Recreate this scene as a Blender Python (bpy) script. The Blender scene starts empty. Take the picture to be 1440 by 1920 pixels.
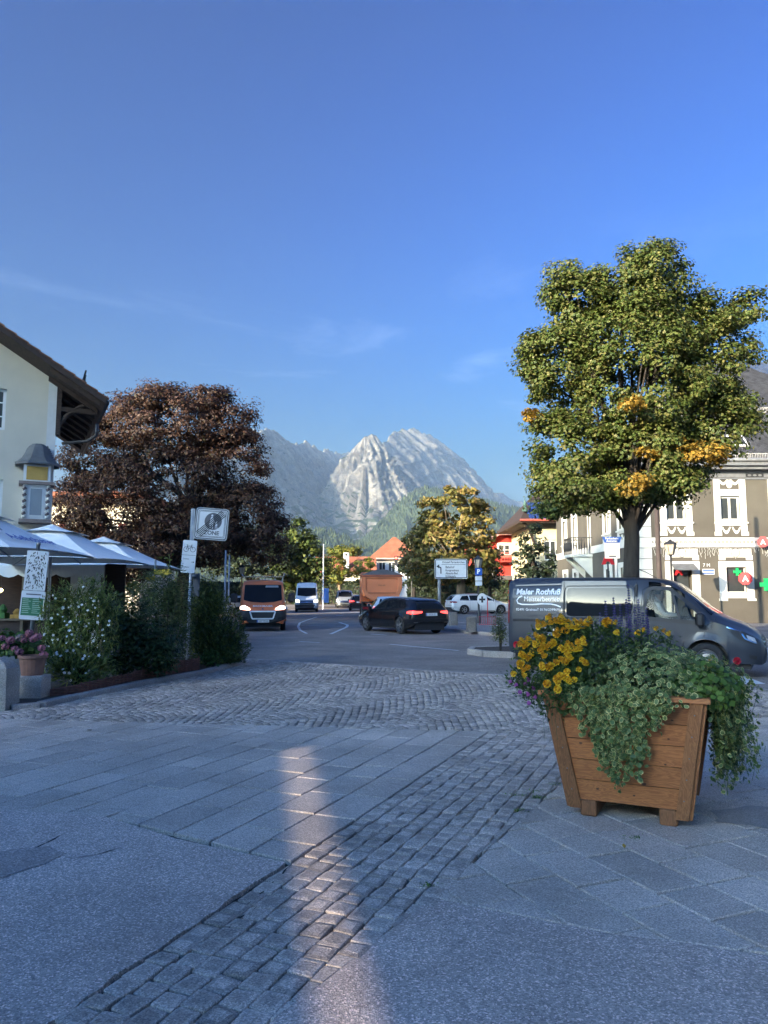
import bpy, bmesh, math, random
import numpy as np
from mathutils import Vector, Matrix, noise
from mathutils.bvhtree import BVHTree
from mathutils.geometry import tessellate_polygon

R = math.radians
random.seed(7)
rng = np.random.default_rng(7)
S = bpy.context.scene
C = S.collection

# ------------------------------------------------------------------ camera
CAM_Z, FPX, PITCH = 1.63, 1400.0, R(6.2)
cam_d = bpy.data.cameras.new('camera'); cam = bpy.data.objects.new('camera', cam_d); C.objects.link(cam)
cam_d.sensor_fit = 'VERTICAL'; cam_d.sensor_height = 36.0; cam_d.sensor_width = 27.0
cam_d.lens = FPX / 1920 * 36.0
cam_d.clip_start = 0.05; cam_d.clip_end = 60000
cam.location = (0, 0, CAM_Z); cam.rotation_euler = (R(90) + PITCH, 0, 0)
S.camera = cam

# ------------------------------------------------------------------ sun and sky
SUN_AZ, SUN_EL = R(45.0), R(16.0)       # light travels towards +Y, turned to +X by SUN_AZ
LDIR = Vector((math.sin(SUN_AZ) * math.cos(SUN_EL), math.cos(SUN_AZ) * math.cos(SUN_EL), -math.sin(SUN_EL)))
sun_d = bpy.data.lights.new('sun', 'SUN'); sun = bpy.data.objects.new('sun', sun_d); C.objects.link(sun)
sun_d.energy = 3.3; sun_d.angle = R(0.5); sun_d.color = (1.0, 0.85, 0.64)
sun.rotation_euler = LDIR.to_track_quat('-Z', 'Y').to_euler()
wd = bpy.data.worlds.new('World'); S.world = wd; wd.use_nodes = True
nt = wd.node_tree; N = nt.nodes; L = nt.links
bg = N['Background']
sky = N.new('ShaderNodeTexSky'); sky.sky_type = 'NISHITA'; sky.sun_disc = False
sky.sun_elevation = SUN_EL; sky.altitude = 700; sky.air_density = 2.15; sky.dust_density = 10.0; sky.ozone_density = 10.0
sky.sun_rotation = math.atan2(-LDIR.x, -LDIR.y)
tc = N.new('ShaderNodeTexCoord')
# thin cirrus high up, streaked along one direction
mp = N.new('ShaderNodeMapping'); mp.inputs['Rotation'].default_value = (0, R(25), R(20)); mp.inputs['Location'].default_value = (0.35, 0.0, 0.62); mp.inputs['Scale'].default_value = (1.8, 2.4, 8.0)
L.new(tc.outputs['Generated'], mp.inputs['Vector'])
n1 = N.new('ShaderNodeTexNoise'); n1.inputs['Scale'].default_value = 1.6; n1.inputs['Detail'].default_value = 8; n1.inputs['Roughness'].default_value = 0.6
n1.inputs['Distortion'].default_value = 0.6
L.new(mp.outputs[0], n1.inputs['Vector'])
cr = N.new('ShaderNodeValToRGB'); cr.color_ramp.elements[0].position = 0.54; cr.color_ramp.elements[1].position = 0.85
cr.color_ramp.elements[1].color = (0.34, 0.34, 0.34, 1)
sep = N.new('ShaderNodeSeparateXYZ'); L.new(tc.outputs['Generated'], sep.inputs[0])      # cirrus lies in a band above the horizon
bnd = N.new('ShaderNodeValToRGB'); e = bnd.color_ramp.elements; e[0].position = 0.10; e[0].color = (0, 0, 0, 1); e[1].position = 0.26; e[1].color = (1, 1, 1, 1); q = e.new(0.46); q.color = (0, 0, 0, 1)
L.new(sep.outputs[2], bnd.inputs[0]); bml = N.new('ShaderNodeMath'); bml.operation = 'MULTIPLY'; L.new(n1.outputs[0], cr.inputs[0]); L.new(cr.outputs[0], bml.inputs[0]); L.new(bnd.outputs[0], bml.inputs[1])
hs = N.new('ShaderNodeHueSaturation'); hs.inputs['Saturation'].default_value = 1.2; hs.inputs['Hue'].default_value = 0.498
gmn = N.new('ShaderNodeGamma'); gmn.inputs['Gamma'].default_value = 2.2
nrm = N.new('ShaderNodeMixRGB'); nrm.blend_type = 'MULTIPLY'; nrm.inputs[0].default_value = 1; nrm.inputs[2].default_value = (0.5, 0.5, 0.5, 1)
L.new(sky.outputs[0], nrm.inputs[1]); L.new(nrm.outputs[0], gmn.inputs['Color']); L.new(gmn.outputs[0], hs.inputs['Color'])
mx = N.new('ShaderNodeMixRGB'); mx.inputs[2].default_value = (2.6, 3.4, 5.0, 1)
L.new(bml.outputs[0], mx.inputs[0]); L.new(hs.outputs[0], mx.inputs[1])
L.new(mx.outputs[0], bg.inputs['Color'])
bg.inputs['Strength'].default_value = 0.12
vs = S.view_settings; vs.view_transform = 'Standard'; vs.look = 'None'; vs.exposure = 1.93; vs.gamma = 1.0; vs.use_curve_mapping = False
S.cycles.max_bounces = 5; S.cycles.diffuse_bounces = 2; S.cycles.glossy_bounces = 2; S.cycles.transmission_bounces = 4
S.cycles.transparent_max_bounces = 8; S.cycles.volume_bounces = 1; S.cycles.caustics_reflective = False; S.cycles.caustics_refractive = False
S.cycles.use_denoising = True

# ------------------------------------------------------------------ surveying helpers
_cp, _sp = math.cos(PITCH), math.sin(PITCH)
def W(px, py, Y):
    """world point seen in the photograph at (px, py) when it stands Y metres ahead"""
    dx, dy = (px - 720) / FPX, (960 - py) / FPX
    t = Y / (_cp - dy * _sp)
    return Vector((dx * t, Y, CAM_Z + t * (_sp + dy * _cp)))
def G(px, py, z=0.03):
    """ground point seen at (px, py)"""
    dx, dy = (px - 720) / FPX, (960 - py) / FPX
    t = (z - CAM_Z) / (_sp + dy * _cp)
    return Vector((dx * t, t * (_cp - dy * _sp), z))

# ------------------------------------------------------------------ materials
MATS = {}
def mat(name, rgb, rough=0.7, var=0.12, scale=6.0, bump=0.0, bscale=None, metal=0.0, coat=0.0, rand=0.0, spec=0.5,
        emit=None, estr=0.0, alpha=1.0, detail=5, stretch=None):
    if name in MATS: return MATS[name]
    m = bpy.data.materials.new(name); m.use_nodes = True; MATS[name] = m
    n, l = m.node_tree.nodes, m.node_tree.links
    b = n['Principled BSDF']
    b.inputs['Roughness'].default_value = rough; b.inputs['Metallic'].default_value = metal
    b.inputs['Coat Weight'].default_value = coat; b.inputs['Coat Roughness'].default_value = 0.05
    b.inputs['Specular IOR Level'].default_value = spec
    t = n.new('ShaderNodeTexCoord'); nz = n.new('ShaderNodeTexNoise')
    nz.inputs['Scale'].default_value = scale; nz.inputs['Detail'].default_value = detail
    vec = t.outputs['Object']
    if stretch:
        mpn = n.new('ShaderNodeMapping'); mpn.inputs['Scale'].default_value = stretch
        l.new(vec, mpn.inputs[0]); vec = mpn.outputs[0]
    l.new(vec, nz.inputs['Vector'])
    r = n.new('ShaderNodeValToRGB')
    r.color_ramp.elements[0].position = 0.3; r.color_ramp.elements[1].position = 0.7
    r.color_ramp.elements[0].color = tuple(max(0, c * (1 - var)) for c in rgb) + (1,)
    r.color_ramp.elements[1].color = tuple(min(1, c * (1 + var)) for c in rgb) + (1,)
    l.new(nz.outputs[0], r.inputs[0])
    out = r.outputs[0]
    if rand:
        oi = n.new('ShaderNodeObjectInfo'); mr = n.new('ShaderNodeMapRange')
        mr.inputs['To Min'].default_value = 1 - rand; mr.inputs['To Max'].default_value = 1 + rand
        l.new(oi.outputs['Random'], mr.inputs['Value'])
        hv = n.new('ShaderNodeHueSaturation'); l.new(mr.outputs[0], hv.inputs['Value']); l.new(out, hv.inputs['Color']); out = hv.outputs[0]
    l.new(out, b.inputs['Base Color'])
    if bump:
        nb = n.new('ShaderNodeTexNoise'); nb.inputs['Scale'].default_value = bscale or scale * 6; nb.inputs['Detail'].default_value = 4
        l.new(vec, nb.inputs['Vector'])
        bp = n.new('ShaderNodeBump'); bp.inputs['Strength'].default_value = bump; bp.inputs['Distance'].default_value = 0.02
        l.new(nb.outputs[0], bp.inputs['Height']); l.new(bp.outputs[0], b.inputs['Normal'])
    if emit:
        b.inputs['Emission Color'].default_value = tuple(emit) + (1,); b.inputs['Emission Strength'].default_value = estr
    if alpha < 1: b.inputs['Alpha'].default_value = alpha
    return m

def leaf_mat(name, cols, trans=0.35, rough=0.55):
    """foliage: every leaf (mesh island) takes its own shade from the ramp"""
    m = bpy.data.materials.new(name); m.use_nodes = True; MATS[name] = m
    n, l = m.node_tree.nodes, m.node_tree.links
    b = n['Principled BSDF']; b.inputs['Roughness'].default_value = rough; b.inputs['Specular IOR Level'].default_value = 0.35
    g = n.new('ShaderNodeNewGeometry'); r = n.new('ShaderNodeValToRGB')
    els = r.color_ramp.elements
    while len(els) < len(cols): els.new(0.5)
    for i, (p, c) in enumerate(cols): els[i].position = p; els[i].color = tuple(c) + (1,)
    l.new(g.outputs['Random Per Island'], r.inputs[0]); l.new(r.outputs[0], b.inputs['Base Color'])
    tr = n.new('ShaderNodeBsdfTranslucent'); l.new(r.outputs[0], tr.inputs['Color'])
    ms = n.new('ShaderNodeMixShader'); ms.inputs[0].default_value = trans
    l.new(b.outputs[0], ms.inputs[1]); l.new(tr.outputs[0], ms.inputs[2]); l.new(ms.outputs[0], n['Material Output'].inputs[0])
    return m

def leaf_mat_b(name, cols, trans=0.35, rough=0.55, gain=1.7):
    return leaf_mat(name, [(p, tuple(min(.9, c * gain * k) for c, k in zip(q, (1.2, 1.0, .62)))) for p, q in cols], trans, rough)

# ------------------------------------------------------------------ mesh helpers
class MB:
    """collects polygons; build() links them as one mesh object"""
    def __init__(s): s.v = []; s.f = []; s.mi = []
    def add(s, vs, fs, mi=0, M=None):
        o = len(s.v)
        s.v += [tuple(M @ Vector(p)) for p in vs] if M is not None else [tuple(p) for p in vs]
        s.f += [tuple(i + o for i in f) for f in fs]; s.mi += [mi] * len(fs); return s
    def box(s, x0, x1, y0, y1, z0, z1, mi=0, M=None):
        vs = [(x, y, z) for z in (z0, z1) for y in (y0, y1) for x in (x0, x1)]
        return s.add(vs, [(0, 2, 3, 1), (4, 5, 7, 6), (0, 1, 5, 4), (2, 6, 7, 3), (0, 4, 6, 2), (1, 3, 7, 5)], mi, M)
    def cbox(s, c, d, mi=0, M=None, bev=0.0):
        x, y, z = c; a, b, e = d[0] / 2, d[1] / 2, d[2] / 2
        if not bev: return s.box(x - a, x + a, y - b, y + b, z - e, z + e, mi, M)
        poly = [(-a + bev, -b), (a - bev, -b), (a, -b + bev), (a, b - bev), (a - bev, b), (-a + bev, b), (-a, b - bev), (-a, -b + bev)]
        rings = []
        for zz, k in ((-e, bev), (-e + bev, 0), (e - bev, 0), (e, bev)):
            rings.append([(x + p[0] * (1 - k / a), y + p[1] * (1 - k / b), z + zz) for p in poly])
        return s.rings(rings, True, mi, M, caps=True)
    def rings(s, rs, closed=True, mi=0, M=None, caps=False):
        n = len(rs[0]); vs = [p for r in rs for p in r]; fs = []
        for i in range(len(rs) - 1):
            for j in range(n if closed else n - 1):
                k = (j + 1) % n
                fs.append((i * n + j, i * n + k, (i + 1) * n + k, (i + 1) * n + j))
        if caps: fs.append(tuple(range(n))[::-1]); fs.append(tuple((len(rs) - 1) * n + i for i in range(n)))
        return s.add(vs, fs, mi, M)
    def prism(s, poly, z0, z1, mi=0, M=None):
        return s.rings([[(p[0], p[1], z0) for p in poly], [(p[0], p[1], z1) for p in poly]], True, mi, M, caps=True)
    def prism_y(s, poly, y0, y1, mi=0, M=None):
        return s.rings([[(p[0], y1, p[1]) for p in poly], [(p[0], y0, p[1]) for p in poly]], True, mi, M, caps=True)
    def tube(s, path, rad, n=8, mi=0, M=None, caps=True):
        path = [Vector(p) for p in path]
        rad = [rad] * len(path) if not hasattr(rad, '__len__') else rad
        rs = []; up = Vector((0, 0, 1)); last = None
        for i, p in enumerate(path):
            d = (path[min(i + 1, len(path) - 1)] - path[max(i - 1, 0)]).normalized()
            a = d.cross(up if abs(d.z) < 0.95 else Vector((1, 0, 0))).normalized() if last is None else (last - d * last.dot(d)).normalized()
            last = a; b = d.cross(a)
            rs.append([tuple(p + (a * math.cos(2 * math.pi * k / n) + b * math.sin(2 * math.pi * k / n)) * rad[i]) for k in range(n)])
        return s.rings(rs, True, mi, M, caps)
    def lathe(s, prof, n=16, mi=0, M=None, caps=False):
        """prof: (radius, z) pairs about the z axis"""
        return s.rings([[(r * math.cos(2 * math.pi * k / n), r * math.sin(2 * math.pi * k / n), z) for k in range(n)] for r, z in prof], True, mi, M, caps)
    def quad(s, a, b, c, d, mi=0, M=None): return s.add([a, b, c, d], [(0, 1, 2, 3)], mi, M)
    def build(s, name, mats, parent=None, smooth=False, loc=None, auto=None):
        me = bpy.data.meshes.new(name); me.from_pydata(s.v, [], s.f); 
        mats = mats if isinstance(mats, (list, tuple)) else [mats]
        for m in mats: me.materials.append(m)
        if len(mats) > 1: me.polygons.foreach_set('material_index', s.mi)
        if smooth: me.polygons.foreach_set('use_smooth', [True] * len(s.f))
        me.update()
        if auto is not None:
            me.polygons.foreach_set('use_smooth', [True] * len(s.f))
            me.set_sharp_from_angle(angle=R(auto))
        o = bpy.data.objects.new(name, me); C.objects.link(o)
        if parent is not None: o.parent = parent
        if loc is not None: o.location = loc
        return o

def np_mesh(name, verts, faces, mats, parent=None, smooth=False, mi=None):
    """verts (n,3) and faces (m,k) arrays to one object"""
    me = bpy.data.meshes.new(name); verts = np.asarray(verts, np.float32); faces = np.asarray(faces, np.int32)
    k = faces.shape[1]
    me.vertices.add(len(verts)); me.vertices.foreach_set('co', verts.ravel())
    me.loops.add(faces.size); me.loops.foreach_set('vertex_index', faces.ravel())
    me.polygons.add(len(faces)); me.polygons.foreach_set('loop_start', np.arange(0, faces.size, k, dtype=np.int32))
    mats = mats if isinstance(mats, (list, tuple)) else [mats]
    for m in mats: me.materials.append(m)
    if mi is not None: me.polygons.foreach_set('material_index', np.asarray(mi, np.int32))
    if smooth: me.polygons.foreach_set('use_smooth', np.ones(len(faces), bool))
    me.update(calc_edges=True)
    o = bpy.data.objects.new(name, me); C.objects.link(o)
    if parent is not None: o.parent = parent
    return o

def tag(o, label=None, cat=None, group=None, kind=None):
    if label: o['label'] = label
    if cat: o['category'] = cat
    if group: o['group'] = group
    if kind: o['kind'] = kind
    return o
def thing(name, label, cat, loc=(0, 0, 0), rz=0.0, group=None, kind=None):
    o = bpy.data.objects.new(name, None); C.objects.link(o); o.empty_display_size = 0.2
    o.location = loc; o.rotation_euler = (0, 0, rz)
    return tag(o, label, cat, group, kind)
def share(o, name, parent, loc, rz=0.0, scale=None):
    c = bpy.data.objects.new(name, o.data); C.objects.link(c); c.parent = parent; c.location = loc; c.rotation_euler = (0, 0, rz)
    if scale: c.scale = scale
    return c
def copy_tree(o, parent=None):
    c = o.copy(); C.objects.link(c); c.parent = parent
    for ch in list(o.children): copy_tree(ch, c)
    return c
def text(body, size, m, parent, loc, rot=(R(90), 0, 0), align='CENTER', shear=0.0, ext=0.001, name='lettering', bold=0.0, sx=1.0):
    cu = bpy.data.curves.new(name, 'FONT'); cu.body = body; cu.size = size; cu.align_x = align; cu.align_y = 'CENTER'
    cu.extrude = ext; cu.shear = shear; cu.offset = bold; cu.resolution_u = 3; cu.materials.append(m)
    tmp = bpy.data.objects.new(name, cu); me = bpy.data.meshes.new_from_object(tmp); bpy.data.objects.remove(tmp)
    if not me.materials: me.materials.append(m)
    o = bpy.data.objects.new(name, me); C.objects.link(o); o.parent = parent; o.location = loc; o.rotation_euler = rot; o.scale = (sx, 1, 1)
    return o
def interp(x, xs, ys): return float(np.interp(x, xs, ys))
def pchip(xs, ys):
    """monotone cubic through the points"""
    xs = np.asarray(xs, float); ys = np.asarray(ys, float); h = np.diff(xs); d = np.diff(ys) / h
    m = np.zeros(len(xs)); m[0], m[-1] = d[0], d[-1]
    for i in range(1, len(xs) - 1):
        if d[i - 1] * d[i] > 0: m[i] = 2 * d[i - 1] * d[i] / (d[i - 1] + d[i])
    def f(x):
        x = min(max(x, xs[0]), xs[-1]); i = int(min(np.searchsorted(xs, x, side='right') - 1, len(h) - 1)); i = max(i, 0)
        t = (x - xs[i]) / h[i]
        return float((2*t**3-3*t*t+1)*ys[i] + (t**3-2*t*t+t)*h[i]*m[i] + (-2*t**3+3*t*t)*ys[i+1] + (t**3-t*t)*h[i]*m[i+1])
    return f
def wall_holes(mb, x0, x1, z0, z1, holes, y0, y1, mi=0, M=None):
    """upright wall slab between y0 and y1 with rectangular openings (hx0,hx1,hz0,hz1)"""
    xs = sorted({x0, x1} | {h for a in holes for h in a[:2] if x0 < h < x1}); zs = sorted({z0, z1} | {h for a in holes for h in a[2:] if z0 < h < z1})
    for i in range(len(xs) - 1):
        j = 0
        while j < len(zs) - 1:
            cx = (xs[i] + xs[i + 1]) / 2
            inside = lambda q: any(a[0] < cx < a[1] and a[2] < (zs[q] + zs[q + 1]) / 2 < a[3] for a in holes)
            if inside(j): j += 1; continue
            k = j
            while k + 1 < len(zs) - 1 and not inside(k + 1): k += 1
            mb.box(xs[i], xs[i + 1], y0, y1, zs[j], zs[k + 1], mi, M); j = k + 1
def clip(poly, a, b):
    """keep the part of poly on the left of a->b"""
    out = []; n = len(poly)
    def side(p): return (b[0]-a[0])*(p[1]-a[1]) - (b[1]-a[1])*(p[0]-a[0])
    for i in range(n):
        p, q = poly[i], poly[(i + 1) % n]; sp, sq = side(p), side(q)
        if sp >= 0: out.append(p)
        if (sp > 0 > sq) or (sp < 0 < sq):
            t = sp / (sp - sq); out.append((p[0]+(q[0]-p[0])*t, p[1]+(q[1]-p[1])*t))
    return out
def area(poly): return 0.5 * sum(poly[i][0]*poly[(i+1) % len(poly)][1] - poly[(i+1) % len(poly)][0]*poly[i][1] for i in range(len(poly)))
def in_poly(x, y, poly):
    c = False; j = len(poly) - 1
    for i in range(len(poly)):
        if (poly[i][1] > y) != (poly[j][1] > y) and x < (poly[j][0]-poly[i][0])*(y-poly[i][1])/(poly[j][1]-poly[i][1]+1e-12)+poly[i][0]: c = not c
        j = i
    return c
# ================================================================== THE SETTING: ground, road, paving
def flat(name, poly, z, m, kind='structure', thick=0.0):
    mb = MB()
    if thick: mb.prism(poly, z - thick, z)
    else: mb.add([(p[0], p[1], z) for p in poly], [tuple(range(len(poly)))])
    o = mb.build(name, m); return tag(o, kind=kind)
def stone_mat(name, c1, c2, speck, scale=1.0, rand=0.12, rough=0.8, moss=None):
    """asphalt or stone: broad tone drift, fine pale and dark grains with relief"""
    m = bpy.data.materials.new(name); m.use_nodes = True; n, l = m.node_tree.nodes, m.node_tree.links
    b = n['Principled BSDF']; b.inputs['Roughness'].default_value = rough; b.inputs['Specular IOR Level'].default_value = 0.2
    g = n.new('ShaderNodeNewGeometry')
    a = n.new('ShaderNodeTexNoise'); a.inputs['Scale'].default_value = 1.3 * scale; a.inputs['Detail'].default_value = 6; a.inputs['Roughness'].default_value = 0.65
    l.new(g.outputs['Position'], a.inputs['Vector'])
    r = n.new('ShaderNodeValToRGB'); r.color_ramp.elements[0].position = 0.3; r.color_ramp.elements[1].position = 0.72
    r.color_ramp.elements[0].color = (*c1, 1); r.color_ramp.elements[1].color = (*c2, 1); l.new(a.outputs[0], r.inputs[0])
    st2 = n.new('ShaderNodeTexNoise'); st2.inputs['Scale'].default_value = 0.55; st2.inputs['Detail'].default_value = 5; st2.inputs['Roughness'].default_value = 0.6
    l.new(g.outputs['Position'], st2.inputs['Vector'])
    sr2 = n.new('ShaderNodeMapRange'); sr2.inputs['From Min'].default_value = .32; sr2.inputs['From Max'].default_value = .68; sr2.inputs['To Min'].default_value = .80; sr2.inputs['To Max'].default_value = 1.14; l.new(st2.outputs[0], sr2.inputs['Value'])
    sm2 = n.new('ShaderNodeVectorMath'); sm2.operation = 'SCALE'; l.new(r.outputs[0], sm2.inputs[0]); l.new(sr2.outputs[0], sm2.inputs['Scale'])
    v = n.new('ShaderNodeTexVoronoi'); v.inputs['Scale'].default_value = 130 * scale; v.inputs['Randomness'].default_value = 1
    l.new(g.outputs['Position'], v.inputs['Vector'])
    sp = n.new('ShaderNodeValToRGB'); e = sp.color_ramp.elements
    e[0].position = 0.0; e[0].color = (0.55, 0.55, 0.57, 1); e[1].position = 1.0; e[1].color = (*speck, 1)
    q = e.new(0.45); q.color = (0.9, 0.9, 0.92, 1); q = e.new(0.8); q.color = (1.1, 1.1, 1.1, 1)
    sx = n.new('ShaderNodeSeparateColor'); l.new(v.outputs['Color'], sx.inputs[0]); l.new(sx.outputs[0], sp.inputs[0])
    mu = n.new('ShaderNodeMixRGB'); mu.blend_type = 'MULTIPLY'; mu.inputs[0].default_value = 1
    l.new(sm2.outputs[0], mu.inputs[1]); l.new(sp.outputs[0], mu.inputs[2])
    out = mu.outputs[0]
    if rand:
        oi = n.new('ShaderNodeObjectInfo'); gi = n.new('ShaderNodeMath'); gi.operation = 'ADD'
        l.new(oi.outputs['Random'], gi.inputs[0]); l.new(g.outputs['Random Per Island'], gi.inputs[1])
        fr = n.new('ShaderNodeMath'); fr.operation = 'FRACT'; l.new(gi.outputs[0], fr.inputs[0])
        mr = n.new('ShaderNodeMapRange'); mr.inputs['To Min'].default_value = 1 - rand; mr.inputs['To Max'].default_value = 1 + rand
        l.new(fr.outputs[0], mr.inputs['Value'])
        hv = n.new('ShaderNodeHueSaturation'); l.new(mr.outputs[0], hv.inputs['Value']); l.new(out, hv.inputs['Color']); out = hv.outputs[0]
    if moss:
        mo = n.new('ShaderNodeTexNoise'); mo.inputs['Scale'].default_value = 3.0; mo.inputs['Detail'].default_value = 5
        l.new(g.outputs['Position'], mo.inputs['Vector'])
        mrp = n.new('ShaderNodeValToRGB'); mrp.color_ramp.elements[0].position = 0.5; mrp.color_ramp.elements[1].position = 0.62
        l.new(mo.outputs[0], mrp.inputs[0])
        mm = n.new('ShaderNodeMixRGB'); mm.inputs[2].default_value = (*moss, 1); l.new(mrp.outputs[0], mm.inputs[0]); l.new(out, mm.inputs[1]); out = mm.outputs[0]
    l.new(out, b.inputs['Base Color'])
    bp = n.new('ShaderNodeBump'); bp.inputs['Strength'].default_value = 0.5; bp.inputs['Distance'].default_value = 0.006
    nb = n.new('ShaderNodeTexNoise'); nb.inputs['Scale'].default_value = 60 * scale; nb.inputs['Detail'].default_value = 4
    l.new(g.outputs['Position'], nb.inputs['Vector']); l.new(nb.outputs[0], bp.inputs['Height'])
    bp2 = n.new('ShaderNodeBump'); bp2.inputs['Strength'].default_value = 0.6; bp2.inputs['Distance'].default_value = 0.004
    l.new(v.outputs['Distance'], bp2.inputs['Height']); l.new(bp.outputs[0], bp2.inputs['Normal']); l.new(bp2.outputs[0], b.inputs['Normal'])
    MATS[name] = m; return m

M_ROAD = stone_mat('road_asphalt', (0.22, 0.185, 0.155), (0.35, 0.29, 0.245), (1.35, 1.35, 1.4), 0.5, 0)
M_PATCH = stone_mat('coarse_asphalt', (0.43, 0.335, 0.265), (0.61, 0.485, 0.39), (1.9, 1.85, 1.9), 1.0, 0)
M_SLAB = stone_mat('granite_slab', (0.48, 0.385, 0.30), (0.62, 0.505, 0.405), (1.5, 1.5, 1.5), 1.4, 0.12)
M_SETT = stone_mat('granite_sett', (0.38, 0.305, 0.24), (0.56, 0.455, 0.365), (1.5, 1.5, 1.5), 1.3, 0.3)
M_BED = stone_mat('joint_bed', (0.035, 0.031, 0.027), (0.06, 0.054, 0.045), (1.2, 1.2, 1.2), 1.0, 0, moss=(0.04, 0.055, 0.02))
M_KERB = stone_mat('kerb_granite', (0.33, 0.29, 0.255), (0.44, 0.39, 0.345), (1.4, 1.4, 1.4), 1.2, 0.08)
M_GRASS = mat('meadow', (0.07, 0.10, 0.035), 0.95, 0.3, 0.05)
M_PAINT = mat('road_paint', (0.62, 0.62, 0.60), 0.6, 0.18, 9)

flat('ground', [(-16000, -3000), (16000, -3000), (16000, 16000), (-16000, 16000)], -0.12, M_GRASS)
flat('road', [(-70, -60), (70, -60), (70, 170), (-70, 170)], 0.0, M_ROAD)

# near edge of the road, kerb line of the planting bed on the left
ROAD_E = [(-3.45, 18.6), (-0.5, 16.75), (2.6, 14.85), (6.0, 12.9), (9.5, 11.0), (14.0, 8.8)]
KERB_L = [tuple(G(*p)[:2]) for p in ((20, 1330), (75, 1326), (140, 1311), (250, 1287), (380, 1263), (455, 1243))]
plaza = [(-22, -12), (14, -12)] + ROAD_E[::-1] + [(-3.3, 18.75)] + [(-3.6, 19.3), (-22, 24.5)]
pav = flat('pavement', plaza, 0.004, M_BED)

# boundaries between the fields of paving
SL = Vector((0.42, 1)).normalized()                   # run of the sett strip
A0 = (-1.27 - 0.42 * 3.4, -0.43); A1 = (0.42 * (9.0 - 2.97) - 1.27, 9.0)     # left edge of the strip
B0, B1, B2 = (-0.437, 2.97), (0.222, 4.07), (3.2, 9.84)      # its right edge
FARL = ((1.25, 8.9), (-9.0, 10.43))                       # far edge of the left slabs
P1 = [tuple(G(*p)[:2]) for p in ((545, 1615), (440, 1596), (330, 1572), (200, 1532), (100, 1520), (-20, 1512), (-160, 1510))]   # edge of left asphalt
P2 = [tuple(G(*p)[:2]) for p in ((810, 1682), (1000, 1722), (1150, 1752), (1300, 1770), (1440, 1792), (1640, 1812))]   # edge of right asphalt

def ragged(pts, amp, step=0.05):
    out = []
    for a, b in zip(pts[:-1], pts[1:]):
        n = max(1, int(math.dist(a, b) / step))
        for k in range(n):
            t = k / n; p = (a[0]+(b[0]-a[0])*t, a[1]+(b[1]-a[1])*t); q = noise.noise_vector(Vector((p[0]*7, p[1]*7, 3)))
            out.append((p[0]+q.x*amp, p[1]+q.y*amp))
    return out + [pts[-1]]
def sheet(name, poly, z, m, parent):
    tri = tessellate_polygon([[Vector((p[0], p[1], 0)) for p in poly]]); n = len(poly)
    fs = [tuple(t) for t in tri]
    vs = [(p[0], p[1], z) for p in poly] + [(p[0], p[1], 0.0) for p in poly]
    fs += [(i, i + n, (i + 1) % n + n, (i + 1) % n) for i in range(n)]
    return MB().add(vs, fs).build(name, m, parent)
ea = [(A0[0] + (A1[0]-A0[0])*t, A0[1] + (A1[1]-A0[1])*t) for t in (0.2, 0.34, 0.43)]
left_edge = ragged(ea + [(P1[0][0] - 0.03, P1[0][1] - 0.02)], 0.035, 0.04)
sheet('asphalt_patch', left_edge + ragged(P1[1:], 0.012, 0.06) + [(-9, 4.6), (-9, -2), (ea[0][0], -2)], 0.031, M_PATCH, pav)
right_edge = ragged([(-2.0, -0.2), B0, (P2[0][0], P2[0][1] - .01)], 0.008) + ragged(P2[1:], 0.012, 0.06)
sheet('asphalt_patch', [(-2.0, -3)] + right_edge + [(9, 3.4), (9, -3)], 0.031, M_PATCH, pav)

def piece(name, poly, z, m, gap=0.011, bev=0.008, tilt=0.0015):
    """one flag stone: polygon shrunk by its joint, arris worn off, slightly out of level"""
    if len(poly) < 3 or area(poly) < 0.0012: return None
    cx = sum(p[0] for p in poly) / len(poly); cy = sum(p[1] for p in poly) / len(poly)
    def shrink(d): return [(p[0] - (p[0]-cx) / max(math.hypot(p[0]-cx, p[1]-cy), 1e-3) * d, p[1] - (p[1]-cy) / max(math.hypot(p[0]-cx, p[1]-cy), 1e-3) * d) for p in poly]
    tx, ty, dz = random.gauss(0, tilt) * 3, random.gauss(0, tilt) * 3, random.gauss(0, tilt)
    lv = lambda ps, dn: [(p[0]-cx, p[1]-cy, z + dz + (p[0]-cx)*tx + (p[1]-cy)*ty - dn) for p in ps]
    mb = MB(); n = len(poly); a, b = shrink(gap), shrink(gap + bev)
    rs = [[(p[0]-cx, p[1]-cy, 0.0) for p in a], lv(a, bev * 0.7), lv(b, 0)]
    mb.rings(rs); mb.add(rs[2], [tuple(range(n))])
    o = mb.build(name, m, pav); o.location = (cx, cy, 0); return o
def slab_field(d, origin, rows, wid, length, cuts, lens):
    """rows of flags along direction d; cuts are the half planes that bound the field"""
    e = Vector((d[1], -d[0]))
    for r in range(rows[0], rows[1]):
        s = length[0] + random.uniform(0, 0.4); k = 0
        while s < length[1]:
            ln = random.choice(lens)
            P = [Vector(origin) + e * (r * wid) + Vector(d) * s, Vector(origin) + e * ((r + 1) * wid) + Vector(d) * s,
                 Vector(origin) + e * ((r + 1) * wid) + Vector(d) * (s + ln), Vector(origin) + e * (r * wid) + Vector(d) * (s + ln)]
            poly = [tuple(p) for p in P]
            if area(poly) < 0: poly = poly[::-1]
            for a, b in cuts:
                if callable(a): a, b = a(sum(p[0] for p in poly) / 4) if len(poly) > 2 else (None, None)
                if poly and a is not None: poly = clip(poly, a, b)
            if poly: piece('flag_stone', poly, 0.032, M_SLAB)
            s += ln
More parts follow.
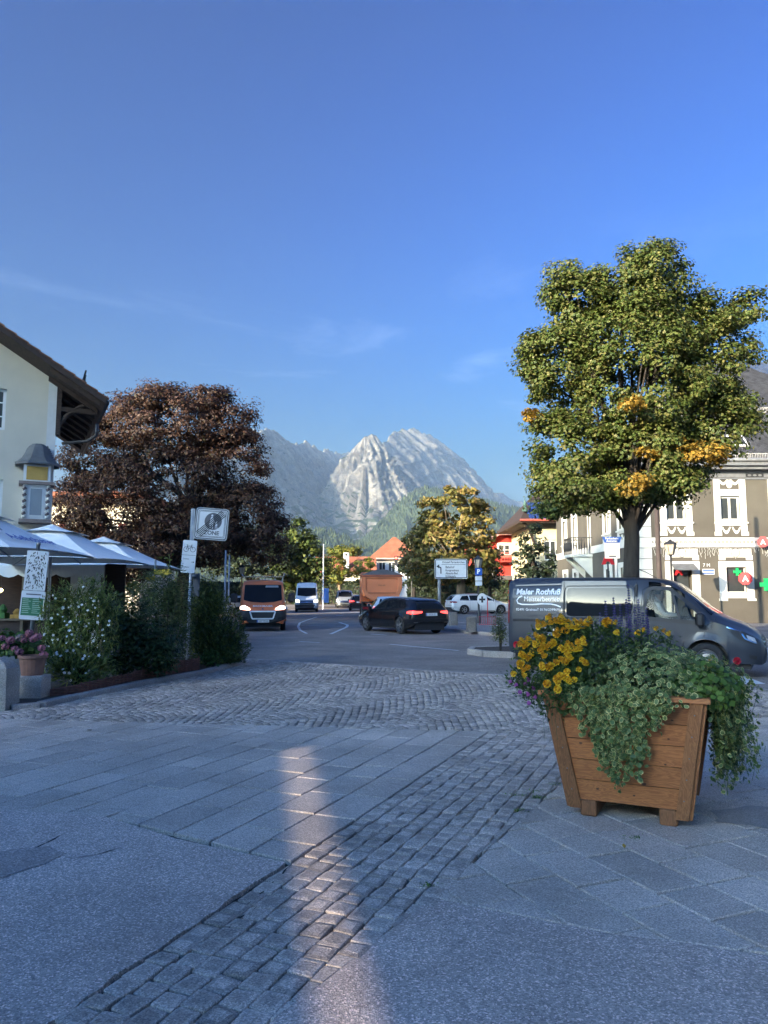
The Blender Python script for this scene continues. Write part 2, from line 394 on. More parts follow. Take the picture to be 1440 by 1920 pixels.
# left flags: left of the strip, beyond the asphalt, in front of the sett field
slab_field(SL, (A0[0], A0[1]), (-21, 0), 0.335, (2.0, 16.5), [(lambda cx: (P1[3], P1[0]) if cx > P1[3][0] else (P1[6], P1[3]), 0), (A0, A1), FARL, ((-6.2, 12), (-6.2, 0))], (0.42, 0.5, 0.55, 0.6))
SR = Vector((-0.42, 1)).normalized()
slab_field(SR, (0.9, 2.9), (-8, 22), 0.34, (-1.6, 12.5), [(B2, B1), (P2[2], P2[0]) if False else (P2[0], P2[2]), (P2[2], P2[5]), ((9, 9.84), (B2[0], 9.84)), ((9.4, 0), (9.4, 12))], (0.36, 0.46, 0.52, 0.6))

# broken edging along the right asphalt
# setts of the strip: each a stone of its own, from a dozen shared shapes
def sett_mesh(w, l, i):
    rr = random.Random(i); h = 0.034
    c = [(-w/2, -l/2), (w/2, -l/2), (w/2, l/2), (-w/2, l/2)]
    c = [(x + rr.uniform(-.008, .008), y + rr.uniform(-.011, .011)) for x, y in c]
    out = []
    for k in range(4):                       # knock the corners off
        p, q, s_ = c[k], c[k-1], c[(k+1) % 4]
        out += [(p[0]+(q[0]-p[0])*.06, p[1]+(q[1]-p[1])*.06), (p[0]+(s_[0]-p[0])*.06, p[1]+(s_[1]-p[1])*.06)]
    mb = MB(); rs = [[(x, y, 0) for x, y in out], [(x, y, h - .006) for x, y in out], [(x*.93, y*.94, h - .002) for x, y in out], [(x*.6, y*.6, h + rr.uniform(0, .003)) for x, y in out]]
    mb.rings(rs); mb.add(rs[3], [(0, 1, 2, 3), (0, 3, 4, 7), (4, 5, 6, 7)]); return mb
SPW, SPL = 0.124, 0.138
protos = [sett_mesh(SPW - .007, SPL * k - .008, i) for i, k in enumerate((0.86, 0.92, 0.95, 1.0, 1.0, 1.05, 1.08, 1.12, 1.2, 0.8, 1.0, 1.03))]
plens = [SPL * k for k in (0.86, 0.92, 0.95, 1.0, 1.0, 1.05, 1.08, 1.12, 1.2, 0.8, 1.0, 1.03)]
E2 = Vector((SL[1], -SL[0])); cand = []; cuts_ = []
for r in range(15):
    s = 2.2 + random.uniform(0, .15)
    while s < 11.2:
        i = random.randrange(12); p = Vector(A0) + E2 * (0.012 + SPW * (r + .5)) + SL * (s + plens[i] / 2)
        s += plens[i]
        right = [B0, B1, B2]
        inside = p.y < 8.86
        def lft(a, b): return (b[0]-a[0])*(p.y-a[1]) - (b[1]-a[1])*(p.x-a[0]) > 0.045
        inside = inside and (lft(B1, B2) if p.y > B1[1] else lft((-2.0, -0.2) if p.y < B0[1] else B0, B0 if p.y < B0[1] else B1))
        edge = [(B1, B2)] if p.y > B1[1] else [((-2.0, -0.2) if p.y < B0[1] else B0, B0 if p.y < B0[1] else B1)]
        if inside and p.y > 2.55: cand.append((p.y, p.x, i))
        elif 2.55 < p.y < 8.86:          # stones cut to fit along the edge
            u_, v_ = E2 * (SPW / 2 - .004), SL * (plens[i] / 2 - .004); poly = [tuple(p - u_ - v_), tuple(p + u_ - v_), tuple(p + u_ + v_), tuple(p - u_ + v_)]
            for a_, b_ in edge: poly = clip(poly, a_, b_)
            if len(poly) > 2 and area(poly) > .0015: cuts_.append(poly)
for poly in cuts_: piece('sett', poly, 0.033, M_SETT, .002, .005)
cand.sort(); ang = math.atan2(SL[1], SL[0]) - math.pi / 2
first = {}
rest = MB()
for k, (y, x, i) in enumerate(cand):
    rz = ang + random.gauss(0, .025); dz = random.gauss(0, .0016)
    if k < 300:
        if i not in first: first[i] = protos[i].build('sett', M_SETT, pav); o = first[i]; o.location = (x, y, dz); o.rotation_euler = (random.gauss(0, .007), random.gauss(0, .007), rz)
        else: o = share(first[i], 'sett', pav, (x, y, dz), rz); o.rotation_euler[0] = random.gauss(0, .007); o.rotation_euler[1] = random.gauss(0, .007)
    else: rest.add(protos[i].v, protos[i].f, 0, Matrix.Translation((x, y, dz)) @ Matrix.Rotation(rz, 4, 'Z'))

# the sett field, laid in segmental arcs: too many and too small to pick apart, one mesh
field = [(1.15, 8.9), (2.75, 8.9), B2, (14, 9.84), (14, 8.9)] + ROAD_E[::-1][1:] + [(-3.4, 18.3)] + [(p[0] + .02, p[1] - .05) for p in KERB_L[::-1]] + [(-6.2, 11.1), (-6.2, 10.02)]
pm = MB(); pm.add(*(lambda h: ([(-.045, -.045, 0), (.045, -.045, 0), (.045, .045, 0), (-.045, .045, 0), (-.045, -.045, h-.008), (.045, -.045, h-.008), (.045, .045, h-.008), (-.045, .045, h-.008),
        (-.036, -.036, h), (.036, -.036, h), (.036, .036, h), (-.036, .036, h)], [(0,1,5,4),(1,2,6,5),(2,3,7,6),(3,0,4,7),(4,5,9,8),(5,6,10,9),(6,7,11,10),(7,4,8,11),(8,9,10,11)]))(.034))
base_v = np.array(pm.v); base_f = np.array(pm.f)
pts = []
ax, ay = Vector((0.855, -0.52)), Vector((0.52, 0.855))
Wd, Rr, pit = 1.5, 1.05, 0.102
for a in range(-12, 14):
    for b in range(-10, 240):
        half = math.asin(Wd / 2 / Rr); n = int(2 * half * Rr / pit)
        for k in range(n):
            th = -half + (k + .5 + .5 * (b % 2)) / n * 2 * half
            if th > half: continue
            q = Vector((-3, 8)) + ax * (a * Wd + Rr * math.sin(th)) + ay * (b * pit + Rr * math.cos(th) - 6)
            if -6.3 < q.x < 13 and 8 < q.y < 19 and in_poly(q.x, q.y, field): pts.append((q.x, q.y, math.atan2(ax.y, ax.x) - th))
pts = np.array(pts); n = len(pts)
sc = rng.uniform(.86, 1.06, (n, 1, 2)); c, s_ = np.cos(pts[:, 2] + rng.normal(0, .08, n)), np.sin(pts[:, 2] + rng.normal(0, .08, n))
bx = base_v[None, :, 0] * sc[:, :, 0] + rng.normal(0, .003, (n, len(base_v))); by = base_v[None, :, 1] * sc[:, :, 1] + rng.normal(0, .003, (n, len(base_v)))
vx = bx * c[:, None] - by * s_[:, None] + pts[:, 0:1]; vy = bx * s_[:, None] + by * c[:, None] + pts[:, 1:2]
vz = np.broadcast_to(base_v[None, :, 2], vx.shape) + rng.normal(0, .0035, (n, 1)) * (base_v[None, :, 2] > 0)
fv = np.stack([vx, vy, vz], -1).reshape(-1, 3); ff = (base_f[None] + (np.arange(n) * len(base_v))[:, None, None]).reshape(-1, 4)
if rest.v:
    rf = [f for f in rest.f if len(f) == 4]
    ff = np.vstack([ff, np.array(rf) + len(fv)]); fv = np.vstack([fv, np.array(rest.v)])
o = np_mesh('sett_field', fv, ff, M_SETT, pav); tag(o, kind='stuff')

# granite edging along the road, kerb of the bed: stones end to end
def kerb_run(name, pts, wid, z, seg, m, parent=None, dz=0.0):
    for a, b in zip(pts[:-1], pts[1:]):
        ln = math.dist(a, b); n = max(1, round(ln / seg)); ang = math.atan2(b[1]-a[1], b[0]-a[0])
        for k in range(n):
            t = (k + .5) / n; mb = MB(); mb.cbox((0, 0, (z + dz) / 2 - .02), (ln / n - .012, wid, z - dz + .04), bev=.012)
            o = mb.build(name, m, parent); o.location = (a[0]+(b[0]-a[0])*t, a[1]+(b[1]-a[1])*t, random.gauss(0, .003)); o.rotation_euler = (0, 0, ang + random.gauss(0, .006))
kerb_run('edge_stone', ROAD_E[:5], 0.14, 0.036, 0.9, M_KERB, pav)
kerb_run('kerb_stone', KERB_L, 0.16, 0.10, 0.8, M_KERB, pav)

# far pavement on the right of the road, and the traffic island with the bush
far_pav = [tuple(G(*p, z=.12)[:2]) for p in ((938, 1188), (900, 1184), (832, 1177), (795, 1166), (778, 1158))]
fp = far_pav[::-1] + [(7.2, 28.0), (12, 25.5), (26, 19.5), (40, 60), (3.5, 66), (1.6, 56)]
M_FPAV = stone_mat('far_paving', (0.20, 0.195, 0.19), (0.27, 0.26, 0.25), (1.3, 1.3, 1.3), 0.6, 0)
fpo = flat('far_pavement', fp, 0.115, M_FPAV, thick=0.115)
kerb_run('kerb_stone', far_pav + [(7.2, 28.0), (12, 25.5), (19, 22.5)], 0.18, 0.13, 1.0, M_KERB, fpo)
isl = [tuple(G(*p, z=.1)[:2]) for p in ((895, 1215), (920, 1222), (990, 1226), (1060, 1222))]
isl_poly = [(2.3, 20.3), (2.6, 19.6), (3.3, 19.1), (4.3, 18.6), (5.5, 18.0), (6.3, 18.3), (6.4, 19.6), (5.2, 21.0), (3.6, 21.6), (2.5, 21.2)]
M_SOIL = mat('soil', (0.05, 0.036, 0.026), 0.95, 0.35, 14, 0.6, 50)
island = flat('traffic_island', isl_poly, 0.13, M_SOIL, thick=0.13)
kerb_run('kerb_stone', isl_poly + [isl_poly[0]], 0.16, 0.15, 0.6, M_KERB, island)
# plot of pavement in front of the villa, where the big tree and lamp stand
flat('villa_pavement', [(5.2, 23.5), (9.0, 20.6), (16, 17.5), (30, 13.5), (34, 37.9), (13.0, 37.9), (9.5, 30)], 0.122, M_FPAV, thick=0.12)

# painted lines
def stroke(name, pts, w, z=0.006):
    mb = MB(); l_, r_ = [], []
    for i, p in enumerate(pts):
        a, b = Vector(pts[max(i-1, 0)]), Vector(pts[min(i+1, len(pts)-1)]); d = (b - a).normalized(); n_ = Vector((-d.y, d.x)) * w / 2
        l_.append((p[0]+n_.x, p[1]+n_.y, z)); r_.append((p[0]-n_.x, p[1]-n_.y, z))
    mb.rings([l_, r_], False); o = mb.build(name, M_PAINT); return tag(o, kind='structure')
def gp(*ps): return [tuple(G(x, y, 0)[:2]) for x, y in ps]
stroke('lane_marking', gp((562, 1168), (559, 1175), (563, 1182), (575, 1188)), 0.12)
stroke('lane_marking', gp((594, 1157), (575, 1163), (562, 1168)), 0.12)
stroke('lane_marking', gp((636, 1167), (652, 1172), (650, 1176), (620, 1189)), 0.14)
stroke('lane_marking', gp((731, 1208), (770, 1212), (860, 1220)), 0.10)
stroke('lane_marking', gp((560, 1203), (600, 1205)), 0.10)
stroke('lane_marking', gp((695, 1189), (725, 1191)), 0.12)
stroke('sunlit_crossing_band', gp((530, 1148.5), (700, 1148.5)), 0.7)  # sunlit strip of road and crossing drawn together as white paint
stroke('sunlit_crossing_band', gp((545, 1143.6), (700, 1143.6)), 0.8)
stroke('lane_marking', gp((630, 1154), (644, 1154)), 0.45)
mb = MB(); q = [G(1352, 1283, .0), G(1436, 1283, 0), G(1395, 1268, 0), G(1365, 1268, 0)]
mb.add([(p.x, p.y, .006) for p in q] , [(0, 1, 2, 3)]); tag(mb.build('crossing_marking', M_PAINT), kind='structure')

# cracks and old repairs in the asphalt patches
M_CRACK = mat('crack', (0.02, 0.018, 0.016), 0.95, 0.3, 30); M_TAR = stone_mat('tar_repair', (0.29, 0.23, 0.19), (0.42, 0.335, 0.275), (1.6, 1.6, 1.6), 1.0, 0)
def crack(pxs, w=.010):
    P = ragged([tuple(G(*p)[:2]) for p in pxs], .02, .03); mb = MB(); a, b = [], []
    for i, p in enumerate(P):
        q0, q1 = Vector(P[max(0, i-1)]), Vector(P[min(len(P)-1, i+1)]); d = (q1-q0).normalized(); ww = w * (.25 + .75 * abs(noise.noise(Vector((p[0]*9, p[1]*9, 0)))) * 1.6) * min(1, i / 3 + .1, (len(P)-1-i) / 3 + .1)
        a.append((p[0]-d.y*ww, p[1]+d.x*ww, .0335)); b.append((p[0]+d.y*ww, p[1]-d.x*ww, .0335))
    mb.rings([a, b], False).build('crack', M_CRACK, pav)
for q in (((0, 1616), (50, 1598), (90, 1580), (122, 1562)), ((130, 1612), (168, 1606), (200, 1598), (230, 1590)), ((545, 1622), (520, 1650), (470, 1690), (455, 1700)), ((480, 1700), (430, 1740), (380, 1780))): crack(q)
for q in (((-10, 1600), (40, 1592), (95, 1588), (125, 1600), (90, 1618), (30, 1640), (-10, 1650)),):
    P = ragged([tuple(G(*p)[:2]) for p in q] + [tuple(G(*q[0])[:2])], .03, .05)[:-1]; tri = tessellate_polygon([[Vector((p[0], p[1], 0)) for p in P]])
    MB().add([(p[0], p[1], .0345) for p in P], [tuple(t) for t in tri]).build('tar_repair', M_TAR, pav)
# ================================================================== mountains
def rock_mat():
    m = bpy.data.materials.new('limestone'); m.use_nodes = True; n, l = m.node_tree.nodes, m.node_tree.links
    b = n['Principled BSDF']; b.inputs['Roughness'].default_value = 0.9; b.inputs['Specular IOR Level'].default_value = 0.2
    g = n.new('ShaderNodeNewGeometry')
    a = n.new('ShaderNodeTexNoise'); a.inputs['Scale'].default_value = 0.012; a.inputs['Detail'].default_value = 13; a.inputs['Roughness'].default_value = 0.78
    mp_ = n.new('ShaderNodeMapping'); mp_.inputs['Scale'].default_value = (1.0, 1.0, 0.45); l.new(g.outputs['Position'], mp_.inputs[0]); l.new(mp_.outputs[0], a.inputs['Vector'])
    r = n.new('ShaderNodeValToRGB'); r.color_ramp.elements[0].position = 0.35; r.color_ramp.elements[1].position = 0.68
    r.color_ramp.elements[0].color = (0.085, 0.082, 0.075, 1); r.color_ramp.elements[1].color = (0.35, 0.325, 0.285, 1); l.new(a.outputs[0], r.inputs[0])
    # scrub and grass on the ledges and gentle ground, thinning out with height
    sn = n.new('ShaderNodeSeparateXYZ'); l.new(g.outputs['Normal'], sn.inputs[0])
    spz = n.new('ShaderNodeSeparateXYZ'); l.new(g.outputs['Position'], spz.inputs[0])
    hz = n.new('ShaderNodeMapRange'); hz.inputs['From Min'].default_value = 250; hz.inputs['From Max'].default_value = 900; hz.inputs['To Min'].default_value = 0.45; hz.inputs['To Max'].default_value = -0.2
    l.new(spz.outputs[2], hz.inputs['Value'])
    s2 = n.new('ShaderNodeTexNoise'); s2.inputs['Scale'].default_value = 0.02; s2.inputs['Detail'].default_value = 7; s2.inputs['Roughness'].default_value = 0.75
    l.new(g.outputs['Position'], s2.inputs['Vector'])
    ad = n.new('ShaderNodeMath'); l.new(sn.outputs[2], ad.inputs[0]); l.new(hz.outputs[0], ad.inputs[1])
    ad2 = n.new('ShaderNodeMath'); l.new(ad.outputs[0], ad2.inputs[0]); l.new(s2.outputs[0], ad2.inputs[1])
    r2 = n.new('ShaderNodeValToRGB'); r2.color_ramp.elements[0].position = 0.98; r2.color_ramp.elements[1].position = 1.0
    dv = n.new('ShaderNodeMath'); dv.operation = 'MULTIPLY'; dv.inputs[1].default_value = 0.86; l.new(ad2.outputs[0], dv.inputs[0]); l.new(dv.outputs[0], r2.inputs[0])
    mm = n.new('ShaderNodeMixRGB'); mm.inputs[2].default_value = (0.05, 0.066, 0.03, 1); l.new(r2.outputs[0], mm.inputs[0]); l.new(r.outputs[0], mm.inputs[1]); l.new(mm.outputs[0], b.inputs['Base Color'])
    bp = n.new('ShaderNodeBump'); bp.inputs['Strength'].default_value = 1.0; bp.inputs['Distance'].default_value = 38
    l.new(a.outputs[0], bp.inputs['Height']); l.new(bp.outputs[0], b.inputs['Normal'])
    return m
M_ROCK = rock_mat()
M_WOODS = mat('wooded_slope', (0.035, 0.05, 0.022), 0.95, 0.5, 0.02, 0.9, 0.05)

def fbm(x, y, z, oc=5): return noise.fractal(Vector((x, y, z)), 0.9, 2.1, oc)
def ridged(x, y, z, oc=5): return noise.ridged_multi_fractal(Vector((x, y, z)), 0.9, 2.1, oc, 1.0, 2.0)
def ridge_layer(name, pts, slope, m, nu, nv, rib, amp, seed, rough=1.0, p=1.0):
    """a mountain from its crest (px, py, distance): flanks run down towards the viewer, cut by ribs and gullies"""
    px = [q[0] for q in pts]
    fx = pchip(px, [W(*q).x for q in pts]); fy = pchip(px, [W(*q).y for q in pts]); fz = pchip(px, [W(*q).z for q in pts])
    us = np.linspace(px[0], px[-1], nu); V = []
    for i, u in enumerate(us):
        P = Vector((fx(u), fy(u), 0)); Z = max(fz(u), 5.0)
        k = 40
        T = Vector((fx(min(u + k, px[-1])) - fx(max(u - k, px[0])), fy(min(u + k, px[-1])) - fy(max(u - k, px[0])), 0)).normalized()
        Dn = Vector((T.y, -T.x, 0))
        Z += rough * (fbm(P.x / 70, P.y / 70, seed, 5) * 22 + ridged(P.x / 260, P.y / 260, seed + 3, 4) * 26 - 30) * min(1, Z / 600)
        run = max(Z, 60) / math.tan(slope)
        for j in range(nv):
            t = -0.12 + 1.14 * j / (nv - 1)
            if t < 0: pos = P + Dn * (t * run); z = Z * (1 + t * 2.2)
            else: pos = P + Dn * (t * run); z = Z * (1 - t) ** p
            e = min(1, abs(t) * 7) * min(1, max(0.0, (1 - t)) * 5 + 0.1)
            along = P.x * T.x + P.y * T.y
            wob = fbm(pos.x / 500, pos.y / 500, z / 500 + seed, 3) * 160
            g_ = ridged((along + wob) / rib, t * 1.1 + seed, seed * 1.7, 5) - 1.1
            f_ = fbm(along / 48, pos.y / 150, z / 130 + seed, 7) + .6 * (ridged(along / 90, z / 240, seed + 5, 4) - 1)
            k_ = noise.turbulence(Vector((along / 62, z / 46, seed)), 5, True) - .9 + .5 * (((z + along * .45) / 85 + .35 * f_) % 1.0)
            q = pos + Dn * ((g_ * amp * .85 + f_ * amp * 0.42 - k_ * amp * .34) * e)
            V.append((q.x, q.y, z + (g_ * amp * 0.25 + f_ * 10) * e * (0.4 if t < 0 else 1)))
    idx = np.arange(nu * nv).reshape(nu, nv)
    F = np.stack([idx[:-1, :-1], idx[:-1, 1:], idx[1:, 1:], idx[1:, :-1]], -1).reshape(-1, 4)
    o = np_mesh(name, np.array(V), F, m); tag(o, kind='structure'); return o, np.array(V).reshape(nu, nv, 3)
ridge_layer('mountain_massif', [(300, 900, 4300), (380, 842, 5000), (440, 806, 5600), (480, 809, 6200), (508, 806, 6700), (530, 822, 7100), (552, 829, 7600), (578, 829, 8200),
    (596, 844, 8700), (612, 842, 9200), (626, 848, 9700), (650, 850, 10500), (690, 850, 11600), (760, 870, 12800)], R(52), M_ROCK, 380, 110, 420, 70, 2.0, 1.5)
ridge_layer('mountain_peak', [(640, 905, 6900), (690, 850, 7500), (718, 832, 8000), (736, 811, 8500), (757, 803, 8900), (771, 801, 9100), (786, 809, 9300), (802, 814, 9500), (832, 834, 9900), (862, 866, 10300),
    (882, 890, 10500), (906, 913, 10900), (942, 925, 11400), (962, 936, 11800), (1010, 950, 12200), (1100, 985, 12600), (1300, 1030, 12900), (1480, 1055, 13000)], R(49), M_ROCK, 420, 120, 420, 95, 5.0, 1.4)
_, V2 = ridge_layer('mountain_pyramid', [(540, 1040, 7700), (575, 995, 7300), (600, 952, 7050), (625, 915, 6850), (645, 880, 6700), (660, 850, 6600), (673, 832, 6550), (689, 815, 6500), (703, 814, 6500), (713, 829, 6560), (723, 848, 6660),
    (741, 870, 6800), (763, 898, 6950), (792, 925, 7100), (832, 952, 7200), (900, 985, 7300), (1000, 1025, 7400)], R(54), M_ROCK, 380, 170, 300, 100, 9.0, 1.0)
_, V4 = ridge_layer('wooded_slope', [(610, 1052, 4700), (660, 1028, 4650), (690, 1003, 4600), (720, 975, 4550), (750, 945, 4500), (776, 921, 4480), (800, 914, 4500), (850, 926, 4600), (900, 938, 4700), (950, 948, 4800), (1000, 966, 4900),
    (1100, 1000, 5000), (1440, 1062, 5200)], R(30), M_WOODS, 200, 60, 500, 60, 13.0, 0.5)
_, V5 = ridge_layer('low_hill', [(60, 960, 3600), (300, 978, 3500), (420, 985, 3450), (480, 990, 3400), (560, 994, 3350), (600, 992, 3300), (630, 998, 3280), (660, 1012, 3250), (700, 1026, 3200), (760, 1040, 3200), (900, 1050, 3200), (1440, 1064, 3200)], R(26), M_WOODS, 160, 40, 500, 40, 17.0, 0.5)
# the conifer woods on those slopes: one mass
M_FIR = leaf_mat('conifer', [(0.0, (0.02, 0.032, 0.016)), (0.5, (0.035, 0.055, 0.022)), (1.0, (0.075, 0.095, 0.035))], 0.0, 0.9)
def woods(name, V, count, lo, hi, hmin=14, hmax=30, jr=(0.08, 0.95)):
    nu, nv, _ = V.shape
    u = rng.uniform(lo, hi, count) * (nu - 2); v = rng.uniform(jr[0], jr[1], count) * (nv - 2); i = u.astype(int); j = v.astype(int); fu = (u - i)[:, None]; fv_ = (v - j)[:, None]
    P = (V[i, j] * (1-fu) * (1-fv_) + V[i+1, j] * fu * (1-fv_) + V[i, j+1] * (1-fu) * fv_ + V[i+1, j+1] * fu * fv_)
    h = rng.uniform(hmin, hmax, count); r = h * rng.uniform(.16, .3, count); a0 = rng.uniform(0, 6.28, count)
    k = 5; ang = a0[:, None] + np.arange(k) * 2 * np.pi / k
    ring = np.stack([P[:, None, 0] + np.cos(ang) * r[:, None], P[:, None, 1] + np.sin(ang) * r[:, None], np.repeat(P[:, None, 2] - 2, k, 1)], -1)
    apex = (P + np.stack([np.zeros(count), np.zeros(count), h], -1))[:, None]
    VV = np.concatenate([ring, apex], 1).reshape(-1, 3); b = (np.arange(count) * (k + 1))[:, None]
    F = np.concatenate([np.stack([b + q, b + (q + 1) % k, b + k], -1).reshape(-1, 3) for q in range(k)], 0)
    o = np_mesh(name, VV, F, M_FIR); return o
tag(woods('conifer_forest', V4, 16000, 0.02, 0.9), 'dark conifer forest covering the slopes below the rock pyramid', 'forest', kind='stuff')
tag(woods('hill_forest', V5, 7000, 0.1, 0.9), 'shaded conifer woods on the low hills behind the red roofs', 'forest', kind='stuff')

# ------------------------------------------------------------------ the air between
hm = bpy.data.materials.new('haze_air'); hm.use_nodes = True; n = hm.node_tree.nodes; l = hm.node_tree.links
n.remove(n['Principled BSDF']); pv = n.new('ShaderNodeVolumePrincipled'); pv.inputs['Color'].default_value = (0.45, 0.66, 1.0, 1); pv.inputs['Density'].default_value = 3.8e-5; pv.inputs['Anisotropy'].default_value = 0.0
l.new(pv.outputs[0], n['Material Output'].inputs['Volume'])
tag(MB().box(-16100, 16100, -3100, 16100, -1.2, 2180).build('haze', hm), kind='stuff')

# ------------------------------------------------------------------ houses behind the photographer: their shade lies over the square
M_PLAS2 = mat('pale_plaster', (0.62, 0.58, 0.50), 0.9, 0.06, 3, 0.1)
M_TILE2 = mat('brown_roof_tiles', (0.16, 0.075, 0.05), 0.85, 0.25, 3, 0.3, 20)
M_GLASS = mat('window_glass', (0.02, 0.024, 0.028), 0.04, 0.1, 3, spec=0.8)
M_WHITE = mat('white_paint', (0.78, 0.77, 0.74), 0.6, 0.05, 4)
def back_house(label, u0, u1, s0, depth, h, rise, floors):
    ex, ey = Vector((math.cos(SUN_AZ), -math.sin(SUN_AZ))), Vector((math.sin(SUN_AZ), math.cos(SUN_AZ)))
    o = ex * (u0 + u1) / 2 + ey * s0
    t = thing('town_house', label, 'house', (o.x, o.y, 0), -SUN_AZ); w = (u1 - u0) / 2
    MB().box(-w, w, -depth, 0, 0, h).build('wall', M_PLAS2, t)
    mb = MB(); mb.prism_y([(-0.4, h + .003), (-depth/2, h + rise), (-depth + .4, h + .003)], -w - .2, w + .2, M=Matrix.Rotation(R(-90), 4, 'Z') @ Matrix.Identity(4) if False else None) if False else None
    mb.add([(-w-.2, .35, h), (w+.2, .35, h), (w+.2, -depth/2, h+rise), (-w-.2, -depth/2, h+rise), (-w-.2, -depth-.35, h), (w+.2, -depth-.35, h)], [(0,1,2,3), (3,2,5,4), (0,3,4), (1,5,2), (0,4,5,1)])
    mb.build('roof', M_TILE2, t)
    for f in range(floors):
        zc = (f + .55) * h / floors; x = -w + 1.6
        while x < w - 1.2:
            wn = MB().box(x-.62, x+.62, -.02, .06, zc-.85, zc+.85).build('window', M_WHITE, t)
            MB().box(x-.5, x+.5, .06, .075, zc-.73, zc+.73).build('pane', M_GLASS, wn); x += 2.6
    return t
TE = math.tan(SUN_EL)
back_house('tall pale house standing behind the photographer on the left', -46, -17.4, -80, 13, 16.3 + TE * 80, 0.8, 11)
# pale house wall; opening and two sheets added to shape a sunlit streak
ex_, ey_ = Vector((math.cos(SUN_AZ), -math.sin(SUN_AZ), 0)), Vector((math.sin(SUN_AZ), math.cos(SUN_AZ), 0))
lw = thing('sun_gap_house', 'pale house front behind the photographer, opening added to let sun through', 'house', ey_ * -80, -SUN_AZ)
mb = MB(); hb = 80 * TE; wall_holes(mb, -17.3, 27, 0, 9.0 + hb, [(-7.4, -1.0, 82.07 * TE - 1.1, 85.06 * TE + 1.1)], -.9, 0); mb.build('wall', M_PLAS2, lw)
MB().box(-17.6, 27.3, -1.4, .4, 9.0 + hb + .002, 9.3 + hb).build('roof_edge', M_TILE2, lw)
bn = ey_ * -8
def slit(u): return (2.07 + 8 + (u + 2.13) / (-4.1) * 2.99) * TE
bu, bl = [], []
for nm, lo_, hi_, lab in (('blocker', lambda u: 1.1, lambda u: slit(u) - .024, 'added lower grey sun banner strung up behind the photographer'), ('blocker', lambda u: slit(u) + .024, lambda u: 5.7, 'added upper grey sun banner strung up behind the photographer')):
    t = thing(nm, lab, 'blocker', bn, -SUN_AZ); us_ = [-8.2 + k * .4 for k in range(20)]
    mb = MB(); mb.rings([[(u, 0, lo_(u)) for u in us_], [(u, 0, hi_(u)) for u in us_]], False); mb.build('cloth', mat('grey_cloth', (.3, .3, .3), .9, .1), t)
    if lo_(0) > 1.2: MB().box(-8.2, -6.28, .01, .02, 1.1, 5.7).build('slit_end_panel', mat('grey_cloth', (.3, .3, .3)), t)  # added panel closing the slit, so the streak of sun ends there
# ================================================================== buildings
M_CREAM = mat('cream_plaster', (0.68, 0.62, 0.50), 0.92, 0.05, 1.2, 0.08)
M_DARKWOOD = mat('dark_stained_wood', (0.045, 0.027, 0.02), 0.75, 0.3, 4, 0.2, stretch=(1, 1, 6))
M_BARGE = mat('weathered_bargeboard', (0.045, 0.03, 0.025), 0.8, 0.3, 4, 0.2)
M_OCHRE = mat('ochre_panel', (0.52, 0.33, 0.09), 0.85, 0.08, 5)
M_LEAD = mat('lead_sheet', (0.12, 0.125, 0.13), 0.55, 0.2, 5, 0.1)
M_GREYPL = mat('grey_brown_render', (0.115, 0.10, 0.077), 0.95, 0.12, 0.9, 0.25, 30)
M_STUCCO = mat('white_stucco', (0.74, 0.71, 0.62), 0.85, 0.05, 3, 0.08, 20)
M_SLATE = mat('roof_slate', (0.075, 0.075, 0.08), 0.6, 0.2, 2.0)
M_IRON = mat('dark_iron', (0.03, 0.03, 0.032), 0.5, 0.2, 8)
M_ZINC = mat('zinc_gutter', (0.26, 0.26, 0.26), 0.5, 0.15, 5, metal=0.4)
M_COPPER = mat('painted_guard', (0.42, 0.40, 0.37), 0.6, 0.15, 6)
M_CURTAIN = mat('net_curtain', (0.55, 0.54, 0.5), 0.9, 0.1, 30)
M_PANE = mat('pane_glass', (0.05, 0.055, 0.055), 0.03, 0.15, 2, spec=0.7)
M_REDPL = mat('red_plaster', (0.50, 0.045, 0.03), 0.85, 0.1, 2)
M_REDTILE = mat('red_roof_tiles', (0.30, 0.10, 0.055), 0.85, 0.25, 1.2, 0.3, 12)
M_YELPL = mat('yellow_plaster', (0.62, 0.53, 0.32), 0.9, 0.08, 2)
M_SIGNRED = mat('sign_red', (0.62, 0.025, 0.03), 0.35, 0.05, 4)
M_SIGNGRN = mat('sign_green', (0.02, 0.40, 0.12), 0.35, 0.05, 4)
M_BLUE = mat('sign_blue', (0.02, 0.10, 0.42), 0.4, 0.05, 4)
M_WLET = mat('white_lettering', (0.75, 0.75, 0.75), 0.5, 0.03, 4)
M_BLK = mat('black_lettering', (0.015, 0.015, 0.017), 0.6, 0.1, 4)

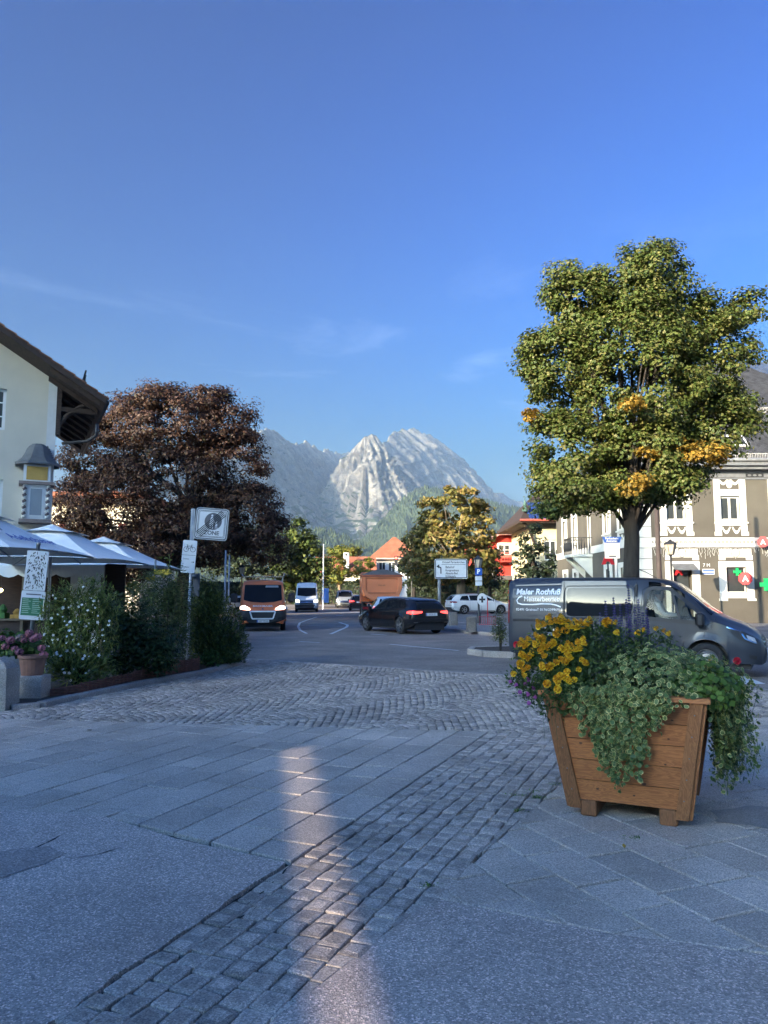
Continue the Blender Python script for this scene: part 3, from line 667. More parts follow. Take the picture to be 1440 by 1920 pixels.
def window(parent, x0, x1, z0, z1, y, M=None, fr=0.09, mull=True, bars=0, mfr=None, dep=0.10, glass=None):
    """frame and panes set back in their opening (front face of the wall at y, facing -y)"""
    f = MB(); mfr = mfr or M_WHITE; ya, yb = y + dep, y + dep + .06
    f.box(x0, x1, ya, yb, z0, z0 + fr, M=M); f.box(x0, x1, ya, yb, z1 - fr, z1, M=M)
    f.box(x0, x0 + fr, ya, yb, z0 + fr, z1 - fr, M=M); f.box(x1 - fr, x1, ya, yb, z0 + fr, z1 - fr, M=M)
    xm = (x0 + x1) / 2
    if mull: f.box(xm - fr * .55, xm + fr * .55, ya - .01, yb, z0 + fr, z1 - fr, M=M)
    for k in range(bars):
        zb = z0 + (z1 - z0) * (k + 1) / (bars + 1); f.box(x0 + fr, xm - fr*.55, ya, yb, zb - .02, zb + .02, M=M); f.box(xm + fr*.55, x1 - fr, ya, yb, zb - .02, zb + .02, M=M)
    o = f.build('window', mfr, parent)
    for a, b in (((x0 + fr, xm - fr * .55), (xm + fr * .55, x1 - fr)) if mull else ((x0 + fr, x1 - fr),)):
        MB().box(a, b, ya + .03, ya + .04, z0 + fr, z1 - fr, M=M).build('pane', glass or M_PANE, o)
    return o

# ---- cream gabled house on the left edge
H = thing('gabled_house', 'cream gabled house with deep dark eaves on the left edge', 'house', (-11.65, 26, 0), R(26))
SLP = 0.62; ZW = 9.1
mb = MB(); gw = [(-2.35, -1.6, 7.22, 8.68), (-2.1, -1.55, 4.0, 5.5), (-3.2, -0.4, 0.1, 2.9)]
wall_holes(mb, -13.0, 0, 0, ZW, gw, 0, .4)
mb.box(-13.0, -12.6, .4, 8, 0, ZW); mb.box(-.4, 0, .4, 8, 0, ZW); mb.box(-12.6, -.4, 7.6, 8, 0, ZW)
mb.prism_y([(-13.0, ZW), (0, ZW), (-6.5, ZW + 6.5 * SLP)], 0.0, .4)
mb.build('wall', M_CREAM, H)
MB().box(-.28, .012, -.012, .3, 0.2, ZW - .05).build('corner_strip', mat('pale_corner', (0.68, 0.67, 0.64), .9, .04), H)
MB().box(-3.2, -.4, .5, .55, 0.1, 2.9).build('shop_window', M_PANE, H)
for g in gw[:2]: window(H, *g, 0, fr=.1, bars=2)
def roof_pt(x, up=0.0):     # right slope: x measured from the corner
    return ZW - x * SLP + up
OV, FR = 1.5, 1.45
rf = MB()
for sgn in (1, -1):
    X = lambda x: x if sgn > 0 else -13.0 - x
    a, b = (OV, roof_pt(OV)), (-6.5, roof_pt(-6.5))
    rf.prism_y([(X(p[0]), p[1]) for p in (a, b, (b[0], b[1] + .14), (a[0], a[1] + .14))][::sgn], -FR, 9.0)
rf.build('roof', M_DARKWOOD, H)
bg_ = MB()
for sgn in (1, -1):
    X = lambda x: x if sgn > 0 else -13.0 - x
    bg_.prism_y([(X(p[0]), p[1]) for p in ((OV + .03, roof_pt(OV) - .02), (-6.5, roof_pt(-6.5) - .02), (-6.5, roof_pt(-6.5) + .20), (OV + .03, roof_pt(OV) + .18))][::sgn], -FR - .06, -FR + .003 - .006)
bg_.build('bargeboard', M_BARGE, H)
vt = MB(); ang = math.atan(SLP); vt.cbox((0, 0, 0), (.46, .34, .045), bev=.012)
tile0 = None
for k in range(27):
    x = OV - .1 - k * .37; p = (x, -FR + .05, roof_pt(x) + .205)
    if tile0 is None: tile0 = vt.build('verge_tile', M_TILE2, H, loc=p); t_ = tile0
    else: t_ = share(tile0, 'verge_tile', H, p)
    t_.rotation_euler = (0, ang - .10, 0)
MB().box(-6.5, OV, -FR + .3, 8.9, 0, .03, M=Matrix.Translation((0, 0, roof_pt(0) + .155)) @ Matrix(((1, 0, 0, 0), (0, 1, 0, 0), (-SLP, 0, 1, 0), (0, 0, 0, 1)))).build('tile_cover', M_TILE2, H)
for y in np.arange(-1.2, 8.4, 1.1):            # rafters under the eaves
    MB().box(-.3, OV - .15, y - .07, y + .07, 0, .16, M=Matrix.Translation((0, 0, ZW - .17)) @ Matrix(((1, 0, 0, 0), (0, 1, 0, 0), (-SLP, 0, 1, 0), (0, 0, 0, 1)))).build('rafter', M_DARKWOOD, H)
br = MB()
br.prism_y([(.0, 7.2), (.16, 7.2), (.16, 8.9), (.0, 8.98)], -.05, .17)
br.tube([(.1, .05, 7.55), (.35, .05, 7.95), (.7, .05, 8.25), (1.0, .05, 8.42)], .085, 6)
br.box(.1, 1.4, -.03, .13, 7.62 + .45, 7.62 + .62)
br.build('eaves_bracket', M_DARKWOOD, H)
MB().tube([(OV - .2, -.9, 7.55), (OV - .2, -.85, 7.15), (OV - .45, -.5, 6.98), (.25, .02, 6.92)], .06, 8).build('downpipe', M_IRON, H, smooth=True)
gt = MB(); gt.tube([(OV + .06, -FR + .1, roof_pt(OV) + .06), (OV + .06, 8.9, roof_pt(OV) + .06)], .085, 8); gt.build('gutter', M_IRON, H, smooth=True)
sg = MB()
for k in range(4): sg.box(.8, .83, -1.5 + k * .5, -1.47 + k * .5, roof_pt(.8) + .24, roof_pt(.8) + .62)
sg.box(.79, .84, -1.6, .5, roof_pt(.8) + .58, roof_pt(.8) + .62); sg.box(.79, .84, -1.6, .5, roof_pt(.8) + .42, roof_pt(.8) + .45); sg.build('snow_guard', M_IRON, H)
# corner oriel: slate bell roof, ochre panel, tall window between twisted posts
ox, oy = -.52, -.32
orl = MB(); orl.box(ox - .42, ox + .42, oy - .36, .002, 5.40, 5.98); orl.box(ox - .40, ox + .40, oy - .33, .002, 4.12, 5.30); ob = orl.build('oriel', M_WHITE, H)
MB().box(ox - .33, ox + .33, oy - .375, oy - .36, 5.46, 5.92).build('ochre_panel', M_OCHRE, ob)
for q in ((.55, .46, 5.30, 5.40), (.50, .42, 4.0, 4.12)): MB().box(ox - q[0], ox + q[0], oy - q[1], .0, q[2], q[3]).build('ledge', mat('ledge_stone', (.26, .2, .17), .8, .2), ob)
MB().box(ox - .25, ox + .25, oy - .35, oy - .33, 4.2, 5.22).build('window_frame', M_WHITE, ob)
MB().box(ox - .18, ox + .18, oy - .36, oy - .35, 4.26, 5.16).build('pane', mat('pale_pane', (.28, .31, .33), .1, .1, 2), ob)
for sx in (-1, 1):
    tw = MB()
    for k in range(11):
        a, z = k * .9, 4.16 + k * .105
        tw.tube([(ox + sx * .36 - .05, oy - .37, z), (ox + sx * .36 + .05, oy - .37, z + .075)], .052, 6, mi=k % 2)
    tw.build('twisted_post', [M_STUCCO, mat('post_dark_stripe', (.16, .12, .11), .8, .1)], ob, smooth=True)  # striped posts: pale and dark rings alternate
dm = MB(); prof = [(.80, 5.99), (.80, 6.06), (.70, 6.12), (.56, 6.26), (.47, 6.42), (.41, 6.56), (.33, 6.68), (.2, 6.77), (.0, 6.8)]
dm.lathe([(r * .95, z) for r, z in prof], 8, M=Matrix.Translation((ox, oy + .1, 0)) @ Matrix.Rotation(R(22.5), 4, 'Z')); dm.build('bell_roof', M_LEAD, ob)
rb = MB()
for k in range(9):
    a = .15 + k * .09; r_ = interp(6.8 - a * .8, [p[1] for p in prof], [p[0] for p in prof]); rb.lathe([(.0, -.05), (.05, 0), (0, .05)], 6, M=Matrix.Translation((ox + r_ * .88, oy + .1, 6.82 - a * .8)))
rb.build('ridge_crest', M_LEAD, ob)

# ---- grey villa with white ornament on the right
V = thing('grey_villa', 'grey-brown villa with white painted ornament behind the grey van', 'villa', (12.85, 38, 0))
def vx(px, py): p = W(px, py, 38); return p.x - 12.85, p.z
wx = lambda px: (px - 720) / FPX * 37.9 - 12.85
def wz(py): return W(720, py, 38).z
upw = [(wx(c) - .50, wx(c) + .50, wz(976), wz(930)) for c in (1272, 1375, 1478, 1581, 1684)]
dnw = [(wx(c) - .50, wx(c) + .50, wz(1111), wz(1063)) for c in (1380, 1483, 1586, 1689)]
door = (wx(1262), wx(1297), .14, wz(1063))
ZE = wz(874); XR = 16.0
mb = MB(); wall_holes(mb, 0, XR, 0, ZE, upw + dnw + [door], 0, .4)
TM = Matrix.Rotation(R(-90), 4, 'Z')      # local frame of the side front: x -> -y ; seen from the left
SM = Matrix(((0, 1, 0, 0), (1, 0, 0, 0), (0, 0, 1, 0), (0, 0, 0, 1)))   # swaps x and y: side front at x = 0 facing -x
sidew = [(a - .45, a + .45, 5.1, 6.7) for a in (2.2, 4.9, 12.2, 15.0)] + [(a - .42, a + .42, 1.5, 3.0) for a in (2.2, 4.9, 12.2, 15.0)]
bdoor = (8.2, 9.4, 4.15, 6.8)
wall_holes(mb, .4, 17.5, 0, ZE, sidew + [bdoor], 0, .4, M=SM)
mb.box(XR - .4, XR, .4, 17.5, 0, ZE); mb.box(.4, XR - .4, 17.1, 17.5, 0, ZE)
mb.build('wall', M_GREYPL, V)
MB().box(.5, XR - .5, .6, 17, 3.9, 4.0).build('floor_slab', M_DARKWOOD, V)
for a in upw: window(V, *a, 0, fr=.10, mfr=M_STUCCO)
for k, a in enumerate(dnw):
    window(V, *a, 0, fr=.05, mull=False, mfr=M_STUCCO, glass=M_CURTAIN if False else M_PANE)
    MB().box(a[0] + .08, a[1] - .08, .30, .32, a[2] + .05, a[2] + 1.0).build('window_display', mat('window_display', (.5, .5, .42), .8, .5, 5), V)
for a in sidew + [bdoor]: window(V, *a, 0, M=SM, fr=.09, mfr=M_STUCCO)
dr = MB().box(door[0] + .08, door[1] - .08, .25, .30, .16, door[3] - .1).build('door', M_PANE, V)
MB().box(door[0], door[1], .22, .33, door[3] - .10, door[3]).build('door_frame', M_STUCCO, dr)
MB().add([(door[0] - .1, -.55, door[3] - .14), (door[1] + .1, -.55, door[3] - .14), (door[1] + .1, .0, door[3] + .18), (door[0] - .1, .0, door[3] + .18), (door[0] - .1, -.55, door[3] - .18), (door[1] + .1, -.55, door[3] - .18), (door[1] + .1, 0, door[3] + .14), (door[0] - .1, 0, door[3] + .14)],
    [(0, 1, 2, 3), (4, 7, 6, 5), (0, 4, 5, 1), (1, 5, 6, 2), (0, 3, 7, 4)]).build('door_canopy', M_LEAD, V)
def swag(mb, cx, z, w, dep, th, y, M=None, n=9):
    out, inn = [], []
    for k in range(n):
        t = -1 + 2 * k / (n - 1); x = cx + t * w / 2
        out.append((x * 1.0, z - dep * (1 - t * t))); inn.append((cx + t * w / 2 * .72, z - (dep - th) * (1 - t * t) + .0))
    poly = out + inn[::-1]
    mb.prism_y(poly, y - .022, y, M=M)
def disc(mb, cx, z, rx, rz_, y0, y1, n=14, M=None, mi=0): mb.prism_y([(cx + rx * math.cos(2*math.pi*k/n), z + rz_ * math.sin(2*math.pi*k/n)) for k in range(n)], y0, y1, mi, M)
def up_surround(c, M=None, top=True, x0=None, x1=None, z0=None, z1=None):
    m1 = MB(); hw = .50 if x0 is None else (x1 - x0) / 2
    zg0, zg1 = (wz(976), wz(930)) if z0 is None else (z0, z1); za = zg0 - .28; zt = wz(897) - .02
    o_ = hw + .32
    for s in (-1, 1):
        m1.box(min(c + s*hw, c + s*o_), max(c + s*hw, c + s*o_), -.03, 0, za - .48, zt if top else zg1 + .3, M=M)
        m1.box(min(c + s*(hw+.0), c + s*(o_+.05)), max(c + s*(hw+.0), c + s*(o_+.05)), -.05, -.031, za - .5, za - .3, M=M)
    m1.box(c - hw, c + hw, -.03, 0, zg1, zg1 + .34, M=M); m1.box(c - hw, c + hw, -.03, 0, za + .02, zg0, M=M)
    m1.box(c - o_ - .04, c + o_ + .04, -.10, -.032, zg0 - .16, zg0 - .08, M=M)
    swag(m1, c - .26, za - .05, .46, .36, .16, 0, M); swag(m1, c + .26, za - .05, .46, .36, .16, 0, M)
    if top:
        swag(m1, c - .3, zt - .03, .5, .3, .14, 0, M); swag(m1, c + .3, zt - .03, .5, .3, .14, 0, M); disc(m1, c, zt - .27, .15, .22, -.035, 0, M=M)
    return m1
for a in upw: up_surround((a[0] + a[1]) / 2).build('window_surround', M_STUCCO, V)
for a in sidew[:4]: up_surround((a[0] + a[1]) / 2, M=SM, top=False, x0=a[0], x1=a[1], z0=a[2], z1=a[3]).build('window_surround', M_STUCCO, V)
def low_surround(a, M=None, dz=0.0):
    m1 = MB(); x0, x1, z0, z1 = a
    for s, e in ((x0 - .38, x0), (x1, x1 + .38)): m1.box(s, e, -.03, 0, z0 - .36 + dz, z1 + .28, M=M)
    m1.box(x0, x1, -.03, 0, z1, z1 + .28, M=M); m1.box(x0, x1, -.03, 0, z0 - .28 + dz, z0, M=M) if not dz else None
    m1.box(x0 - .44, x0, -.05, -.031, z0 - .42 + dz, z0 - .30 + dz, M=M); m1.box(x1, x1 + .44, -.05, -.031, z0 - .42 + dz, z0 - .30 + dz, M=M)
    return m1
for a in dnw: low_surround(a).build('window_surround', M_STUCCO, V)
for a in sidew[4:]: low_surround(a, M=SM).build('window_surround', M_STUCCO, V)
m1 = MB()
for s, e in ((door[0] - .4, door[0]), (door[1], door[1] + .4)): m1.box(s, e, -.03, 0, .14, door[3] + .28)
m1.box(door[0], door[1], -.03, 0, door[3], door[3] + .28); m1.build('door_surround', M_STUCCO, V)
for c in [(door[0] + door[1]) / 2] + [(a[0] + a[1]) / 2 for a in dnw]:        # panels with a ring over the openings
    m1 = MB(); z0, z1 = wz(1048), wz(1029)
    m1.box(c - .82, c + .82, -.025, 0, z0 + .08, z1); m1.box(c - .86, c - .52, -.03, -.026, z0 - .06, z0 + .2); m1.box(c + .52, c + .86, -.03, -.026, z0 - .06, z0 + .2)
    o = m1.build('overdoor_panel', M_STUCCO, V); r_ = MB()
    r_.rings([[(c + (.2 + dr_) * math.cos(k * .3927), -.034, (z0 + z1) / 2 + .06 + (.2 + dr_) * math.sin(k * .3927)) for k in range(16)] for dr_ in (0, .035)]); r_.build('painted_ring', M_GREYPL, o)
bd = MB(); za, zb = wz(1025), wz(1008); bd.box(wx(1220), XR, -.03, 0, za, zb); bd.box(17.5 - .001, .01, 0, 0, 0, 0) if False else None
bo = bd.build('frieze', M_STUCCO, V)
fo = MB(); x = wx(1220) + .12; zc = (za + zb) / 2
while x < XR - .1:
    n = 10; fo.rings([[(x + rx * math.cos(2*math.pi*k/n), -.034, zc + rz_ * math.sin(2*math.pi*k/n)) for k in range(n)] for rx, rz_ in ((.032, .025), (.078, .062))])
    for sx in (-1, 1):
        for sz in (-1, 1): fo.quad((x + sx*.055, -.034, zc + sz*.07), (x + sx*.105, -.034, zc + sz*.10), (x + sx*.105, -.034, zc + sz*.125), (x + sx*.055, -.034, zc + sz*.10))
    x += .212
tag(fo.build('frieze_pattern', M_GREYPL, bo), kind='stuff')
MB().box(.4, 17.5, -.03, 0, 4.05, 4.5, M=SM).build('frieze', M_STUCCO, V)
# quoins
z = .1; k = 0; QW = .78
while z < ZE - .8:
    parts = ((0, QW),) if k % 2 else ((0, QW * .48), (QW * .48, QW))
    for a, b in parts:
        MB().box(a + .008 - .03 * (a == 0), b - .008, -.045, .0, z + .012, z + .53).build('quoin_stone', M_STUCCO, V)
    MB().box(.02, QW * (.5 if k % 2 else .9), -.045, 0, z + .012, z + .53, M=SM).build('quoin_stone', M_STUCCO, V)
    z += .545; k += 1
# cornice, gutter and the white line below it
co = MB(); co.box(-.06, XR, -.06, 0, wz(899), wz(896)); co.box(-.03, XR, -.03, 0, wz(895), wz(883)); co.box(-.35, XR, -.45, .0, wz(882), wz(876)); co.box(-.5, XR, -.62, .0, wz(876) + .003, wz(868))
co.box(-.06, 0, 0.0, 17.5, wz(899), wz(896)); co.box(-.35, 0, 0, 17.5, wz(882), wz(876)); co.box(-.5, 0, 0, 17.5, wz(876) + .003, wz(868))
co.build('cornice', M_ZINC, V)
for c in (1320, 1424, 1528):
    g_ = MB(); g_.box(wx(c - 17), wx(c + 17), -.04, -.031, wz(894.5), wz(888)); vo = g_.build('attic_vent', M_IRON, V)
    for q in (-10, 0, 10): d_ = MB(); disc(d_, wx(c + q), wz(891.3), .10, .06, -.05, -.041, 8); d_.build('vent_rosette', M_ZINC, vo)
MB().tube([(-.55, -.66, wz(866)), (XR, -.66, wz(866))], .10, 8).build('gutter', M_ZINC, V, smooth=True)
# mansard roof, hipped at the near corner
e0, e1 = wz(868), wz(868) + 2.55
hip = MB()
def hip_ring(o, z): return [(-o, -o, z), (XR + o, -o, z), (XR + o, 17.5 + o, z), (-o, 17.5 + o, z)]
hip.rings([hip_ring(.55, e0), hip_ring(-1.9, e1)]); hip.rings([hip_ring(-1.6, e1 + .003), hip_ring(-1.6, e1 + .45), hip_ring(-1.75, e1 + .45), hip_ring(-7.2, e1 + 5.1)]); hip.add(hip_ring(-7.2, e1 + 5.1), [(0, 1, 2, 3)])
hip.build('roof', M_SLATE, V)
def slates(a, b, n_rows, xa, xb, w=.30):
    """diamond slates on a front slope running from a=(y,z) up to b=(y,z)"""
    Vs, Fs = [], []; d = Vector((0, b[0]-a[0], b[1]-a[1])); ln = d.length; d.normalize(); nn = Vector((0, -d.z, d.y))
    rows = int(ln / (w * .5))
    for r in range(rows):
        x = xa + (r % 2) * w / 2
        while x < xb:
            if x > xa + (r / rows) * (b[0]-a[0]) and random.random() > .01:
                p = Vector((x, a[0], a[1])) + d * (r * w * .5 + .02); o_ = len(Vs); q = random.uniform(.008, .016)
                Vs += [tuple(p + nn * (q + .012)), tuple(p + Vector((w * .48, 0, 0)) + d * w * .48 + nn * q), tuple(p + d * w * .95 + nn * .002), tuple(p + Vector((-w * .48, 0, 0)) + d * w * .48 + nn * q)]; Fs.append((o_, o_+1, o_+2, o_+3))
            x += w
    return np.array(Vs), np.array(Fs)
M_SLT = stone_mat('slate_pieces', (0.06, 0.06, 0.064), (0.09, 0.09, 0.094), (1.1, 1.1, 1.1), 0.4, 0.3, 0.55)
for args in (((-.55, e0), (1.9, e1), 0, .1, 12), ((1.75, e1 + .45), (7.2, e1 + 5.1), 0, 2.4, 12)):
    vs_, fs_ = slates(*args); tag(np_mesh('slate', vs_, fs_, M_SLT, V), kind='stuff')
for yy, zz, xa in ((-.42, e0 + .12, .0), (1.62, e1 + .47, 1.6)):      # snow guards
    g_ = MB(); g_.box(xa, XR, yy - .015, yy + .015, zz + .28, zz + .31); g_.box(xa, XR, yy - .015, yy + .015, zz + .03, zz + .06)
    x = xa
    while x < XR - 1: g_.box(x - .012, x + .012, yy - .01, yy + .01, zz + .06, zz + .28); x += .085
    x = xa + .4
    while x < XR: g_.box(x - .03, x + .03, yy - .03, yy + .02, zz - .25, zz + .03); x += 1.25
    g_.build('snow_guard', M_COPPER, V)
# skylight on the lower slope
sk = thing('dummy', 'x y z w', 'x') if False else None
th = math.atan2(e1 - e0, 2.45); SKM = Matrix.Translation((wx(1406), .62, e0 + 1.17 * math.tan(th) + .06)) @ Matrix.Rotation(th, 4, 'X')
s1 = MB(); s1.box(-.42, .42, -.50, .50, -.02, .06, M=SKM); so = s1.build('skylight', M_WHITE, V); MB().box(-.32, .32, -.38, .42, .06, .075, M=SKM).build('pane', M_PANE, so)
# balcony on the side front
ba = MB(); ba.box(-1.3, 0, 8.0, 10.1, 3.86, 4.02); bo = ba.build('balcony', M_STUCCO, V)
for y in (8.2, 9.9): MB().add([(0, y - .1, 2.6), (0, y + .1, 2.6), (0, y + .1, 3.86), (0, y - .1, 3.86), (-1.15, y - .1, 3.86), (-1.15, y + .1, 3.86), (-1.15, y - .1, 3.74), (-1.15, y + .1, 3.74)], [(0, 3, 4, 6), (1, 7, 5, 2), (0, 6, 7, 1), (6, 4, 5, 7), (0, 1, 2, 3)]).build('balcony_bracket', M_STUCCO, bo)
rl = MB(); rl.box(-1.3, -1.24, 8.0, 10.1, 5.0, 5.06); rl.box(-1.24, 0, 8.0, 8.06, 5.0, 5.06); rl.box(-1.24, 0, 10.04, 10.1, 5.0, 5.06); rl.build('handrail', M_IRON, bo)
bal = MB(); b0 = None
for k in range(12): p = (-1.27, 8.06 + k * .18, 4.02); 
bmb = MB(); bmb.lathe([(.018, 0), (.018, .2), (.035, .35), (.045, .5), (.03, .68), (.018, .8), (.018, .98)], 6)
for p in [(-1.27, 8.06 + k * .18, 4.02) for k in range(12)] + [(-1.15 + k * .165, 8.03, 4.02) for k in range(7)]:
    if b0 is None: b0 = bmb.build('baluster', M_IRON, bo, loc=p)
    else: share(b0, 'baluster', bo, p)
# lettering, plaques and pharmacy signs on the front
def letter_box(name, label, px, py, size, dep, body, mm, cat='sign', proj=.25):
    x, z = wx(px) + 12.85, wz(py)
    t = thing(name, label, cat, (x, 38 - proj, z), R(-28))
    n = 8; MB().prism_y([(size/2*1.08*math.cos(R(22.5 + 45*k)), size/2*1.08*math.sin(R(22.5 + 45*k))) for k in range(n)], -dep/2, dep/2).build('sign_box', mm, t)
    MB().box(-.03, .03, dep/2, proj - .002 - 0, -.03, .03).build('bracket', M_IRON, t)
    text(body, size * .62, M_WLET, t, (0, -dep/2 - .004, -.02), bold=.01); return t
letter_box('pharmacy_sign', 'red projecting pharmacy sign beside the shop window', 1389, 1085, .62, .34, 'A', M_SIGNRED, proj=.45)
letter_box('pharmacy_sign', 'red pharmacy letter sign high on the ornament band at the right edge', 1428, 1017, .52, .25, 'A', M_SIGNRED, proj=.3)
def cross_sign(label, px, py, s, y):
    p = W(px, py, y); t = thing('green_cross_sign', label, 'sign', (p.x, y, p.z)); a = s / 2; b = s / 6
    MB().prism_y([(-b, -a), (b, -a), (b, -b), (a, -b), (a, b), (b, b), (b, a), (-b, a), (-b, b), (-a, b), (-a, -b), (-b, -b)], -.06, .06).build('cross', M_SIGNGRN, t)
    MB().box(-.03, .03, .06, max(.07, 37.99 - y), -.03, .03).build('bracket', M_IRON, t); return t
cross_sign('green pharmacy cross projecting at the right edge of the picture', 1437, 1096, .62, 37.4)
t = thing('window_cross', 'small green cross hanging inside the pharmacy window', 'sign', (wx(1383) + 12.85, 38.05, wz(1072))); a, b = .20, .07
MB().prism_y([(-b, -a), (b, -a), (b, -b), (a, -b), (a, b), (b, b), (b, a), (-b, a), (-b, b), (-a, b), (-a, -b), (-b, -b)], -.02, .02).build('cross', M_SIGNGRN, t)
t = thing('door_letter', 'red pharmacy letter inside the canopied doorway', 'sign', (wx(1274) + 12.85, 38.1, wz(1071))); text('A', .55, M_SIGNRED, t, (0, 0, 0), bold=.03, ext=.01)
t = thing('street_plate', 'small blue and white street name plate between door and shop window', 'sign', (wx(1328) + 12.85, 37.985, wz(1072)))
MB().box(-.30, .30, -.01, .01, -.14, .14).build('plate', M_WHITE, t); MB().box(-.28, .28, -.014, -.0105, .03, .10).build('blue_band', M_BLUE, t); MB().box(-.28, .28, -.014, -.0105, -.11, -.05).build('blue_band', M_BLUE, t)
t = thing('house_number', 'white house number above the street name plate', 'sign', (wx(1325) + 12.85, 37.985, wz(1060))); text('7 M', .24, M_WLET, t, (0, 0, 0))
# icicle light string under the frieze
ic = MB(); x = wx(1222)
while x < XR - .5:
    ln = random.uniform(.12, .5); pts_ = [(x, -.06, za - .06)]
    while pts_[-1][2] > za - .06 - ln: q = pts_[-1]; pts_.append((q[0] + random.uniform(-.05, .05), -.06 + random.uniform(-.03, .02), q[2] - .08))
    ic.tube(pts_, .009, 4); x += random.uniform(.07, .16) if math.sin(x * 2.1) > -.5 else .3
ic.tube([(wx(1222) + k * .2, -.06, za - .05 - .02 * math.sin(k * 1.3)) for k in range(int((XR - wx(1222)) / .2))], .01, 4)
t = thing('icicle_lights', 'string of unlit icicle lights under the ornament band of the villa', 'light string', (12.85, 38, 0)); ic.build('light_string', mat('clear_cable', (.6, .58, .52), .5, .1), t)

# ---- yellow house with solar roof behind the villa
Y0 = thing('yellow_house', 'yellow house with solar roof and red gutter beside the villa', 'house', (13.7, 68, 0)); 
mb = MB(); ww = [(.9, 2.0, 4.6, 6.4), (3.2, 4.3, 4.6, 6.4), (.9, 2.0, 1.2, 3.0), (3.2, 4.3, 1.2, 3.0)]; wall_holes(mb, 0, 9, 0, 8.3, ww, 0, .4); mb.box(0, .4, .4, 12, 0, 8.3); mb.box(8.6, 9, .4, 12, 0, 8.3); mb.build('wall', M_YELPL, Y0)
for a in ww: window(Y0, *a, 0)
rz0, rz1 = 8.2, 11.2
MB().add([(-1.5, -1.3, rz0), (9.5, -1.3, rz0), (8, 5.5, rz1), (1.0, 5.5, rz1), (-1.5, 12.5, rz0), (9.5, 12.5, rz0), (-1.5, -1.3, rz0 - .25), (9.5, -1.3, rz0 - .25), (9.5, 12.5, rz0 - .25), (-1.5, 12.5, rz0 - .25)], [(0, 1, 2, 3), (0, 3, 4), (3, 2, 5, 4), (1, 5, 2), (6, 9, 8, 7), (0, 6, 7, 1), (0, 4, 9, 6), (1, 7, 8, 5), (4, 5, 8, 9)]).build('roof', M_DARKWOOD, Y0)
M_SOLAR = mat('solar_glass', (.03, .055, .16), .12, .1, 2, spec=.7); tn = (rz1 - rz0) / 6.8
for r in range(2):
    for k in range(4):
        ya, yb = -1.1 + r * 2.3, 1.1 + r * 2.3; x0 = -.6 + k * 1.75 + r * .6
        f = lambda y: rz0 + (y + 1.3) * tn + .06
        MB().add([(x0, ya, f(ya)), (x0 + 1.68, ya, f(ya)), (x0 + 1.68, yb, f(yb)), (x0, yb, f(yb)), (x0, ya, f(ya) - .04), (x0 + 1.68, ya, f(ya) - .04)], [(0, 1, 2, 3), (0, 4, 5, 1)]).build('solar_panel', M_SOLAR, Y0)
MB().tube([(-1.5, -1.4, rz0 - .05), (9.5, -1.4, rz0 - .05)], .11, 6).build('gutter', mat('red_gutter', (.42, .10, .07), .5, .1), Y0)
MB().tube([(.1, -.05, 5.8), (-.5, -.5, 7.4), (-1.1, -.9, 7.95)], .13, 6).build('eaves_brace', M_DARKWOOD, Y0)
MB().lathe([(.25, 0), (.3, .25), (.12, .4), (.2, .6), (.05, 1.0), (.0, 1.5)], 8, M=Matrix.Translation((-.7, .4, rz0 + .9))).build('roof_finial', mat('verdigris', (.06, .12, .09), .7, .2), Y0)

# ---- red house right of the chestnut
Rh = thing('red_house', 'bright red gabled house between the chestnut and the solar roof', 'house', (11.2, 82, 0))
cx = W(946, 1030, 82).x - 11.2; zg, ze = W(946, 999, 82).z, W(946, 1018, 82).z
mb = MB(); rw = [(cx - .62, cx + .62, W(0, 1041, 82).z, W(0, 1021, 82).z), (cx + .9, cx + 2.0, W(0, 1085, 82).z, W(0, 1064, 82).z), (cx - 2.4, cx - 1.4, W(0, 1085, 82).z, W(0, 1064, 82).z)]
wall_holes(mb, cx - 3.4, cx + 2.6, 0, ze, rw, 0, .4); mb.prism_y([(cx - 2.2, ze), (cx + 2.2, ze), (cx + .5, zg - .25), (cx - .5, zg - .25)], 0, .4); mb.box(cx - 3.4, cx - 3, .4, 9, 0, ze); mb.box(cx + 2.2, cx + 2.6, .4, 9, 0, ze); mb.build('wall', M_REDPL, Rh)
for a in rw:
    window(Rh, *a, 0, fr=.1, bars=1); s1 = MB()
    for q in ((a[0] - .2, a[0], a[2] - .1, a[3] + .2), (a[1], a[1] + .2, a[2] - .1, a[3] + .2), (a[0], a[1], a[3], a[3] + .2)): s1.box(q[0], q[1], -.04, 0, q[2], q[3])
    s1.build('window_surround', M_STUCCO, Rh)
rr = MB(); rr.add([(cx - 2.9, -.8, ze - .35), (cx - .6, -.8, zg), (cx + .6, -.8, zg), (cx + 2.9, -.8, ze - .35), (cx - 2.9, 9, ze - .35), (cx - .6, 9, zg), (cx + .6, 9, zg), (cx + 2.9, 9, ze - .35),
    (cx - 2.9, -.8, ze - .6), (cx - .6, -.8, zg - .28), (cx + .6, -.8, zg - .28), (cx + 2.9, -.8, ze - .6)], [(0, 1, 5, 4), (1, 2, 6, 5), (2, 3, 7, 6), (0, 8, 9, 1), (1, 9, 10, 2), (2, 10, 11, 3)]); rr.build('roof', mat('pink_verge', (.45, .22, .17), .8, .1), Rh)
za = W(0, 1052, 82).z; mb = MB(); mb.box(cx - 1.4, cx + 1.3, -1.0, 0, za - .15, za); bo = mb.build('balcony', M_REDPL, Rh); rl = MB(); rl.box(cx - 1.4, cx + 1.3, -1.0, -.95, za + .8, za + .88); rl.box(cx - 1.4, cx + 1.3, -1, -.96, za + .35, za + .65)
for k in range(10): rl.box(cx - 1.38 + k * .295, cx - 1.34 + k * .295, -1, -.97, za, za + .8)
rl.build('railing', mat('faded_red_wood', (.42, .12, .09), .8, .1), bo)
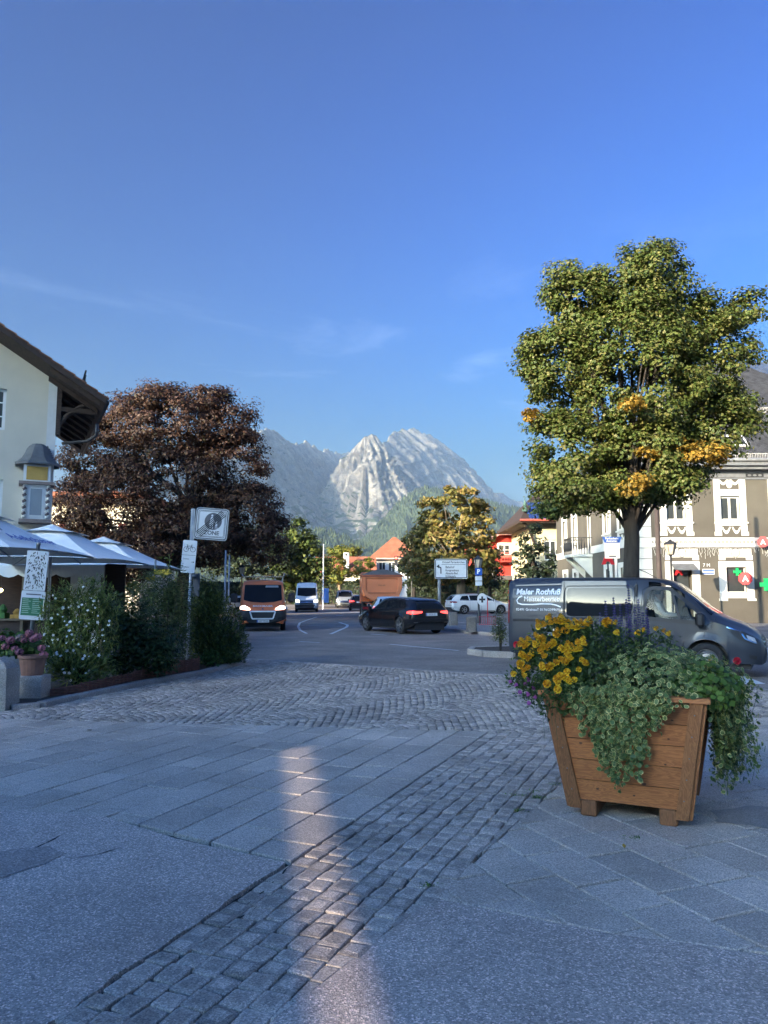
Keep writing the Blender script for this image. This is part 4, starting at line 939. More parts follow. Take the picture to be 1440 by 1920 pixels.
rg = MB(); rg.rings([[(cx - .7 + (.45 + a_) * math.cos(k * .45), -.15, W(0, 1067, 82).z + (.45 + a_) * math.sin(k * .45)) for k in range(14)] for a_ in (0, .08)]); rg.build('wrought_sign_ring', M_IRON, Rh)
MB().box(cx - 3.8, cx + 4.5, -1.8, -.01, W(0, 1086, 82).z - .1, W(0, 1080, 82).z).build('shop_awning', mat('dark_awning', (.09, .08, .08), .8, .2), Rh)

# ---- hipped red-roofed house and its low wing at the end of the street
Hh = thing('hipped_house', 'white house with steep hipped red tile roof at the end of the street', 'house', (0, 122, 0))
xa, xb = W(700, 1046, 122).x, W(785, 1046, 122).x; ze, zg = W(0, 1046, 122).z, W(0, 1005, 124).z; ax_ = W(739, 1005, 126).x
mb = MB(); hw = [(xa + .9 + k * 1.55, xa + 2.0 + k * 1.55, ze - 2.5, ze - .7) for k in range(4)]; wall_holes(mb, xa, xb, 0, ze, hw, 0, .4); mb.box(xa, xa + .4, .4, 9, 0, ze); mb.box(xb - .4, xb, .4, 9, 0, ze); mb.build('wall', M_WHITE, Hh)
for a in hw: window(Hh, *a, 0)
MB().add([(xa - .8, -.8, ze - .1), (xb + .8, -.8, ze - .1), (ax_ + .2, 4.3, zg), (ax_ - .2, 4.3, zg), (xa - .8, 10, ze - .1), (xb + .8, 10, ze - .1)], [(0, 1, 2, 3), (1, 5, 2), (0, 3, 4), (2, 5, 4, 3), (0, 4, 5, 1)]).build('roof', M_REDTILE, Hh)
MB().box(xb - 1.6, xb - 1.0, 3, 3.6, zg - 2.2, zg + .1).build('chimney', M_WHITE, Hh)
MB().box(xa - .85, xb + .85, -.9, -.78, ze - .25, ze - .05).build('gutter', mat('pale_gutter', (.5, .36, .3), .6, .1), Hh)
Lw = thing('low_house', 'low red-roofed house with a white chimney left of the hipped roof', 'house', (0, 116, 0))
xa, xb = W(590, 1050, 116).x, W(700, 1050, 116).x; ze, zg = W(0, 1072, 116).z, W(0, 1043, 119).z
MB().box(xa, xb, 0, 8, 0, ze).build('wall', M_CREAM, Lw)
MB().add([(xa - .6, -.8, ze - .2), (xb + .6, -.8, ze - .2), (xb + .3, 4, zg), (xa - .2, 4, zg), (xa - .6, 8.8, ze - .2), (xb + .6, 8.8, ze - .2)], [(0, 1, 2, 3), (3, 2, 5, 4), (0, 3, 4), (1, 5, 2)]).build('roof', M_REDTILE, Lw)
c = W(649, 1045, 116); co = MB().box(c.x - .42, c.x + .42, .2, 1.0, ze, W(0, 1036, 116).z).build('chimney', M_WHITE, Lw); MB().box(c.x - .2, c.x + .2, .18, .2 - .001, W(0, 1042, 116).z, W(0, 1038, 116).z).build('chimney_vent', M_IRON, co)

# ---- cream house with red shutters glimpsed behind the copper beech
Bh = thing('shuttered_house', 'cream house with red timber seen under the copper beech', 'house', (-24.6, 54, 0))
bw = [(1.6, 2.7, 1.2, 2.9), (4.2, 5.3, 1.2, 2.9), (1.6, 2.7, 5.0, 6.6), (4.2, 5.3, 5.0, 6.6)]
mb = MB(); wall_holes(mb, 0, 7, 0, 8.5, bw, 0, .4); mb.box(6.6, 7, .4, 9, 0, 8.5); mb.build('wall', M_CREAM, Bh)
for a in bw:
    window(Bh, *a, 0, bars=1)
    for s in (a[0] - .55, a[1] + .02): MB().box(s, s + .53, -.05, 0, a[2] - .05, a[3] + .05).build('shutter', mat('red_shutter', (.16, .03, .02), .7, .15), Bh)
MB().box(-.2, 7.2, -1.2, -.02, 3.6, 4.5).build('timber_balcony', mat('red_shutter', (.3, .04, .02)), Bh); MB().box(-.5, 7.5, -1.5, 9.5, 8.5, 8.8).build('roof', M_REDTILE, Bh)
MB().box(0, 5.4, -2.4, -2.3, 0, 1.2).build('garden_fence', mat('brown_fence', (.10, .035, .025), .8, .2), Bh)
# ================================================================== trees
M_BARK = mat('bark', (0.04, 0.032, 0.026), 0.95, 0.4, 9, 0.8, 30, stretch=(1, 1, .25))
M_BARKP = mat('pale_bark', (0.20, 0.15, 0.10), 0.95, 0.4, 6, 0.6, 20, stretch=(1, 1, .25))
def unit(a): return a / np.maximum(np.linalg.norm(a, axis=-1, keepdims=True), 1e-6)
def leaf_cloud(P, Nn, size, aspect=0.75, fold=0.18, rs=rng, along=None):
    """kite-shaped leaves: P positions, Nn leaf normals, size lengths"""
    n = len(P); Nn = unit(Nn)
    d = unit(np.cross(Nn, rs.normal(size=(n, 3)))) if along is None else unit(along - Nn * np.sum(along * Nn, -1, keepdims=True))
    sdir = np.cross(Nn, d); s = size[:, None]
    base = P - d * s * .5; tip = P + d * s * .5
    mid = P + d * s * .02; l_ = mid + sdir * s * aspect * .5 - Nn * s * fold; r_ = mid - sdir * s * aspect * .5 - Nn * s * fold
    V = np.stack([base, r_, tip, l_], 1).reshape(-1, 3)
    return V, (np.arange(n) * 4)[:, None] + np.arange(4)
def crown_points(lobes, per_m2, rc, n_leaf, rs, flat=0.6, inner=0.25):
    """clumps spread over the lobes (cx,cy,cz,rx,ry,rz), leaves spread through each clump"""
    Ps, Ns, cs = [], [], []
    for (cx, cy, cz, rx, ry, rz_) in lobes:
        ar = 4 * math.pi * ((rx*ry)**1.6 / 3 + (rx*rz_)**1.6 / 3 + (ry*rz_)**1.6 / 3) ** (1 / 1.6)
        k = max(3, int(ar * per_m2)); d = unit(rs.normal(size=(k, 3))); rad = np.where(rs.random(k) < inner, rs.uniform(.45, .8, k), rs.uniform(.8, 1.04, k))
        cc = np.array([cx, cy, cz]) + d * rad[:, None] * np.array([rx, ry, rz_])
        keep = np.ones(k, bool)
        for q in lobes:           # drop what is deep inside another lobe
            if q is (cx, cy, cz, rx, ry, rz_): continue
            e = np.sum(((cc - np.array(q[:3])) / np.array(q[3:])) ** 2, -1); keep &= ~((e < .35))
        cc, d = cc[keep], d[keep]; m = len(cc); cs.append(cc)
        sz = rs.uniform(.7, 1.35, m) * rc; nl = np.maximum(4, (n_leaf * rs.uniform(.6, 1.4, m)).astype(int))
        idx = np.repeat(np.arange(m), nl)
        off = rs.normal(size=(len(idx), 3)); off = off / np.linalg.norm(off, axis=1, keepdims=True) * (rs.random(len(idx)) ** .5)[:, None]
        Ps.append(cc[idx] + off * sz[idx, None] * np.array([1, 1, flat])); Ns.append(off * .8 + d[idx] * .5 + np.array([0, 0, .7]) + rs.normal(size=(len(idx), 3)) * .35)
    return np.concatenate(Ps), np.concatenate(Ns), np.concatenate(cs)
def tree(name, label, base, lobes, trunk, leaf, m, per=1.2, rc=.55, nl=60, bark=None, seed=1, extra=(), group=None, limbs=14, flat=.6, inner=.25, aspect=.75, droop=0.0):
    rs = np.random.default_rng(seed); b = Vector(base); t = thing(name, label, 'tree', base, group=group)
    P, Nn, cc = crown_points(lobes, per, rc, nl, rs, flat, inner)
    if droop: Nn = Nn + np.array([0, 0, -droop]) * rs.random((len(Nn), 1))
    V, F = leaf_cloud(P - np.array(base), Nn, rs.uniform(.7, 1.25, len(P)) * leaf, aspect, rs=rs); np_mesh('crown', V, F, m, t)
    for ex, em, q in extra:
        P2, N2, _ = crown_points(ex, per * q, rc * .8, nl, rs, flat, inner); V, F = leaf_cloud(P2 - np.array(base), N2, rs.uniform(.7, 1.25, len(P2)) * leaf, aspect, rs=rs); np_mesh('autumn_leaves', V, F, em, t)
    h, r0, lean = trunk; mb = MB(); top = Vector((lean, 0, h)); n = 7
    pth = [Vector((lean * k / n + .04 * math.sin(k * 2.1), .03 * math.cos(k * 1.7), h * k / n)) for k in range(n + 1)]
    mb.tube(pth, [r0 * (1.35 if k == 0 else 1.08 if k == 1 else 1 - .28 * k / n) for k in range(n + 1)], 12)
    rr = random.Random(seed)
    for c in [cc[rr.randrange(len(cc))] for _ in range(limbs)]:
        e = Vector(c) - b; k = rr.randint(4, n); s = pth[k]; mdl = s.lerp(e, .5) + Vector((rr.uniform(-.3, .3), rr.uniform(-.3, .3), rr.uniform(-.1, .5)))
        mb.tube([s, s.lerp(mdl, .5), mdl, mdl.lerp(e, .6), e], [r0 * .30, r0 * .22, r0 * .14, r0 * .08, r0 * .03], 6)
    mb.build('trunk', bark or M_BARK, t, smooth=True); return t
def lobe(px, py, rx, ry, Y, dy=0.0, ky=1.0):
    p = W(px, py, Y + dy); k = Y / FPX; return (p.x, p.y, p.z, rx * k, rx * k * ky, ry * k)
GR_BIG = leaf_mat('maple_leaves', [(0, (0.05, 0.08, 0.015)), (.45, (0.115, 0.15, 0.03)), (.8, (0.17, 0.17, 0.045)), (1, (0.23, 0.205, 0.065))], .3)
GR_YEL = leaf_mat('yellow_leaves', [(0, (0.20, 0.16, 0.03)), (.4, (0.42, 0.24, 0.035)), (.8, (0.50, 0.30, 0.05)), (1, (0.12, 0.13, 0.03))], .35)
GR_COP = leaf_mat('copper_leaves', [(0, (0.026, 0.014, 0.011)), (.5, (0.065, 0.033, 0.021)), (.85, (0.125, 0.064, 0.04)), (1, (0.055, 0.05, 0.02))], .2)
GR_CHE = leaf_mat('chestnut_leaves', [(0, (0.09, 0.10, 0.02)), (.4, (0.21, 0.18, 0.04)), (.75, (0.35, 0.26, 0.07)), (1, (0.40, 0.25, 0.09))], .3)
GR_MID = leaf_mat('lime_leaves', [(0, (0.03, 0.055, 0.014)), (.5, (0.06, 0.09, 0.02)), (1, (0.13, 0.15, 0.035))], .3)
GR_DRK = leaf_mat('dark_leaves', [(0, (0.014, 0.024, 0.012)), (.6, (0.026, 0.04, 0.018)), (1, (0.05, 0.066, 0.025))], .2)
GR_LGT = leaf_mat('light_leaves', [(0, (0.08, 0.11, 0.02)), (.6, (0.16, 0.17, 0.03)), (1, (0.26, 0.22, 0.04))], .35)
Yt = 21.0
bp_ = W(1181, 1075, Yt)
LB = [lobe(*a, Yt) for a in ((1195, 700, 130, 170), (1200, 545, 105, 75), (1225, 500, 55, 40), (1085, 570, 68, 68), (1060, 520, 32, 26), (1055, 690, 75, 85), (1010, 650, 32, 34), (1065, 850, 78, 80), (1025, 800, 34, 32), (1330, 690, 80, 110),
      (1330, 590, 45, 40), (1345, 800, 70, 62), (1200, 860, 100, 85), (1085, 925, 78, 38), (1230, 920, 62, 26), (1035, 950, 34, 18), (1275, 880, 50, 38), (1285, 640, 70, 70), (1150, 640, 90, 90))]
LB += [lobe(1404, 572, 26, 30, Yt), lobe(1372, 600, 24, 14, Yt), lobe(1395, 760, 22, 16, Yt), lobe(995, 690, 20, 20, Yt), lobe(1290, 905, 26, 12, Yt, -1)]
LY = [lobe(988, 778, 13, 17, Yt, -.4), lobe(1322, 852, 34, 17, Yt, -1.2), lobe(1215, 862, 17, 17, Yt, -1.5), lobe(1190, 905, 20, 26, Yt, -1.4), lobe(1185, 752, 10, 6, Yt, -1.9), lobe(1285, 845, 20, 9, Yt, -1.2)]
tree('maple_tree', 'large green maple with yellowing branches behind the grey van', (bp_.x, Yt, .1), LB, (5.4, .25, .12), .098, GR_BIG, per=5.0, rc=.43, nl=118, seed=11, extra=((LY, GR_YEL, .8),), limbs=40, flat=.58, aspect=.9, inner=.35)
Yb = 45.0
CB = [lobe(*a, Yb, ky=.8) for a in ((320, 800, 110, 72), (235, 790, 60, 52), (420, 790, 58, 60), (175, 860, 60, 55), (440, 880, 62, 85), (330, 900, 120, 90), (225, 940, 90, 90), (460, 970, 65, 70), (370, 1000, 110, 60), (150, 950, 46, 70), (500, 1010, 42, 52), (280, 1030, 100, 40), (235, 1055, 75, 36), (170, 1045, 50, 40), (300, 745, 50, 26), (390, 748, 40, 22))]
tree('copper_beech', 'dark copper beech with sunlit brown top on the left', (W(345, 1100, Yb).x, Yb, 0), CB, (7, .55, .3), .20, GR_COP, per=1.9, rc=.80, nl=85, seed=21, limbs=26, flat=.5, aspect=.55, droop=.5)
Yc = 57.0
CC = [lobe(*a, Yc) for a in ((845, 965, 58, 50), (890, 985, 36, 52), (838, 1030, 78, 60), (882, 1050, 55, 45), (800, 1060, 45, 36), (868, 925, 24, 16))]
tree('horse_chestnut', 'golden green horse chestnut standing behind the white direction board', (W(864, 1100, Yc).x, Yc, .1), CC, (4.2, .38, 0), .42, GR_CHE, per=1.3, rc=.62, nl=26, bark=M_BARKP, seed=31, flat=.5, aspect=.5, droop=.6)
tree('dark_tree', 'dark shaded tree left of the golden chestnut', (W(776, 1100, 72).x, 72, 0), [lobe(*a, 72) for a in ((778, 1030, 26, 26), (772, 1065, 28, 32), (800, 1090, 26, 20))], (4, .2, 0), .36, GR_DRK, per=1.2, rc=.6, nl=26, seed=41)
tree('dark_tree', 'dark shaded tree right of the golden chestnut', (W(918, 1100, 66).x, 66, 0), [lobe(*a, 66) for a in ((910, 1050, 18, 30), (918, 1080, 22, 22))], (4, .2, 0), .36, GR_DRK, per=1.2, rc=.6, nl=26, seed=42)
tree('street_tree', 'tall green tree behind the white delivery van', (W(575, 1100, 82).x, 82, 0), [lobe(*a, 82) for a in ((562, 1005, 26, 32), (578, 1045, 34, 38), (540, 1040, 32, 44), (598, 1070, 22, 26), (552, 1080, 36, 24))], (5, .25, 0), .42, GR_MID, per=1.2, rc=.75, nl=28, seed=43)
tree('street_tree', 'small round lime tree right of the white delivery van', (W(637, 1100, 96).x, 96, 0), [lobe(*a, 96) for a in ((630, 1060, 21, 20), (636, 1076, 21, 16), (620, 1078, 12, 14))], (3.4, .2, 0), .42, GR_LGT, per=1.2, rc=.7, nl=26, bark=M_BARKP, seed=44)
tree('street_tree', 'small yellow-green tree left of the orange dump truck', (W(684, 1100, 100).x, 100, 0), [lobe(*a, 100) for a in ((684, 1062, 17, 18), (676, 1080, 14, 16), (694, 1070, 10, 14))], (3.2, .2, 0), .42, GR_LGT, per=1.2, rc=.7, nl=26, seed=45)
tree('garden_tree', 'round tree rising behind the low red-roofed house', (W(645, 1080, 132).x, 132, 0), [lobe(*a, 132) for a in ((640, 1036, 24, 14), (658, 1034, 16, 11))], (6, .25, 0), .6, GR_LGT, per=.9, rc=1.0, nl=26, seed=46)
tree('yew_tree', 'dark tree in front of the yellow solar-roofed house', (W(1000, 1100, 57).x, 57, .1), [lobe(*a, 57) for a in ((1000, 1015, 26, 32), (1012, 1050, 32, 32), (985, 1050, 20, 30), (1005, 1080, 34, 22))], (4, .2, 0), .3, GR_DRK, per=1.5, rc=.5, nl=26, seed=47)
tree('dark_tree', 'dark tree behind the orange pick-up under the beech', (W(470, 1100, 80).x, 80, 0), [lobe(*a, 80) for a in ((470, 1040, 50, 40), (520, 1050, 36, 40), (430, 1060, 40, 26))], (4, .25, 0), .36, GR_DRK, per=1.1, rc=.7, nl=28, seed=48)
def hedge(name, label, x0, x1, y, dep, h, m, leaf, n, seed, group=None):
    rs = np.random.default_rng(seed); t = thing(name, label, 'hedge', ((x0 + x1) / 2, y, 0), group=group); w = x1 - x0
    P = np.stack([rs.uniform(-w/2, w/2, n), rs.uniform(0, dep, n), h * rs.random(n) ** .7], -1); top = rs.random(n) < .35; P[top, 2] = h * rs.uniform(.92, 1.05, top.sum()); P[~top, 1] = np.abs(rs.normal(0, .12, (~top).sum()))
    Nn = np.where(top[:, None], np.array([0, -.3, 1]), np.array([0, -1, .4])) + rs.normal(size=(n, 3)) * .5
    V, F = leaf_cloud(P, Nn, rs.uniform(.7, 1.3, n) * leaf, rs=rs); np_mesh('foliage', V, F, m, t)
    MB().box(-w/2 + .1, w/2 - .1, .15, dep, 0, h * .9).build('branches', M_BARK, t); return t
hedge('hedge', 'long dark hedge at the far end of the street', W(520, 1100, 108).x, W(700, 1100, 108).x, 108, 1.5, 3.2, GR_DRK, .4, 3000, 51)
hedge('hedge', 'dark hedge behind the white estate car', W(765, 1100, 74).x, W(960, 1100, 74).x, 76, 1.5, 2.8, GR_DRK, .34, 3000, 52)
hedge('hedge', 'dark hedge below the copper beech', W(300, 1100, 58).x, W(522, 1100, 58).x, 60, 1.5, 2.4, GR_DRK, .3, 3500, 53)
# ================================================================== vehicles
def paint(name, rgb, rough=0.28, coat=1.0, metal=0.0): return mat(name, rgb, rough, 0.04, 2.0, coat=coat, metal=metal)
M_TYRE = mat('tyre_rubber', (0.018, 0.018, 0.019), 0.85, 0.2, 20)
M_RIM = mat('alloy_rim', (0.42, 0.42, 0.43), 0.3, 0.1, 6, metal=0.8)
M_STEEL = mat('steel_rim', (0.28, 0.28, 0.29), 0.4, 0.1, 6, metal=0.6)
M_CGLASS = mat('car_glass', (0.012, 0.014, 0.017), 0.03, 0.1, 2, spec=0.16)
M_BLKPL = mat('black_plastic', (0.022, 0.022, 0.024), 0.6, 0.15, 10)
M_CHROME = mat('chrome_trim', (0.65, 0.65, 0.66), 0.15, 0.05, 4, metal=1.0)
M_HEAD = mat('headlamp_glass', (0.55, 0.56, 0.58), 0.08, 0.1, 8, metal=0.3)
M_LIT = mat('lit_headlamp', (0.8, 0.78, 0.7), 0.2, 0.05, 4, emit=(1.0, 0.93, 0.8), estr=3.5)
M_TAIL = mat('tail_lamp', (0.28, 0.01, 0.012), 0.15, 0.1, 8)
M_TLIT = mat('lit_tail_lamp', (0.5, 0.02, 0.02), 0.2, 0.05, 4, emit=(1.0, 0.06, 0.05), estr=1.2)
M_PLATE = mat('number_plate', (0.7, 0.7, 0.68), 0.5, 0.04, 4)
M_SEAM = mat('panel_gap', (0.006, 0.006, 0.007), 0.7, 0.1, 4)

class Car:
    """body lofted from cross-sections along x (front = +x), wheel arches cut into the lower edge"""
    def __init__(s, root, st, wheels, RW, pm, lower=None, arch=None, nx=90):
        s.root = root; s.wheels = wheels; s.RW = RW
        xs = [q[0] for q in st]; f = [pchip(xs, [q[k] for q in st]) for k in range(1, 10)]   # zl ws wm zm wb zb wr zr zc
        AR = arch or RW + .05
        X = sorted(set(np.round(np.concatenate([np.linspace(xs[0], xs[-1], nx), xs] + [np.linspace(w - AR, w + AR, 21) for w in wheels]), 4)))
        rings = []
        for x in X:
            zl, ws, wm, zm, wb, zb, wr, zr, zc = [g(x) for g in f]
            lo = zl
            for w in wheels:
                if abs(x - w) < AR: lo = max(lo, RW + math.sqrt(max(AR * AR - (x - w) ** 2, 0)) )
            zm = max(zm, lo + .03); zb = max(zb, zm + .02)
            h = [(ws if lo <= zl + .001 else wm + .012, lo), (wm + (.012 if lo > zl + .001 else 0), lo + (zm - lo) * .45), (wm, zm), (wm * .4 + wb * .6, zm + (zb - zm) * .6), (wb, zb), (wb + (wr - wb) * .5 + .012, zb + (zr - zb) * .5), (wr, zr), (wr * .93, zr + (zc - zr) * .55), (wr * .7, zr + (zc - zr) * .88), (0, zc)]
            rings.append([(x, -y, z) for y, z in h] + [(x, y, z) for y, z in h[-2::-1]])
        mb = MB(); mb.rings(rings, False); mb.add(rings[0], [tuple(range(len(rings[0])))]); mb.add(rings[-1], [tuple(range(len(rings[-1])))[::-1]])
        s.mb = mb; s.bvh = BVHTree.FromPolygons([Vector(v) for v in mb.v], mb.f)
        s.body = mb.build('body', pm, root, auto=38); s.X = X; s.x0, s.x1 = X[0], X[-1]; s.f = f
        u = MB(); mw = max(q[3] for q in st)
        u.box(s.x0 + .12, s.x1 - .25, -mw + .26, mw - .26, .17, max(.55, RW * 1.9)); u.build('underbody', M_BLKPL, root)
        for w in wheels:
            for sg in (-1, 1):
                a = MB(); n = 14; Rr = AR - .004
                a.rings([[(w + Rr * math.cos(math.pi * k / n), y, RW + Rr * math.sin(math.pi * k / n)) for k in range(n + 1)] for y in (sg * (mw - .02), sg * (mw - .34))], False); a.build('wheel_arch', M_BLKPL, root)
    def hit(s, o, d):
        p = s.bvh.ray_cast(Vector(o), Vector(d)); return p[0]
    def decal(s, name, pts, face, m, off=.006, cuts=3, parent=None, sub=True, smooth=True):
        """outline in the view from one side, laid onto the body. face: L,R (x,z)  F,B (y,z)  T (x,y)"""
        D = {'L': (0, 1, 0), 'R': (0, -1, 0), 'F': (-1, 0, 0), 'B': (1, 0, 0), 'T': (0, 0, -1)}[face]; D = Vector(D)
        def src(a, b):
            return {'L': (a, -6, b), 'R': (a, 6, b), 'F': (12, a, b), 'B': (-6, a, b), 'T': (a, b, 8)}[face]
        bm = bmesh.new(); vs = [bm.verts.new((p[0], p[1], 0)) for p in pts]; bm.faces.new(vs)
        bmesh.ops.triangulate(bm, faces=bm.faces[:])
        if cuts: bmesh.ops.subdivide_edges(bm, edges=bm.edges[:], cuts=cuts, use_grid_fill=True)
        last = None
        for v in bm.verts:
            h = s.hit(src(v.co.x, v.co.y), D)
            if h is None: h = last or Vector(src(v.co.x, v.co.y)) + D * 5
            last = h; v.co = h - D * off
        me = bpy.data.meshes.new(name); bm.normal_update(); bm.to_mesh(me); bm.free(); me.materials.append(m)
        if smooth: me.polygons.foreach_set('use_smooth', [True] * len(me.polygons))
        o = bpy.data.objects.new(name, me); C.objects.link(o); o.parent = parent or s.root; return o
    def line(s, name, pts, face, w, m, off=.007, closed=False, parent=None):
        D = Vector({'L': (0, 1, 0), 'R': (0, -1, 0), 'F': (-1, 0, 0), 'B': (1, 0, 0), 'T': (0, 0, -1)}[face])
        src = lambda a, b: {'L': (a, -6, b), 'R': (a, 6, b), 'F': (12, a, b), 'B': (-6, a, b), 'T': (a, b, 8)}[face]
        P = []; pts = list(pts) + ([pts[0]] if closed else [])
        for a, b in zip(pts[:-1], pts[1:]):
            n = max(1, int(math.dist(a, b) / .06))
            P += [(a[0]+(b[0]-a[0])*k/n, a[1]+(b[1]-a[1])*k/n) for k in range(n)]
        P.append(pts[-1]); la, lb = [], []
        for i, p in enumerate(P):
            q0, q1 = P[max(i-1, 0)], P[min(i+1, len(P)-1)]; dx, dy = q1[0]-q0[0], q1[1]-q0[1]; l = math.hypot(dx, dy) or 1
            for lst, sg in ((la, 1), (lb, -1)):
                h = s.hit(src(p[0] - dy/l*w/2*sg, p[1] + dx/l*w/2*sg), D)
                lst.append(tuple((h if h is not None else Vector(src(*p)) + D * 5) - D * off))
        return MB().rings([la, lb], False).build(name, m, parent or s.root)
    def wheel(s, x, y, sg, W_=.20, kind='spoke', n_sp=5, rim=None, steer=0.0):
        """y = outer face; sg = -1 left side of car seen from -y"""
        t = bpy.data.objects.new('wheel', None); C.objects.link(t); t.parent = s.root; t.location = (x, y - sg * W_ / 2, s.RW); t.rotation_euler = (0, 0, steer); r = s.RW
        Mx = Matrix.Rotation(R(-90) * sg, 4, 'X')
        ty = MB(); ty.lathe([(r * .62, -W_/2), (r * .9, -W_/2), (r * .985, -W_/2 + .03), (r, -W_/4), (r, W_/4), (r * .985, W_/2 - .03), (r * .9, W_/2), (r * .64, W_/2), (r * .62, W_/2 - .02)], 28, M=Mx); ty.build('tyre', M_TYRE, t, smooth=True)
        rm = MB()
        rm.lathe([(r * .645, W_/2 - .004), (r * .60, W_/2 - .01), (r * .58, W_/2 - .05), (r * .57, -W_/2)], 28, M=Mx)
        if kind == 'spoke':
            for k in range(n_sp):
                a = 2 * math.pi * k / n_sp
                for da in (-.16, .16):
                    p = [(r*.12*math.cos(a-.3), r*.12*math.sin(a-.3)), (r*.12*math.cos(a+.3), r*.12*math.sin(a+.3)), (r*.6*math.cos(a+da+.07), r*.6*math.sin(a+da+.07)), (r*.6*math.cos(a+da-.07), r*.6*math.sin(a+da-.07))]
                    rm.prism(p, W_/2 - .045, W_/2 - .018 + .002 * (da > 0), M=Mx)
            rm.lathe([(r*.17, W_/2 - .05), (r*.17, W_/2 - .012), (0, W_/2 - .008)], 12, M=Mx)
        else:
            rm.lathe([(r*.57, W_/2 - .06), (r*.45, W_/2 - .025), (r*.38, W_/2 - .055), (r*.2, W_/2 - .05), (r*.17, W_/2 - .02), (0, W_/2 - .015)], 24, M=Mx)
        rm.build('rim', rim or M_RIM, t, auto=40)
        MB().lathe([(r*.56, W_/2 - .08), (0, W_/2 - .08)], 20, M=Mx).build('brake_disc', M_BLKPL, t)
        return t
def plate(car_root, loc, rot, body, w=.52, h=.11):
    p = MB().box(-w/2, w/2, -.006, .006, -h/2, h/2).build('number_plate', M_PLATE, car_root); p.location = loc; p.rotation_euler = rot
    MB().box(-w/2, -w/2 + .045, -.008, -.0065, -h/2 + .004, h/2 - .004).build('euro_strip', M_BLUE, p)
    text(body, h * .82, M_BLK, p, (.02, -.008, -.003), ext=.001); return p
def mirror(root, x, y, z, sg, m, s=1.0):
    mb = MB(); mb.cbox((0, sg * .13 * s, 0), (.14 * s, .20 * s, .26 * s), bev=.04 * s); mb.box(-.03, .03, min(0, sg * .06), max(0, sg * .06), -.08 * s, -.02 * s)
    o = mb.build('wing_mirror', m, root, loc=(x, y, z)); MB().box(-.075 * s, -.071 * s, sg * .13 * s - .08 * s, sg * .13 * s + .08 * s, -.11 * s, .11 * s).build('mirror_glass', M_CGLASS, o); return o
def rnd(pts, r=.06, n=3):
    """round the corners of an outline"""
    out = []; N_ = len(pts)
    for i in range(N_):
        p, a, b = Vector(pts[i]), Vector(pts[i - 1]), Vector(pts[(i + 1) % N_])
        ra = min(r, (a - p).length * .45); rb = min(r, (b - p).length * .45); A, B = p + (a - p).normalized() * ra, p + (b - p).normalized() * rb
        for k in range(n + 1): t = k / n; out.append(tuple(A.lerp(p, t).lerp(p.lerp(B, t), t)))
    return out

